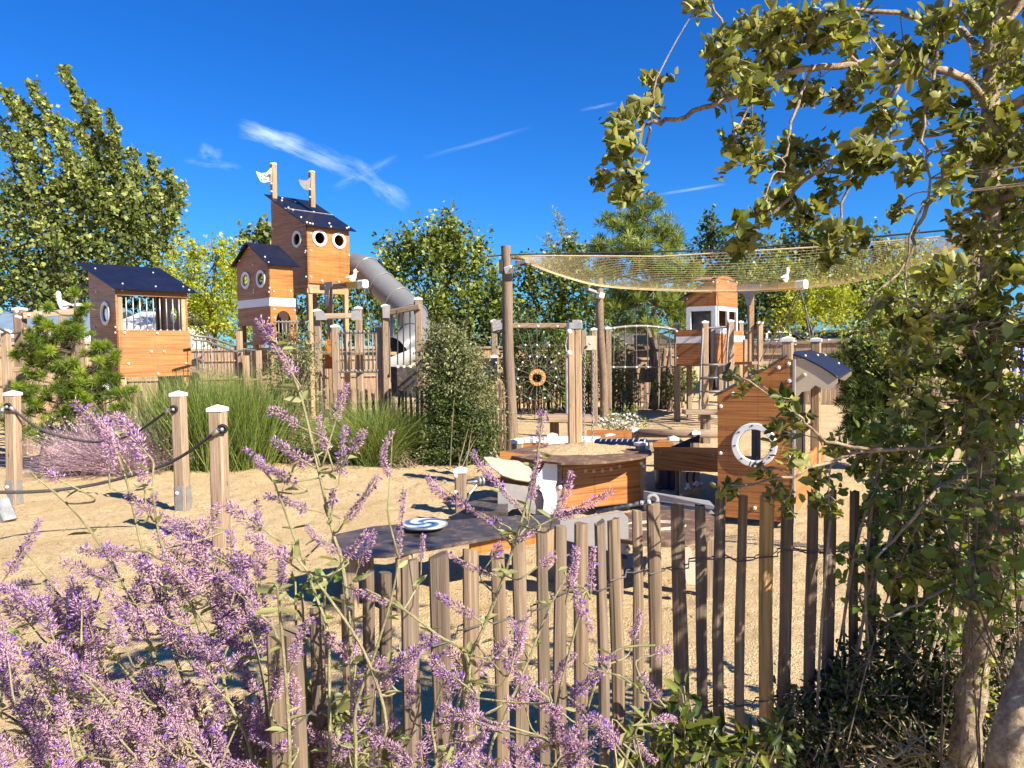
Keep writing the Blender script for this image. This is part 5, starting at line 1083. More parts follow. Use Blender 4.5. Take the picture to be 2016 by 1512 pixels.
def tree(nm, label, cat_, Y, bx, blobs, mat, dens=9, m=16, slen=.7, lsz=.16, wr=.75, rad=.13, up=.8, out=.7, wind=(0, 0, 0), tr=.12, plumes=(), tb=.45, tv=.22, group=None, trunkmat='bark2', shape='dia', bias=.45, droop=.2, limbs=True):
    g = at(bx, 760, Y); o = thing(nm, label, cat_, (g.x, g.y, 0), group); top = min(blobs, key=lambda q: q[1]); tp = at(top[0], top[1], Y); mb = MB(); n = 9; ax = []
    for i in range(n + 1):
        t = i / n; ax.append(V((g.x + (tp.x - g.x) * t * t + .06 * math.sin(t * 7 + bx), g.y + .06 * math.cos(t * 5 + bx), tp.z * t)))
    mb.tube(ax, [tr * (1 - .85 * i / n) + .004 for i in range(n + 1)], 9); mb.build('trunk', M[trunkmat], o, smooth=True)
    mb = MB()
    for b in blobs if limbs else []:
        c = V(pxblob(b, Y)[0]); s = ax[max(1, min(n - 1, int(n * (c.z / tp.z) * .62)))]; mid = s.lerp(c, .5) + V((random.gauss(0, .15), random.gauss(0, .15), .08)); mb.tube(spl([s, mid, c], 4), [tr * .38 * (1 - .8 * k / 8) + .003 for k in range(9)], 6)
        for _ in range(4): e = c + V(tuple(rng.normal(size=3) * pxblob(b, Y)[1] * .6)); mb.tube([mid.lerp(c, .6), c.lerp(e, .5) + V((0, 0, .03)), e], [tr * .12 + .002, tr * .08, .003], 5)
    if limbs: mb.build('limbs', M[trunkmat], o, smooth=True)
    P, D, Ls = shoots(blobs, Y, dens, slen, up, out, wind, bias=bias); parts = [shootleaves(P, D, Ls, m, rad, lsz, wr, tb, tv, droop)]
    for x0, y0, x1, y1, r in plumes:
        k = int(math.hypot(x1 - x0, y1 - y0) * Y / F / .1); a_, b_ = np.array(at(x1, y1, Y + rng.uniform(-.8, .3))), np.array(at(x0, y0, Y + rng.uniform(-.8, .3))); t = np.linspace(0, 1, k)[:, None]
        bow = np.array([-.12, 0, .0]) * np.sin(t * math.pi) * np.linalg.norm(b_ - a_) * -.5; pp = a_ + (b_ - a_) * t + bow; rr = r * Y / F * (1.2 - .7 * t[:, 0]); q = pp + rng.normal(size=(k, 3)) * (rr * .3)[:, None]; dd = unit(np.broadcast_to(b_ - a_, (k, 3)) + rng.normal(size=(k, 3)) * .4 * np.linalg.norm(b_ - a_)); parts.append(shootleaves(q, dd, np.full(k, .25), 30, r * Y / F * .42, lsz, wr, tb + .1, tv, droop))
    leaves('crown', *cat(parts), mat, o, shape); return o
def tufts(name, C, r, m, L, W, mat, parent, upb=.6, tb=.5, tv=.2):
    """needle tufts: m needles around every centre"""
    n = len(C); d = unit(rng.normal(size=(n, m, 3)) + np.array([0, 0, upb])); b = C[:, None] + d * (r * .1); tint = np.clip(tb + rng.normal(size=(n, 1)) * (tv + .05) + rng.normal(size=(n, m)) * .15 + d[..., 2] * .15, 0, 1)
    return leaves(name, b.reshape(-1, 3), d.reshape(-1, 3), rng.normal(size=(n * m, 3)), L * rng.uniform(.7, 1.15, n * m), W, tint.ravel(), mat, parent, 'dia', 0)
def bush(nm, label, cat_, Y, bx, by, blobs, mat, dens=14, m=14, slen=.25, lsz=.045, wr=.5, rad=.05, up=.7, out=.8, tb=.45, tv=.25, shape='dia', stems=14, group=None, extra=None):
    g = gnd(bx, by) if by else at(bx, 760, Y); o = thing(nm, label, cat_, (g.x, g.y, 0), group); mb = MB()
    for i in range(stems):
        b = random.choice(blobs); c, r = pxblob(b, Y); e = V(tuple(c + rng.normal(size=3) * r * .5)); s = V((g.x + random.gauss(0, .08), g.y + random.gauss(0, .08), 0)); mb.tube(spl([s, s.lerp(e, .5) + V((random.gauss(0, .05), random.gauss(0, .05), .05)), e], 4), [.007 * (1 - .8 * k / 8) + .0015 for k in range(9)], 5)
    mb.build('stems', M['bark2'], o); P, D, Ls = shoots(blobs, Y, dens, slen, up, out, bias=.5); ps = [shootleaves(P, D, Ls, m, rad, lsz, wr, tb, tv)]
    leaves('foliage', *cat(ps), mat, o, shape); return o

# ================================================================== BACKGROUND TREES
TG = 'trees beyond the playground fence'
tree('poplar_tree', 'tall silvery poplar with wind-swept plumes at far left', 'tree', 29, 120, [(80, 450, 90, 90), (190, 420, 105, 75), (265, 440, 85, 90), (160, 385, 60, 40), (60, 400, 50, 40), (30, 530, 100, 80), (190, 510, 140, 60), (315, 480, 40, 60), (240, 390, 40, 40), (90, 590, 130, 40), (270, 540, 70, 40)], 'leaf_poplar', 19, 20, .95, .175, .8, .2, .8, .5, (-.35, 0, 0), .2,
     [(125, 142, 200, 340, 13), (62, 172, 140, 320, 14), (8, 182, 70, 340, 14), (45, 205, 95, 330, 11), (175, 205, 222, 340, 11), (214, 232, 226, 340, 10), (95, 240, 150, 350, 16), (150, 250, 190, 360, 16), (30, 270, 70, 370, 16), (254, 298, 262, 400, 13), (300, 318, 305, 430, 14), (335, 345, 318, 450, 13), (356, 372, 330, 450, 12), (0, 250, 40, 340, 18)], .5, .24, TG, droop=.1)
tree('dark_tree', 'dark evergreen row of foliage low behind the cabins at far left', 'tree', 33, 200, [(40, 585, 90, 40), (150, 585, 80, 45), (250, 590, 70, 50), (320, 600, 60, 45), (380, 620, 40, 40)], 'leaf_dark', 22, 16, .7, .2, .7, .17, tr=.1, tb=.35, group=TG)
tree('yellow_tree', 'bright yellow-green tree between the barred playhouse and the tower', 'tree', 26, 420, [(415, 565, 55, 65), (385, 515, 25, 30), (430, 505, 20, 25), (445, 640, 50, 50), (390, 635, 40, 50), (350, 560, 30, 60), (460, 580, 30, 60), (480, 660, 30, 40)], 'leaf_yellow', 34, 18, .6, .13, .5, .12, .9, .6, (-.2, 0, 0), .1, [(435, 482, 440, 540, 8), (380, 480, 390, 530, 9), (460, 492, 455, 560, 7)], .5, .22, TG)
tree('poplar_tree', 'poplar top peeping over the lower tower roof', 'tree', 30, 515, [(512, 480, 30, 24), (530, 500, 30, 40), (500, 560, 60, 60)], 'leaf_poplar', 20, 14, .6, .2, .8, .15, tr=.12, plumes=[(514, 446, 518, 500, 10), (478, 470, 495, 510, 8)], group=TG)
tree('broad_tree', 'dense mid-green tree with pointed top right of the tube slide', 'tree', 27, 870, [(880, 515, 60, 65), (815, 530, 60, 55), (765, 550, 45, 55), (930, 555, 45, 50), (870, 610, 110, 60), (878, 465, 22, 35), (800, 492, 22, 28), (850, 500, 30, 40), (938, 505, 18, 22), (830, 660, 90, 50), (960, 600, 25, 40)], 'leaf_mid', 26, 18, .75, .15, .7, .14, .9, .5, tr=.14, plumes=[(877, 432, 880, 500, 12), (800, 470, 803, 520, 11), (940, 482, 936, 530, 10), (854, 466, 856, 520, 10), (908, 476, 905, 530, 9)], tb=.6, tv=.26, group=TG)
tree('leafy_tree', 'low leafy tree behind the grey shrub and the log pole', 'tree', 25, 935, [(930, 640, 55, 55), (985, 640, 40, 50), (900, 690, 60, 40), (970, 590, 30, 40)], 'leaf_mid', 30, 16, .5, .15, .8, .13, tb=.4, tr=.09, group=TG)
tree('broad_tree', 'broad green tree filling the gap between the two log poles', 'tree', 26, 1090, [(1060, 600, 50, 60), (1030, 555, 25, 35), (1110, 560, 55, 55), (1140, 640, 60, 50), (1060, 670, 60, 50), (1180, 600, 40, 60), (1120, 520, 40, 30)], 'leaf_mid', 32, 17, .6, .14, .7, .13, tr=.12, tb=.42, tv=.24, plumes=[(1038, 522, 1040, 570, 8), (1120, 480, 1118, 540, 10)], group=TG)
tree('willow_tree', 'thin blue-grey willow tip rising behind the shade net', 'tree', 29, 1110, [(1110, 500, 40, 40), (1100, 540, 50, 40)], 'leaf_grey', 6, 12, .9, .13, .3, .1, 1.2, .4, tr=.07, plumes=[(1096, 424, 1112, 520, 9), (1075, 470, 1095, 540, 8), (1130, 462, 1118, 530, 8), (1142, 490, 1125, 540, 7)], tb=.4, group=TG, bias=.6)
def pine_tree(nm, label, Y, base, blobs, mat, dens, m, L, W, tr, group=None, axpts=None, tb=.5, upb=.6):
    g = at(base, 760, Y); o = thing(nm, label, 'pine tree', (g.x, g.y, 0), group); ax = spl([V((g.x, g.y, 0))] + [at(x, y, Y) for x, y in axpts], 5); mb = MB(); n = len(ax); mb.tube(ax, [tr * (1 - .88 * i / n) + .003 for i in range(n)], 9); mb.build('trunk', M['bark2'], o, smooth=True); C = []; mb = MB()
    for b in blobs:
        c, r = pxblob(b, Y, .9); k = max(3, int(dens * b[2] * b[3] / 1000)); d, q = ballpts(k, .5); pts = c + d * q[:, None] * r; C.append(pts); s = min(ax, key=lambda p: abs(p.z - (c[2] - .35 * abs(c[0] - p.x)))); cv = V(tuple(c)); mb.tube(spl([s, s.lerp(cv, .6) - Z * .03, cv], 3), [tr * .3 * (1 - .7 * i / 6) + .002 for i in range(7)], 5)
        for p in pts[::2]: pv = V(tuple(p)); mb.tube([cv.lerp(s, .25), cv.lerp(pv, .6) - Z * .02, pv], [tr * .1 + .002, .004, .003], 4)
    mb.build('branches', M['bark2'], o); tufts('crown', np.vstack(C), L, m, L, W, mat, o, upb, tb); return o
pine_tree('pine_tree', 'light green feathery pine standing behind the shade net', 21.5, 1292, [(1200, 445, 28, 22), (1255, 420, 35, 28), (1245, 450, 40, 30), (1310, 455, 28, 35), (1330, 480, 25, 20), (1240, 490, 80, 30), (1180, 490, 22, 20), (1290, 530, 85, 35), (1190, 530, 40, 25), (1350, 540, 30, 25), (1260, 590, 80, 35), (1210, 600, 40, 30), (1330, 600, 50, 30), (1290, 400, 20, 15), (1270, 640, 60, 25), (1340, 640, 30, 20)], 'leaf_pinefar', 26, 44, .26, .022, .13, TG, [(1291, 760), (1290, 700), (1286, 600), (1283, 500), (1270, 400)], .5, .9)
tree('green_tree', 'bright mid-green tree behind the dark conifer at right', 'tree', 26, 1720, [(1680, 620, 70, 45), (1760, 600, 70, 55), (1850, 620, 70, 50), (1800, 660, 90, 40), (1700, 560, 50, 40)], 'leaf_mid', 26, 16, .6, .15, .7, .13, tr=.1, tb=.55, group=TG)
tree('green_tree', 'mid-green tree between the feathery pine and the wheelhouse tower', 'tree', 25.5, 1400, [(1380, 600, 45, 55), (1430, 610, 40, 55), (1340, 610, 40, 50), (1400, 650, 60, 30), (1470, 570, 50, 40)], 'leaf_mid', 28, 16, .6, .15, .7, .13, tr=.1, tb=.5, group=TG)
tree('green_tree', 'light green tree low behind the long rope of the right gull crane', 'tree', 27, 1540, [(1530, 560, 60, 45), (1600, 560, 60, 40), (1650, 570, 50, 40), (1560, 610, 60, 40)], 'leaf_mid', 26, 16, .6, .15, .7, .13, tr=.1, tb=.65, group=TG)
tree('poplar_tree', 'slim dark poplar top left of the right gull crane', 'tree', 28, 1405, [(1400, 470, 22, 40), (1400, 515, 50, 35), (1430, 550, 50, 40)], 'leaf_dark', 28, 16, .6, .15, .7, .12, 1.0, .4, tr=.1, plumes=[(1392, 433, 1402, 490, 11)], tb=.55, group=TG)
tree('poplar_tree', 'greyish poplar behind the right gull crane', 'tree', 29, 1480, [(1480, 540, 55, 45), (1500, 505, 30, 30), (1450, 560, 40, 40)], 'leaf_poplar', 22, 16, .7, .17, .7, .15, tr=.1, tb=.42, group=TG)
tree('poplar_tree', 'taller poplar rising behind the middle right of the net', 'tree', 30, 1585, [(1580, 475, 35, 40), (1600, 530, 70, 50), (1550, 520, 40, 40), (1640, 500, 30, 35)], 'leaf_poplar', 20, 16, .8, .18, .7, .16, 1.0, .5, tr=.12, plumes=[(1575, 440, 1582, 510, 11), (1610, 455, 1605, 510, 9)], tb=.4, group=TG)
tree('poplar_tree', 'right-hand poplar glimpsed through the oak twigs', 'tree', 28, 1720, [(1700, 540, 55, 50), (1770, 540, 55, 50), (1740, 500, 50, 30), (1830, 560, 60, 60), (1680, 600, 60, 40)], 'leaf_poplar', 20, 16, .8, .18, .7, .16, tr=.12, tb=.4, group=TG)
tree('yellow_tree', 'bright yellow-green bushy tree behind the ropes of the right gull crane', 'tree', 24, 1590, [(1590, 615, 65, 40), (1540, 640, 40, 28), (1650, 610, 40, 35), (1620, 580, 40, 25)], 'leaf_yellow', 40, 17, .5, .12, .5, .11, .8, .6, tr=.08, tb=.5, group=TG)
tree('dark_tree', 'dark round tree just right of the wheelhouse tower', 'tree', 24.5, 1510, [(1505, 610, 45, 45), (1470, 620, 30, 40), (1540, 600, 30, 30)], 'leaf_dark', 34, 16, .5, .13, .7, .12, tr=.09, tb=.4, group=TG)
tree('green_tree', 'mid-green tree seen through the tower legs', 'tree', 25, 650, [(640, 590, 45, 60), (560, 640, 50, 40), (720, 600, 50, 50), (650, 650, 70, 40), (740, 650, 50, 50)], 'leaf_mid', 26, 16, .6, .15, .7, .13, tr=.1, tb=.4, group=TG)
HG = 'shrubs along the far fence'
for lab, bx, bl, mt, tb in (('dark dense shrub directly behind the orange ring', 1055, [(1050, 700, 50, 50), (1070, 760, 55, 45), (1020, 660, 35, 40), (1020, 750, 35, 40)], 'leaf_dark', .4), ('tall green shrub between ring frame and rear log pole', 1150, [(1110, 700, 40, 60), (1165, 720, 35, 55), (1130, 780, 40, 35)], 'leaf_mid', .35), ('sunlit shrub against the palings beside the rear log pole', 1215, [(1212, 745, 28, 45), (1235, 770, 30, 35), (1205, 700, 25, 30)], 'leaf_grey', .5), ('small shrub against the far palings left of the tower leg', 1322, [(1318, 770, 22, 30), (1345, 750, 20, 40)], 'leaf_mid', .5)):
    bush('fence_shrub', lab, 'shrub', 18.6, bx, 0, bl, mt, 48, 15, .3, .085, .6, .08, tb=tb, group=HG)
for lab, bx, bl in (('leaning bare trunk pair in front of the plank gate', 1288, 0), ):
    o = thing('tree_trunk', 'twisted dark double trunk below the light green pine', 'tree trunk', at(1300, 800, 18.9).xyz * 1); ORG[o.name] = V((at(1300, 800, 18.9).x, 18.9, 0)); o.location = ORG[o.name]
    for k, pts in enumerate(([(1284, 806), (1288, 760), (1288, 715), (1286, 690), (1278, 660), (1268, 640)], [(1303, 806), (1305, 760), (1306, 715), (1310, 685)], [(1312, 806), (1314, 740), (1320, 690)])):
        mb = MB(); s = spl([at(x, y, 18.9) for x, y in pts], 4); mb.tube(s, [(.1 if k == 0 else .075) * (1 - .45 * i / len(s)) for i in range(len(s))], 9); mb.build('trunk', M['bark2'], o, smooth=True)

# ================================================================== MIDDLE PLANTS
pine_tree('young_pine', 'young pine with rounded green needle tufts in front of the barred playhouse', 10.6, 82, [(145, 580, 12, 10), (105, 612, 16, 12), (165, 612, 20, 18), (80, 637, 12, 10), (140, 635, 22, 14), (165, 655, 30, 18), (70, 665, 18, 10), (92, 678, 22, 12), (185, 690, 30, 20), (150, 705, 25, 14), (75, 715, 20, 14), (110, 730, 30, 14), (50, 740, 30, 12), (160, 745, 25, 16), (205, 720, 25, 20), (225, 745, 25, 14), (110, 760, 40, 14), (40, 765, 35, 14), (170, 790, 40, 16), (230, 775, 30, 12), (70, 800, 40, 20), (120, 820, 40, 20), (210, 810, 30, 12), (60, 850, 30, 20), (110, 870, 30, 15), (250, 800, 25, 10), (25, 800, 25, 25), (140, 845, 25, 12), (30, 700, 20, 14), (190, 840, 40, 20), (20, 840, 25, 20), (235, 700, 18, 12), (265, 770, 20, 12), (90, 780, 60, 20), (200, 770, 40, 20), (60, 690, 30, 14), (130, 660, 40, 16), (95, 690, 60, 60), (150, 770, 60, 60)], 'leaf_pine', 14, 120, .105, .0075, .05, None, [(84, 900), (100, 830), (135, 740), (145, 680), (148, 590)], .38, .8)
def brooms(nm, label, cat_, bases, n, hmin, hmax, spread, W, mat, droop, tb=.45, loc=None):
    g = gnd(*bases[0][:2]); o = thing(nm, label, cat_, g); P, D, L = [], [], []
    for x, y, wgt in bases:
        c = np.array(gnd(x, y)); k = int(n * wgt); p = c + rng.normal(size=(k, 3)) * np.array([.16, .13, 0]); P.append(p); d = rng.normal(size=(k, 3)) * spread; d[:, 2] = 1; d += (p - c) * .9; D.append(d); L.append(rng.uniform(hmin, hmax, k) * wgt ** .2)
    P, D, L = np.vstack(P), np.vstack(D), np.hstack(L); blades('foliage', P, D, L, W, np.clip(tb + rng.normal(size=len(P)) * .25, 0, 1), mat, o, droop); return o
brooms('broom_shrub', 'tall bright green broom clump behind the middle rope post', 'shrub', [(350, 925, .8), (420, 925, 1.2), (490, 920, 1.0), (390, 912, .8), (455, 908, .9), (330, 915, .5), (520, 912, .5)], 1000, .8, 1.6, .2, .011, 'blade', .12)
brooms('broom_shrub', 'arching yellow-green broom clump left of the grey shrub', 'shrub', [(740, 915, 1.2), (780, 905, 1.0), (700, 910, .8), (760, 895, .8)], 800, .9, 1.5, .42, .009, 'blade', .5, .5)
for lab, x, y in (('dry tan grass tuft at the sand edge left of tall lilac stem', 528, 912), ('dry tan grass tuft at the sand edge right of tall lilac stem', 655, 912), ('dry tan grass tuft between the two broom clumps', 590, 905)): brooms('grass_tuft', lab, 'grass tuft', [(x, y, 1)], 130, .15, .38, .4, .006, 'drygrass', .4)
bush('airy_shrub', 'airy small-leaved shrub between the two broom clumps', 'shrub', 11.2, 578, 912, [(575, 700, 28, 55), (560, 780, 40, 60), (600, 760, 25, 50), (580, 860, 40, 45), (545, 720, 18, 40), (615, 700, 15, 50)], 'leaf_grey', 55, 12, .2, .042, .5, .05, tb=.35)
bush('dark_shrub', 'low dark green shrub under the lilac stem at the sand edge', 'shrub', 11.0, 570, 915, [(565, 850, 35, 25), (585, 890, 50, 25)], 'leaf_dark', 40, 12, .15, .04, .6, .04, tb=.5)
bush('grey_shrub', 'large grey-green bush with dark green base left of the log pole', 'shrub', 11.0, 900, 925, [(880, 690, 35, 40), (900, 750, 55, 50), (870, 760, 40, 60), (930, 780, 40, 50), (890, 710, 55, 40)], 'leaf_grey', 130, 14, .26, .05, .45, .05, tb=.36, stems=3)
bush('glossy_shrub', 'dark glossy green bush at the foot of the grey-green bush', 'shrub', 10.8, 905, 925, [(905, 840, 60, 60), (870, 860, 45, 55), (940, 860, 40, 50), (880, 790, 40, 40), (900, 900, 70, 22), (870, 905, 40, 16), (940, 905, 40, 16)], 'leaf_dark', 90, 14, .16, .045, .6, .045, tb=.55, stems=3)
bush('low_shrub', 'low straggly grey shrub on the sand beneath the arching broom', 'shrub', 10.6, 800, 922, [(790, 900, 45, 18), (830, 905, 35, 18), (760, 910, 30, 10)], 'leaf_grey', 50, 11, .12, .03, .5, .035, tb=.4)
bush('dry_shrub', 'wiry pale shrub at the base of the tall log pole', 'shrub', 11.2, 975, 895, [(975, 860, 25, 35), (990, 830, 18, 30)], 'leaf_grey', 34, 10, .2, .03, .25, .05, tb=.8)
bush('white_flower_shrub', 'low shrub dotted with white flowers on the rear sand', 'shrub', 13.0, 1225, 850, [(1205, 832, 25, 18), (1235, 830, 28, 20), (1258, 838, 15, 12), (1185, 838, 14, 14)], 'leaf_mid', 60, 11, .18, .04, .5, .04, tb=.7)
nl = 2600; lp = np.stack([rng.uniform(-6, 4, nl), rng.uniform(2.3, 12, nl), np.full(nl, .03)], 1); lp[:, 2] += rng.uniform(-.012, .012, nl)
tag(leaves('leaf_litter', lp, rng.normal(size=(nl, 3)) * np.array([1, 1, .15]), np.tile([0, 0, 1.], (nl, 1)) + rng.normal(size=(nl, 3)) * .25, rng.uniform(.02, .06, nl), .012, rng.random(nl) * .6, 'drygrass', None, 'dia', .2, loc=(0, 5, 0)), 'dry bits of leaf and twig scattered over the sand', 'leaf litter', kind='stuff')
c0, r0_ = pxblob((1222, 830, 45, 20), 12.9); d_, q_ = ballpts(150, .4); fl = c0 + d_ * q_[:, None] * r0_; leaves('blossoms', fl, rng.normal(size=(150, 3)), np.tile([0, -.6, .8], (150, 1)) + rng.normal(size=(150, 3)) * .3, .05, .05, rng.random(150), 'whiteflower', bpy.data.objects['white_flower_shrub'], 'dia', 0)
o = thing('lavender_shrub', 'faded mauve lavender shrub sprawling in the sand beside the middle rope post', 'shrub', gnd(240, 935)); P = []; g = np.array(gnd(235, 930)); k = 3600
P0 = g + rng.normal(size=(k, 3)) * np.array([.28, .18, 0]); D = rng.normal(size=(k, 3)) * np.array([.75, .6, .3]) + np.array([0, -.1, .85]); D[:, 2] = np.abs(D[:, 2]); blades('twigs', P0, D, rng.uniform(.45, 1.15, k), .008, np.clip(rng.normal(.45, .25, k), 0, 1), 'mauve', o, .3)
t = rng.random(3600)[:, None] * .5 + .5; hd = P0 + unit(D) * .85 * t; leaves('flower_heads', hd, unit(D) + rng.normal(size=(3600, 3)) * .5, rng.normal(size=(3600, 3)), .032, .016, np.clip(rng.normal(.6, .25, 3600), 0, 1), 'mauve', o, 'dia', .2)
pine_tree('young_pine', 'dark bushy young pine right of the ring-window playhouse', 9.6, 1715, [(1690, 690, 40, 25), (1730, 700, 50, 35), (1680, 740, 40, 35), (1750, 760, 60, 50), (1690, 790, 40, 40), (1740, 830, 60, 45), (1790, 720, 50, 50), (1800, 800, 50, 50), (1680, 850, 30, 30), (1650, 710, 20, 20)], 'leaf_dark', 34, 90, .1, .008, .05, None, [(1716, 850), (1722, 760), (1735, 680)], .5, .6)
bush('fine_shrub', 'fine twiggy tan-green shrub behind the oak trunk', 'shrub', 5.2, 1790, 1100, [(1760, 640, 60, 50), (1810, 660, 60, 50), (1720, 670, 45, 35), (1840, 730, 60, 60), (1780, 600, 40, 30), (1880, 640, 50, 60), (1760, 560, 30, 40), (1840, 570, 40, 40)], 'leaf_mid', 26, 12, .3, .032, .45, .05, tb=.8, stems=16)
# ================================================================== RUSSIAN SAGE IN THE FOREGROUND
random.seed(33); rng = np.random.default_rng(33)
MAIN = {
 'A': [[(690, 1900), (694, 1512), (690, 1264), (674, 1110), (656, 1050), (621, 900), (595, 790), (560, 700), (530, 660)], [(655, 1900), (650, 1512), (648, 1321), (646, 1244), (617, 1159), (565, 1017), (540, 950)], [(720, 1900), (745, 1512), (760, 1420), (720, 1290), (650, 1180), (585, 1100)], [(680, 1900), (700, 1512), (700, 1400), (740, 1280), (770, 1180), (785, 1100)]],
 'B': [[(870, 1900), (880, 1512), (925, 1300), (945, 1252), (986, 1151), (1018, 1054), (1046, 953), (1062, 870), (1068, 820)], [(860, 1900), (890, 1512), (925, 1310), (860, 1250), (795, 1200), (720, 1160)], [(930, 1900), (960, 1512), (990, 1420), (1040, 1300), (1085, 1190), (1125, 1120)], [(880, 1900), (860, 1512), (850, 1420), (880, 1330)]],
 'C': [[(1130, 1900), (1140, 1512), (1150, 1420), (1200, 1290), (1290, 1270)], [(1110, 1900), (1100, 1512), (1095, 1400), (1130, 1250), (1160, 1150)], [(1180, 1900), (1230, 1512), (1250, 1440), (1280, 1380), (1220, 1330)]],
 'D': [[(420, 1900), (370, 1560), (330, 1400), (290, 1250), (226, 1119), (150, 1010), (60, 930)], [(400, 1900), (360, 1500), (254, 1329), (143, 1197), (50, 1085)], [(450, 1900), (440, 1512), (420, 1350), (380, 1200), (320, 1080), (300, 960)], [(430, 1900), (410, 1512), (330, 1250), (280, 1080), (250, 950), (215, 850)]],
 'E': [[(540, 1900), (530, 1512), (520, 1350), (490, 1230), (460, 1120)], [(560, 1900), (570, 1512), (565, 1380), (555, 1250), (545, 1150)], [(520, 1900), (500, 1512), (450, 1380), (420, 1260), (350, 1150)]],
 'F': [[(200, 1900), (180, 1560), (140, 1420), (80, 1300), (20, 1230)], [(250, 1900), (220, 1560), (190, 1400), (150, 1280), (90, 1150)], [(160, 1900), (120, 1600), (60, 1450), (0, 1400)], [(300, 1900), (280, 1560), (250, 1450), (200, 1350), (120, 1330)]],
}
LAB = {'A': 'tallest lilac sage plant with one long flower stem rising above the sand', 'B': 'lilac sage plant in front of the palings with pale stem reaching the play table', 'C': 'sparse lilac sage plant growing right of centre before the dark palings', 'D': 'big lilac sage plant leaning left across the sand below the rope posts', 'E': 'dense lilac sage plant at the left end of the near paling fence', 'F': 'dense lilac sage plant in the bottom left corner of the photo'}
YB = {'A': 1.3, 'B': 1.35, 'C': 1.4, 'D': 1.35, 'E': 1.22, 'F': 1.3}
SP = [(508, 628, 545, 690, 38), (545, 690, 578, 740, 32), (682, 756, 660, 830, 24), (627, 820, 646, 890, 26), (530, 807, 590, 840, 30), (537, 864, 612, 916, 34), (680, 840, 668, 940, 28), (715, 848, 690, 890, 26), (773, 848, 768, 940, 20), (480, 883, 520, 915, 18), (505, 914, 565, 934, 20), (743, 936, 680, 1025, 26),
 (508, 905, 589, 957, 20), (524, 977, 609, 1003, 24), (658, 965, 655, 995, 18), (797, 965, 783, 1100, 14), (832, 1054, 829, 1105, 14), (735, 1048, 708, 1112, 24), (505, 985, 514, 1140, 24), (557, 1074, 553, 1183, 28), (605, 1038, 668, 1092, 22), (844, 938, 921, 997, 24), (921, 997, 985, 1030, 18), (930, 892, 985, 960, 26), (985, 960, 1030, 1003, 14), (1060, 895, 1046, 985, 22), (1068, 812, 1062, 880, 22), (1123, 930, 1090, 1017, 26), (1204, 966, 1092, 1020, 26), (885, 1092, 975, 1132, 18), (1050, 1045, 1010, 1062, 18), (985, 1072, 968, 1100, 22), (1090, 1094, 1060, 1115, 26), (1133, 1080, 1119, 1162, 28), (1168, 1078, 1163, 1165, 22), (1165, 1240, 1130, 1165, 26), (862, 1171, 935, 1216, 22), (613, 1216, 575, 1309, 26), (850, 1297, 915, 1349, 40), (640, 1245, 700, 1300, 34), (700, 1240, 700, 1300, 26), (720, 1050, 680, 1100, 22), (760, 1190, 690, 1160, 18),
 (870, 1390, 940, 1420, 36), (835, 1425, 855, 1480, 32), (1005, 1225, 1025, 1270, 28), (1035, 1240, 1005, 1310, 30), (1075, 1345, 990, 1388, 36), (1130, 1290, 1090, 1345, 24), (1155, 1415, 1110, 1480, 32), (1150, 1450, 1040, 1480, 30), (1260, 1205, 1245, 1260, 20), (1318, 1278, 1285, 1290, 24), (1262, 1330, 1300, 1380, 22), (1210, 1290, 1170, 1300, 18), (1290, 1500, 1240, 1450, 26), (1330, 1420, 1280, 1425, 20),
 (148, 793, 216, 845, 36), (195, 825, 240, 900, 40), (226, 820, 279, 882, 42), (279, 880, 284, 961, 32), (205, 850, 215, 930, 36), (306, 972, 293, 1015, 26), (250, 970, 290, 1010, 30), (90, 930, 118, 945, 22), (455, 1044, 455, 1120, 28), (515, 1060, 510, 1140, 22), (548, 1080, 550, 1160, 24)]
hole = [(320, 1275, 60, 40), (240, 1480, 60, 35), (60, 1110, 50, 40)]
def inhole(x, y): return any(((x - a) / c) ** 2 + ((y - b) / d) ** 2 < 1 for a, b, c, d in hole)
while len(SP) < 258:
    x, y = random.uniform(-30, 520), random.uniform(985, 1560)
    lim = 1090 if x < 130 else 1090 - (x - 130) * .8 if x < 260 else 985 + (x - 260) * .5
    if y < lim and random.random() > .08 or inhole(x, y): continue
    an = R(random.gauss(122, 26)); ln = random.uniform(55, 125); SP.append((x, y, x - ln * math.cos(an), y + ln * math.sin(an), random.uniform(28, 46)))
while len(SP) < 335:
    x, y = random.uniform(470, 1200), random.uniform(1180, 1540)
    if random.random() > ((y - 1150) / 330): continue
    an = R(random.gauss(100, 38)); ln = random.uniform(50, 110); SP.append((x, y, x - ln * math.cos(an), y + ln * math.sin(an), random.uniform(24, 40)))
PL = {}
for k, stems in MAIN.items():
    b = at(stems[0][0][0], 1900, YB[k]); PL[k] = thing('sage_plant', LAB[k], 'flowering plant', (b.x, b.y, 0), 'lilac sage plants in the foreground')
POL = []; TUB = {k: MB() for k in PL}
for k, stems in MAIN.items():
    for si, s in enumerate(stems):
        b = ORG[PL[k].name]; off = random.uniform(-.12, .12); P = [b + V((random.gauss(0, .03), random.gauss(0, .03), 0))] + [at(x, y, YB[k] + off * (.3 + i / len(s))) for i, (x, y) in enumerate(s)]; Q = spl(P, 5); n = len(Q); TUB[k].tube(Q, [.0034 * (1 - .75 * i / n) + .0008 for i in range(n)], 6); POL += [(k, q, si) for q in Q]
PN = np.array([tuple(q) for _, q, _ in POL])
BI = np.array([[0, 0, 1], [.5, 0, .35], [-.25, .433, .35], [-.25, -.433, .35], [0, 0, 0]], float)[[4, 1, 2, 3, 0]]
BF_ = np.array([[0, 2, 1], [0, 3, 2], [0, 1, 3], [4, 1, 2], [4, 2, 3], [4, 3, 1]])
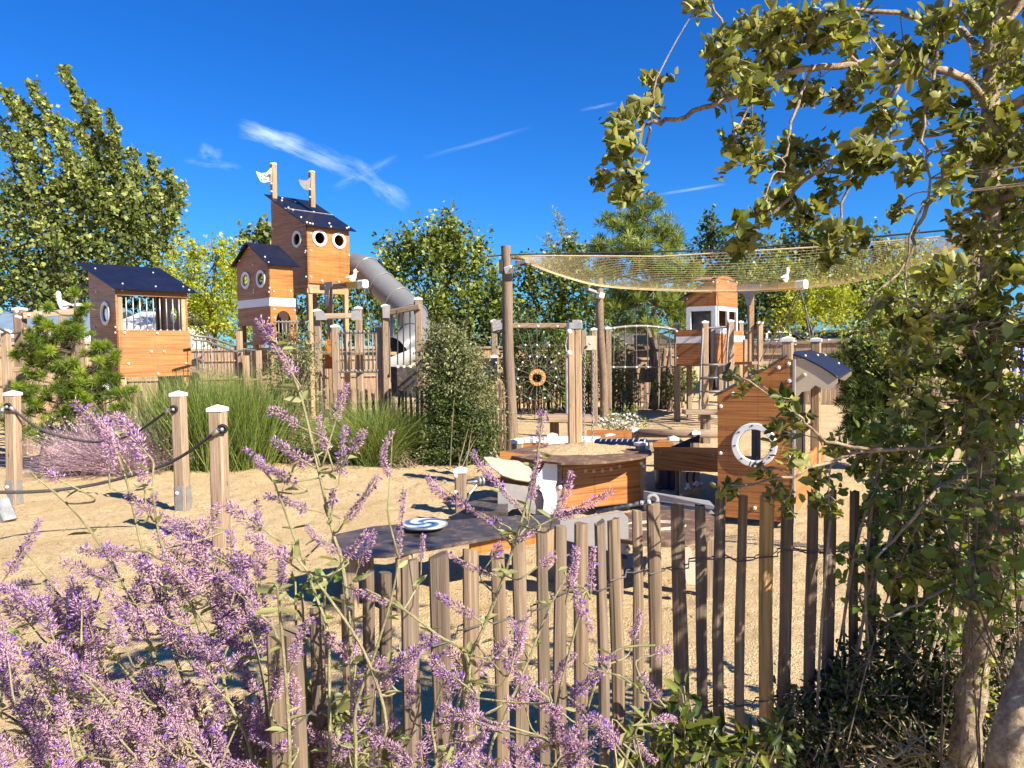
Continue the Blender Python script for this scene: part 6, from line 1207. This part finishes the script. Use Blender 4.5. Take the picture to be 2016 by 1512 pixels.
def spike(parent, tip, base, wid, hue):
    ax = tip - base; L_ = np.linalg.norm(ax); d = ax / L_; u = unit(np.cross(d, [.3, .9, .2])); w = np.cross(d, u); nw = max(5, int(L_ / .0072)); vs, fs, cs = [], [], []; o = 0; bend = rng.normal(size=3) * .06 * L_
    for i in range(nw):
        t = (i + .5) / nw; gap = .8 + .5 * rng.random(); R_ = wid * .5 * (1 - .45 * t) * (.75 + .35 * rng.random()); c = base + d * L_ * t + bend * math.sin(t * 3.14) ; m = rng.integers(26, 38)
        an = rng.random(m) * 6.283; el = rng.uniform(.15, 1.0, m); dr = unit(np.cos(an)[:, None] * u + np.sin(an)[:, None] * w + d * el[:, None]); ln = .0042 + R_ * .42 * rng.random(m); th = ln * rng.uniform(.18, .32, m)
        e1 = unit(np.cross(dr, rng.normal(size=(m, 3)))); e2 = np.cross(dr, e1)
        q = (c + d * rng.normal(size=(m, 1)) * .0022 + dr * (R_ * rng.uniform(.1, .62, (m, 1))))[:, None] + dr[:, None] * (BI[None, :, 2:3] * ln[:, None, None]) + e1[:, None] * (BI[None, :, 0:1] * th[:, None, None]) + e2[:, None] * (BI[None, :, 1:2] * th[:, None, None])
        vs.append(q.reshape(-1, 3)); fs.append((o + np.arange(m)[:, None, None] * 5 + BF_[None]).reshape(-1, 3)); o += m * 5
        g = rng.random((m, 1)); vio = rng.random((m, 1)) < .05 + hue * .26; cc = np.where(vio, np.array([.2, .1, .42]), np.array([.5, .27, .4]) * (1 - g) + np.array([.84, .58, .68]) * g); tipc = np.where(vio, cc * 1.15, cc * 1.1 + .02); cc5 = np.repeat(cc[:, None], 5, 1); cc5[:, 0] = cc * .75; cc5[:, 4] = tipc; cs.append(cc5.reshape(-1, 3))
    # open violet lips
    k = max(2, int(nw * (.25 + 1.2 * hue))); t = rng.random(k); an = rng.random(k) * 6.283; dr = unit(np.cos(an)[:, None] * u + np.sin(an)[:, None] * w + d * .2); pp = base + d * L_ * t[:, None] + dr * (wid * .3 * (1 - .4 * t))[:, None]; v2, f2, kk = leafgeo(pp, dr + rng.normal(size=(k, 3)) * .4, rng.normal(size=(k, 3)), .008, .006, 'dia', .2)
    tri = np.vstack([f2[:, [0, 1, 2]], f2[:, [0, 2, 3]]]) + o; vs.append(v2); fs.append(tri); cs.append(np.repeat(np.array([[.24, .12, .5]]) * rng.uniform(.8, 1.3, (k, 1)), kk, 0))
    npmesh('flower_spike', np.vstack(vs), np.vstack(fs), M['flower'], parent, color=np.clip(np.vstack(cs), 0, .95))
lf = {k: [] for k in PL}; cnt = {k: 0 for k in PL}
for x0, y0, x1, y1, wd in SP:
    Yd = 1.32 + random.gauss(0, .09); tip, bs = np.array(at(x0, y0, Yd + random.gauss(0, .02))), np.array(at(x1, y1, Yd)); dl = bs - PN; hor = np.linalg.norm(dl[:, :2], axis=1); sc_ = np.linalg.norm(dl, axis=1) + np.where(dl[:, 2] < .25 * hor, 2.0, 0) ; j = int(np.argmin(sc_)); k, q, si = POL[j]
    if cnt[k] >= 99: k = min(cnt, key=cnt.get)
    cnt[k] += 1; B = V(tuple(bs)); T_ = V(tuple(tip)); ax = (T_ - B).normalized(); ctrl = B - ax * min(.12, (B - q).length * .4); TUB[k].tube(spl([q, q.lerp(ctrl, .55) + Z * -.004, ctrl, B, B.lerp(T_, .96)], 3), [.0017] * 7 + [.0015] * 3 + [.0008] * 3, 5)
    spike(PL[k], tip, bs, wd * Yd / F * 1.2, random.random() ** 2.2)
    for _ in range(1):
        t_ = random.random(); p = q.lerp(B, t_); lf[k].append((tuple(p), tuple(V((random.gauss(0, 1), random.gauss(0, 1), .35)))))
for k in PL:
    for kk, q, si in POL:
        if kk == k and random.random() < .2 and q.z > .5:
            for _ in range(2): lf[k].append((tuple(q), tuple(V((random.gauss(0, 1), random.gauss(0, 1), .3)))))
    TUB[k].build('stems', M['stem'], PL[k], smooth=True)
    P = np.array([p for p, d in lf[k]]); D = np.array([d for p, d in lf[k]]); n = len(P); L_ = rng.uniform(.015, .042, n); leaves('leaves', P, D, np.tile([0, 0, 1.], (n, 1)) + rng.normal(size=(n, 3)) * .6, L_, L_ * .3, np.clip(rng.normal(.5, .25, n), 0, 1), 'leaf_sage', PL[k], 'hex', .2, .15)
# leafy weeds among the sage
def weed(label, Yd, blobs, mat, n, L_, wr, nm='leafy_weed', tb=.5):
    c0 = pxblob(blobs[0], Yd)[0]; o = thing(nm, label, 'weed', (c0[0], c0[1], 0)); P, D = [], []; mb = MB()
    for b in blobs:
        c, r = pxblob(b, Yd); k = int(n * b[2] * b[3] / 3000); d, q = ballpts(k, .5); pp = c + d * q[:, None] * r; P.append(pp); D.append(d + rng.normal(size=(k, 3)) * .5 + np.array([0, -.2, .3]))
        for p in pp[::6]: e = V(tuple(p)); s = V((c0[0] + random.gauss(0, .001), c0[1] + random.gauss(0, .001), 0)); mb.tube(spl([s, s.lerp(e, .6) + V((random.gauss(0, .02), random.gauss(0, .02), 0)), e], 3), .0022, 4)
    mb.build('stems', M['stem'], o); P, D = np.vstack(P), np.vstack(D); k = len(P); ll = L_ * rng.uniform(.5, 1.3, k); leaves('leaves', P, D, rng.normal(size=(k, 3)) * .6 + np.array([.2, -.4, .8]), ll, ll * wr, np.clip(rng.normal(tb, .25, k), 0, 1), mat, o, 'hex', .18, .2); return o
weed('pale green leafy weed low among the sage stems at bottom centre', 1.42, [(690, 1480, 90, 45), (560, 1470, 70, 50), (650, 1400, 50, 40), (480, 1490, 60, 40)], 'leaf_sage', 70, .045, .45, tb=.55)
weed('yellow-green leafy weed at the foot of the dark palings', 2.0, [(1330, 1440, 60, 40), (1400, 1470, 80, 40), (1480, 1480, 60, 40), (1540, 1440, 30, 40), (1350, 1370, 20, 30), (1270, 1470, 40, 40)], 'leaf_low', 80, .05, .38, tb=.62)
weed('thin green leafed sprig climbing the stems left of the nearest palings', 1.4, [(590, 1150, 25, 30), (640, 1160, 25, 20), (610, 1240, 25, 35)], 'leaf_bramble', 45, .035, .4, tb=.5)

# ================================================================== NEAR OAK
random.seed(44); rng = np.random.default_rng(44)
OY = 2.15; tb0 = at(1890, 1560, OY)
OAK = thing('oak_tree', 'young evergreen oak with pale bark and leafy overhanging branches at the right', 'oak tree', (tb0.x - .03, OY, 0))
def poly(pts, n=5, y0=OY): return spl([at(p[0], p[1], y0 + (p[2] if len(p) > 2 else 0)) for p in pts], n)
tr = [V((tb0.x - .03, OY, -.05))] + poly([(1892, 1560), (1905, 1420), (1928, 1250), (1945, 1000), (1930, 800), (1938, 650), (1952, 480), (1946, 300), (1952, 150), (1958, 0), (1970, -200), (1985, -420)], 5)
n = len(tr); mb = MB(); mb.tube(tr, [(.046 - .031 * (i / n) ** .8) * (1 + .1 * math.sin(i * 1.9) + .08 * math.sin(i * 4.1)) for i in range(n)], 16)
for i, (x, y, z) in enumerate(mb.v): q = V((x, y, z)); nz = noise.noise(q * 22) * .008 + noise.noise(q * 60) * .004; mb.v[i] = (x + nz, y + nz, z)
mb.build('trunk', M['bark'], OAK, smooth=True)
BRs = [([(1950, 215), (1900, 160, -.05), (1839, 131, -.1), (1770, 121, -.1), (1700, 127, -.1), (1600, 132, -.12), (1530, 150, -.12), (1440, 190, -.1), (1370, 221, -.1), (1300, 240, -.1), (1262, 252, -.1), (1228, 300, -.1), (1210, 350, -.1)], .011), ([(1300, 240, -.1), (1285, 200, -.1), (1290, 150, -.1)], .003), ([(1278, 246, -.1), (1270, 300, -.1), (1245, 370, -.1)], .003),
 ([(1800, 125, -.1), (1745, 198, -.12), (1690, 280, -.12), (1600, 345, -.1), (1540, 400, -.08), (1490, 455, -.05), (1470, 480, -.05)], .007), ([(1600, 132, -.12), (1560, 240, -.15), (1545, 300, -.15), (1540, 340, -.15)], .004), ([(1873, -30, -.1), (1842, 127, -.12), (1816, 246, -.15), (1828, 350, -.15), (1785, 500, -.15), (1780, 560, -.15)], .004),
 ([(1945, 305), (1877, 330, -.05), (1833, 396, -.08), (1805, 450, -.1), (1785, 520, -.1), (1700, 600, -.1)], .007), ([(1948, 245), (1850, 260, .05), (1760, 280, .1), (1640, 320, .1)], .006), ([(1955, 130), (1890, 60, .1), (1800, 30, .15), (1680, 20, .15), (1560, 50, .15), (1450, 80, .15), (1400, 5, .15)], .009), ([(1952, 170), (1985, 60), (2030, -30), (2120, -150)], .014), ([(1948, 260), (1990, 290), (2040, 330), (2120, 420)], .022), ([(1700, 127, -.1), (1650, 70, -.15), (1600, 30, -.2)], .005), ([(1530, 150, -.12), (1480, 200, -.15), (1450, 260, -.15)], .004), ([(1690, 280, -.12), (1660, 400, -.1), (1640, 480, -.1)], .004), ([(1958, 20), (1900, -80, .1), (1800, -150, .1)], .01),
 ([(1935, 860), (1830, 880, -.1), (1700, 890, -.15), (1610, 915, -.2), (1540, 945, -.2), (1440, 955, -.2)], .005), ([(1800, 885, -.1), (1680, 880, -.2), (1608, 858, -.25), (1568, 818, -.25), (1535, 788, -.25), (1458, 742, -.25)], .004), ([(1940, 690), (1880, 640, -.1), (1800, 600, -.1), (1740, 580, -.1)], .006), ([(1932, 900), (1850, 960, -.1), (1780, 1040, -.12), (1720, 1100, -.12)], .006), ([(1940, 1080), (1880, 1140, -.1), (1810, 1190, -.15), (1740, 1220, -.15)], .006), ([(1940, 760), (1985, 700, -.05), (2030, 620)], .008), ([(1935, 1000), (1990, 1050), (2050, 1100)], .006)]
mb = MB(); BP_ = []
for pts, r in BRs:
    q = poly(pts, 4); m = len(q); q = [p + V((random.gauss(0, .004), random.gauss(0, .006), random.gauss(0, .004))) for p in q]; mb.tube(q, [r * (1 - .75 * i / m) + .0009 for i in range(m)], 7); BP_ += q
mb.build('branches', M['bark'], OAK, smooth=True)
BP_ += tr; BN = np.array([tuple(p) for p in BP_])
CL = [(1285, 160, 20, 28, 22), (1268, 205, 34, 22, 30), (1225, 238, 30, 28, 34), (1215, 285, 28, 32, 36), (1240, 350, 32, 28, 34), (1185, 348, 16, 20, 14), (1218, 392, 34, 18, 20), (1415, 168, 30, 26, 18), (1378, 5, 24, 18, 14),
 (1430, 90, 48, 32, 50), (1480, 60, 60, 38, 64), (1560, 40, 70, 42, 84), (1640, 60, 60, 48, 64), (1530, 110, 58, 32, 60), (1440, 128, 48, 22, 34), (1500, 172, 44, 28, 34), (1590, 175, 38, 38, 34), (1480, 245, 34, 38, 42), (1450, 290, 28, 28, 32), (1560, 280, 38, 28, 28), (1480, 320, 38, 22, 22), (1550, 330, 38, 28, 40), (1610, 310, 38, 32, 40), (1660, 200, 38, 36, 36), (1700, 60, 58, 48, 60), (1700, 150, 48, 36, 36), (1740, 240, 38, 46, 36), (1680, 300, 46, 28, 42), (1720, 322, 46, 32, 48), (1540, 390, 38, 32, 50), (1580, 420, 38, 22, 34), (1500, 410, 24, 18, 18), (1630, 370, 36, 28, 28), (1470, 470, 32, 32, 42), (1450, 440, 14, 14, 8), (1650, 450, 32, 22, 24), (1690, 470, 28, 22, 18), (1640, 500, 28, 22, 18),
 (1780, 90, 48, 66, 56), (1830, 200, 38, 76, 54), (1850, 60, 38, 56, 40), (1790, 330, 36, 36, 22), (1760, 410, 28, 28, 14), (1860, 350, 36, 56, 30), (1985, 120, 34, 66, 44), (1990, 300, 30, 56, 40), (1985, 420, 30, 40, 30), (1990, 520, 30, 40, 36), (1905, 280, 26, 56, 26), (1965, 500, 26, 56, 30), (1870, 20, 60, 30, 30), (1930, 400, 20, 60, 16),
 (1990, 640, 30, 66, 60), (1905, 610, 66, 46, 64), (1840, 560, 46, 46, 40), (1860, 700, 70, 60, 70), (1940, 780, 66, 70, 76), (1790, 640, 50, 40, 34), (1820, 800, 60, 50, 44), (1990, 800, 30, 70, 46), (1740, 600, 30, 20, 14), (1475, 745, 20, 14, 12), (1440, 735, 18, 10, 7), (1545, 790, 22, 18, 14), (1575, 830, 24, 16, 14), (1540, 850, 22, 20, 14), (1560, 900, 26, 18, 12), (1500, 925, 34, 14, 12), (1440, 960, 28, 24, 16), (1520, 970, 30, 18, 18), (1550, 1000, 20, 18, 12), (1610, 930, 24, 24, 12), (1650, 880, 30, 24, 16), (1690, 900, 40, 30, 26), (1630, 990, 30, 16, 16)]
RS, AX, SZ = [], [], []; tw = MB()
def cluster(c, r, cnt, lscale=1.0):
    k = max(2, round(cnt / 6)); j = int(np.argmin(np.linalg.norm(BN - c, axis=1))); s = BP_[j]; cv = V(tuple(c)); 
    if (s - cv).length > .55: s = cv + V((.06, .02, -.05))
    if (s - cv).length > .02: tw.tube(spl([s, s.lerp(cv, .5) + V((0, 0, random.gauss(.01, .01))), cv], 3), [.0022, .002, .0018, .0017, .0016, .0015, .0014], 5)
    d, q = ballpts(k, .45); P = c + d * q[:, None] * r
    for p, dd in zip(P, d):
        pv = V(tuple(p)); tw.tube([cv.lerp(s, .2), cv.lerp(pv, .55) + V((random.gauss(0, .008), random.gauss(0, .008), random.gauss(0, .008))), pv], [.0014, .0012, .001], 4); RS.append(p); AX.append(unit(dd * .7 + rng.normal(size=3) * .5 + np.array([-.15, -.1, .3]))); SZ.append(lscale)
for x, y, rx, ry, cnt in CL: c = np.array(at(x, y, OY + random.uniform(-.28, .12))); cluster(c, np.array([rx, max(rx, ry) * .8, ry]) * OY / F * 1.12, cnt * 1.7)
for _ in range(150):
    x, y = random.uniform(1690, 2040), random.uniform(-20, 1260)
    if y < 560 and x < 1900 - 120 * (random.random() < .45): continue
    if y > 520 and x < 1700 + (y < 760) * 60: continue
    Yc = OY + random.uniform(-.25, .5) + (y > 500) * random.uniform(0, .6); c = np.array(at(x, y, Yc)); cluster(c, np.array([34, 34, 34]) * Yc / F, 26)
for _ in range(45):  # unseen leaf clusters right of the frame, added for shade
    d, q = ballpts(1, .4); c = np.array([1.98, 1.4, 1.95]) + d[0] * q[0] * np.array([.4, .42, .95]); pp = proj(c)
    if pp[0] < 2045: continue
    cluster(c, np.array([.09, .09, .09]), 22)
for _ in range(200):  # denser unseen clusters, placed where they shade the palings
    d, q = ballpts(1, .4); c = np.array([1.6, 1.65, 1.65]) + d[0] * q[0] * np.array([.28, .42, .8]); pp = proj(c)
    if pp[0] < 2040: continue
    cluster(c, np.array([.08, .08, .08]), 20)
for _ in range(26): c = np.array([1.95, 2.6, 3.0]) + rng.normal(size=3) * np.array([.25, .25, .22]); cluster(c, np.array([.08, .08, .08]), 18)
# the rest of the crown, right of and above the frame, which throws the dappled shade
for _ in range(22):
    d, q = ballpts(1, .4); c = np.array([2.3, 1.35, 2.75]) + d[0] * q[0] * np.array([.75, .75, .85])
    pp = proj(c)
    if pp[0] < 2040 and pp[1] > -40: continue
    BP_.append(V(tuple(c))) ; cluster(c, np.array([.09, .09, .09]), 16)
for cx_, cz_, cy_ in ((2.0, 1.2, 1.25), (2.3, 1.6, 1.0), (1.9, 1.75, 1.45), (2.5, 1.0, .9), (2.1, .8, 1.1), (2.6, 2.0, .8)):
    for _ in range(9): c = np.array([cx_, cy_, cz_]) + rng.normal(size=3) * .17; cluster(c, np.array([.09, .09, .09]), 16)
mb = MB()
for tgt in ((2.0, 1.3, 2.5), (2.4, 1.2, 2.8), (2.6, 1.5, 2.3), (2.1, 1.3, 1.5), (2.4, .95, 1.4), (2.2, 1.1, 3.2)):
    s = min(tr, key=lambda p: abs(p.z - tgt[2] * .8)); mb.tube(spl([s, s.lerp(V(tgt), .5) + Z * .08, V(tgt)], 5), [.016 * (1 - .7 * i / 10) for i in range(11)], 7)
mb.build('side_branches', M['bark'], OAK, smooth=True)
tw.build('twigs', M['twig'], OAK)
RS, AX, SZ = np.array(RS), np.array(AX), np.array(SZ); m = 9; n = len(RS); an = rng.random((n, m)) * 6.283; e1 = unit(np.cross(AX, rng.normal(size=(n, 3)))); e2 = np.cross(AX, e1); tl = rng.uniform(-.1, 1.1, (n, m))
D = AX[:, None] * tl[..., None] + e1[:, None] * np.cos(an)[..., None] + e2[:, None] * np.sin(an)[..., None]; P = RS[:, None] - AX[:, None] * (rng.random((n, m)) * .06)[..., None]
L_ = .018 + .028 * rng.random(n * m) ** 1.4 * np.repeat(SZ, m); Nn = AX[:, None] * 1.0 + rng.normal(size=(n, m, 3)) * .35; tint = np.clip(.45 + rng.normal(size=(n, 1)) * .16 + rng.normal(size=(n, m)) * .2, 0, 1)
leaves('foliage', P.reshape(-1, 3), D.reshape(-1, 3), Nn.reshape(-1, 3), L_, L_ * rng.uniform(.48, .72, n * m), tint.ravel(), 'leaf_oak', OAK, 'hex', .2, rng.uniform(-.1, .4, (n * m, 1)))
# ivy fuzz on the trunk
k = 1500; ii = rng.integers(8, n_tr := len(tr) - 12, k); base = np.array([tuple(p) for p in tr])[ii] + np.array([0, 0, 1]) * rng.normal(size=(k, 1)) * .05; dd = unit(rng.normal(size=(k, 3)) * np.array([1, 1, .4])); 
leaves('trunk_leaves', base + dd * .035, dd + rng.normal(size=(k, 3)) * .6, rng.normal(size=(k, 3)), .022, .013, np.clip(rng.normal(.6, .2, k), 0, 1), 'leaf_oak', OAK, 'hex', .2, .1)

# ---- bramble thicket, dark hedge and second trunk at lower right
def thicket(nm, label, Yd, blobs, mat, n, L_, wr, r3=1.0, tb=.5, base=None, round_=False, cat_='shrub', stem='twig', cr=.0042):
    c0 = at(*(base or blobs[0][:2]), Yd); o = thing(nm, label, cat_, (c0.x, c0.y, 0)); P, D = [], []; mb = MB()
    for b in blobs:
        c, r = pxblob(b, Yd); r[1] = max(r[1], .14); k = int(n * b[2] * b[3] / 3000); d, q = ballpts(k, .5); pp = c + d * q[:, None] * r; P.append(pp); D.append(d * .6 + rng.normal(size=(k, 3)) * .7 + np.array([-.1, -.2, .1])); cv = V(tuple(c))
        s = V((c0.x + random.gauss(0, .15), c0.y + random.gauss(0, .1), 0)); mb.tube(spl([s, s.lerp(cv, .5) + V((random.gauss(0, .08), random.gauss(0, .05), .1)), cv], 5), cr, 6)
        for p in pp[::4]: e = V(tuple(p)); mb.tube(spl([cv, cv.lerp(e, .5) + V(tuple(rng.normal(size=3) * .03)), e], 2), .0016, 4)
    mb.build('canes', M[stem], o); P, D = np.vstack(P), np.vstack(D); k = len(P); ll = L_ * rng.uniform(.55, 1.35, k); leaves('leaves', P, D, rng.normal(size=(k, 3)) * .7 + np.array([.25, -.45, .7]), ll, ll * wr, np.clip(rng.normal(tb, .25, k), 0, 1), mat, o, 'hex', .15, .12); return o
thicket('bramble_bush', 'light green bramble thicket growing through the palings beside the oak trunk', 2.35, [(1720, 960, 55, 36), (1765, 1010, 65, 46), (1830, 930, 75, 46), (1900, 990, 65, 56), (1985, 900, 40, 90), (1800, 1110, 75, 50), (1725, 1090, 45, 36), (1890, 1120, 60, 60), (1985, 1130, 45, 90), (1840, 1220, 80, 44), (1750, 1225, 55, 34), (1680, 1100, 30, 26), (1690, 1170, 30, 30), (1985, 1020, 40, 60), (1640, 960, 20, 20), (1750, 860, 60, 40), (1830, 850, 60, 40)], 'leaf_bramble', 85, .036, .78, tb=.55)
thicket('bramble_bush', 'bright green bramble leaves climbing in front of the oak trunk', 1.98, [(1905, 990, 45, 40), (1935, 1090, 45, 45), (1965, 940, 40, 50), (1885, 1170, 50, 40), (1965, 1190, 40, 50), (2005, 1070, 30, 60), (1935, 870, 40, 40), (1900, 790, 40, 40), (1965, 720, 40, 50), (1915, 650, 40, 40), (1985, 820, 40, 50), (1870, 1080, 40, 40), (1850, 1010, 40, 30)], 'leaf_bramble', 40, .034, .74, tb=.55, base=(1925, 1500), stem='bark2', cr=.002)
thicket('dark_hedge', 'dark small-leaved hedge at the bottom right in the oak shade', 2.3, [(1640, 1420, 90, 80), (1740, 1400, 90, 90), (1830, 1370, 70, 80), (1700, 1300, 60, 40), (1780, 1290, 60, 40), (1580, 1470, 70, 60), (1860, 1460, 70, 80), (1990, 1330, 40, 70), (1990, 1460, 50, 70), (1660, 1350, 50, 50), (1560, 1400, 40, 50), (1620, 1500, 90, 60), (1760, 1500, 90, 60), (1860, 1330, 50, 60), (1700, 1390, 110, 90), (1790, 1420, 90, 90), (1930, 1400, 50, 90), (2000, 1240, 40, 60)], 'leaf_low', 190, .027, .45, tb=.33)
thicket('reed_stems', 'dry brown grassy stems at the foot of the oak', 2.05, [(1790, 1470, 70, 50), (1730, 1490, 60, 40), (1850, 1480, 40, 40)], 'drygrass', 40, .045, .14, tb=.3, cat_='weed')
cb = at(1990, 1500, 1.75); ST = thing('leaning_trunk', 'second rough tan trunk cut by the bottom right corner', 'tree trunk', (cb.x + .05, 1.75, 0)); s = spl([V((cb.x + .0, 1.75, -.05)), at(1985, 1560, 1.75), at(1998, 1440, 1.75), at(2030, 1330, 1.78), at(2090, 1150, 1.8), at(2160, 900, 1.85), at(2230, 600, 1.9)], 6); mb = MB(); mb.tube(s, [.055 - .03 * i / len(s) for i in range(len(s))], 14); mb.build('trunk', M['bark'], ST, smooth=True)
# ================================================================== LIGHT
SUN_AZ = V((.78, -.625, 0)).normalized(); EL = R(36)
sl_ = bpy.data.lights.new('sun', 'SUN'); so = bpy.data.objects.new('sun', sl_); COL.objects.link(so); sl_.energy = 5.0; sl_.angle = R(.5); sl_.color = (1, .93, .8)
sd_ = V((SUN_AZ.x * math.cos(EL), SUN_AZ.y * math.cos(EL), math.sin(EL))); so.rotation_mode = 'QUATERNION'; so.rotation_quaternion = Z.rotation_difference(sd_); so.location = sd_ * 50
w = bpy.data.worlds.new('World'); sc.world = w; w.use_nodes = True; nt = w.node_tree; L = nt.links; bg = nt.nodes['Background']
sky = N(nt, 'ShaderNodeTexSky'); sky.sky_type = 'NISHITA'; sky.sun_disc = False; sky.sun_elevation = EL; sky.sun_rotation = math.atan2(SUN_AZ.x, SUN_AZ.y); sky.air_density = 1.0; sky.dust_density = .3; sky.ozone_density = 3.0
hs = N(nt, 'ShaderNodeHueSaturation', Saturation=SKY_SAT, Value=1.0) if True else None
L.new(sky.outputs[0], hs.inputs['Color'])
tc = N(nt, 'ShaderNodeTexCoord')
def vm(op, a, b_=None):
    n = N(nt, 'ShaderNodeVectorMath', operation=op)
    for i, x in enumerate((a, b_)):
        if x is None: continue
        if isinstance(x, (tuple, Vector)): n.inputs[i].default_value = tuple(x)
        else: L.new(x, n.inputs[i])
    return n
def ma(op, a, b_=0.0, c_=None, clamp=False):
    n = N(nt, 'ShaderNodeMath', operation=op); n.use_clamp = clamp
    for i, x in enumerate((a, b_, c_)):
        if x is None: continue
        if isinstance(x, (int, float)): n.inputs[i].default_value = x
        else: L.new(x, n.inputs[i])
    return n.outputs[0]
col = mixc(nt, 1.0, hs.outputs[0], SKY_TINT, 'MULTIPLY')
# thin cirrus and vapour trails, each laid along an arc of the sky (world directions)
def streak(d0, d1, width, dens, scale, thr, soft=.25, bend=0.0):
    global col
    d0 = d0.normalized(); d1 = d1.normalized(); c = ((d0 + d1) / 2).normalized(); u = (d1 - d0); half = u.length / 2; u.normalize(); v = c.cross(u).normalized()
    su = ma('DIVIDE', vm('DOT_PRODUCT', tc.outputs['Generated'], u).outputs['Value'], half); sv0 = vm('DOT_PRODUCT', tc.outputs['Generated'], v).outputs['Value']
    nz = N(nt, 'ShaderNodeTexNoise', Scale=scale, Detail=7.0, Roughness=.6); mp = N(nt, 'ShaderNodeCombineXYZ'); L.new(ma('MULTIPLY', su, .55), mp.inputs[0]); L.new(ma('DIVIDE', sv0, width * 2.2), mp.inputs[1]); mp.inputs[2].default_value = width * 97; L.new(mp.outputs[0], nz.inputs['Vector'])
    n2 = N(nt, 'ShaderNodeTexNoise', Scale=2.2, Detail=3.0); L.new(mp.outputs[0], n2.inputs['Vector'])
    sv = ma('DIVIDE', ma('ADD', sv0, ma('MULTIPLY', ma('SUBTRACT', n2.outputs['Fac'], .5), width * bend)), width)
    mk = ma('MULTIPLY', ma('SUBTRACT', 1.0, ma('MULTIPLY', su, su), clamp=True), ma('SUBTRACT', 1.0, ma('MULTIPLY', sv, sv), clamp=True), clamp=True)
    fr_ = ma('GREATER_THAN', vm('DOT_PRODUCT', tc.outputs['Generated'], c).outputs['Value'], .5)
    f = ma('MULTIPLY', ma('MULTIPLY', mk, ma('MULTIPLY', ma('SUBTRACT', nz.outputs['Fac'], thr), 1 / soft, clamp=True)), ma('MULTIPLY', fr_, dens), clamp=True)
    col = mixc(nt, f, col, CLOUD)
streak(ray(465, 240), ray(700, 345), .008, .6, 2.6, .34, .45, 2.6); streak(ray(560, 275), ray(740, 355), .014, .28, 2.6, .42, .3, 1.6)
streak(ray(690, 320), ray(808, 408), .012, .55, 2.4, .36, .45, 2.4)
streak(ray(655, 372), ray(785, 305), .007, .35, 2.0, .36, .45, 2.0)
streak(ray(470, 250), ray(600, 290), .012, .6, 2.0, .35, .3, 1.0)
streak(ray(390, 292), ray(440, 312), .01, .35, 2.0, .4, .3)
streak(ray(360, 318), ray(480, 330), .006, .25, 2.0, .4, .3)
streak(ray(830, 312), ray(1050, 250), .003, .13, 3, .3, .3); streak(ray(1140, 218), ray(1215, 202), .002, .2, 3, .3, .3)
streak(ray(1290, 384), ray(1430, 362), .002, .28, 3, .25, .3)
L.new(col, bg.inputs['Color']); bg.inputs['Strength'].default_value = .052
sc.view_settings.view_transform = 'Standard'; sc.view_settings.look = 'None'; sc.view_settings.exposure = EXPO; sc.view_settings.gamma = 1
sc.cycles.max_bounces = 6; sc.cycles.transparent_max_bounces = 6; sc.cycles.use_denoising = True
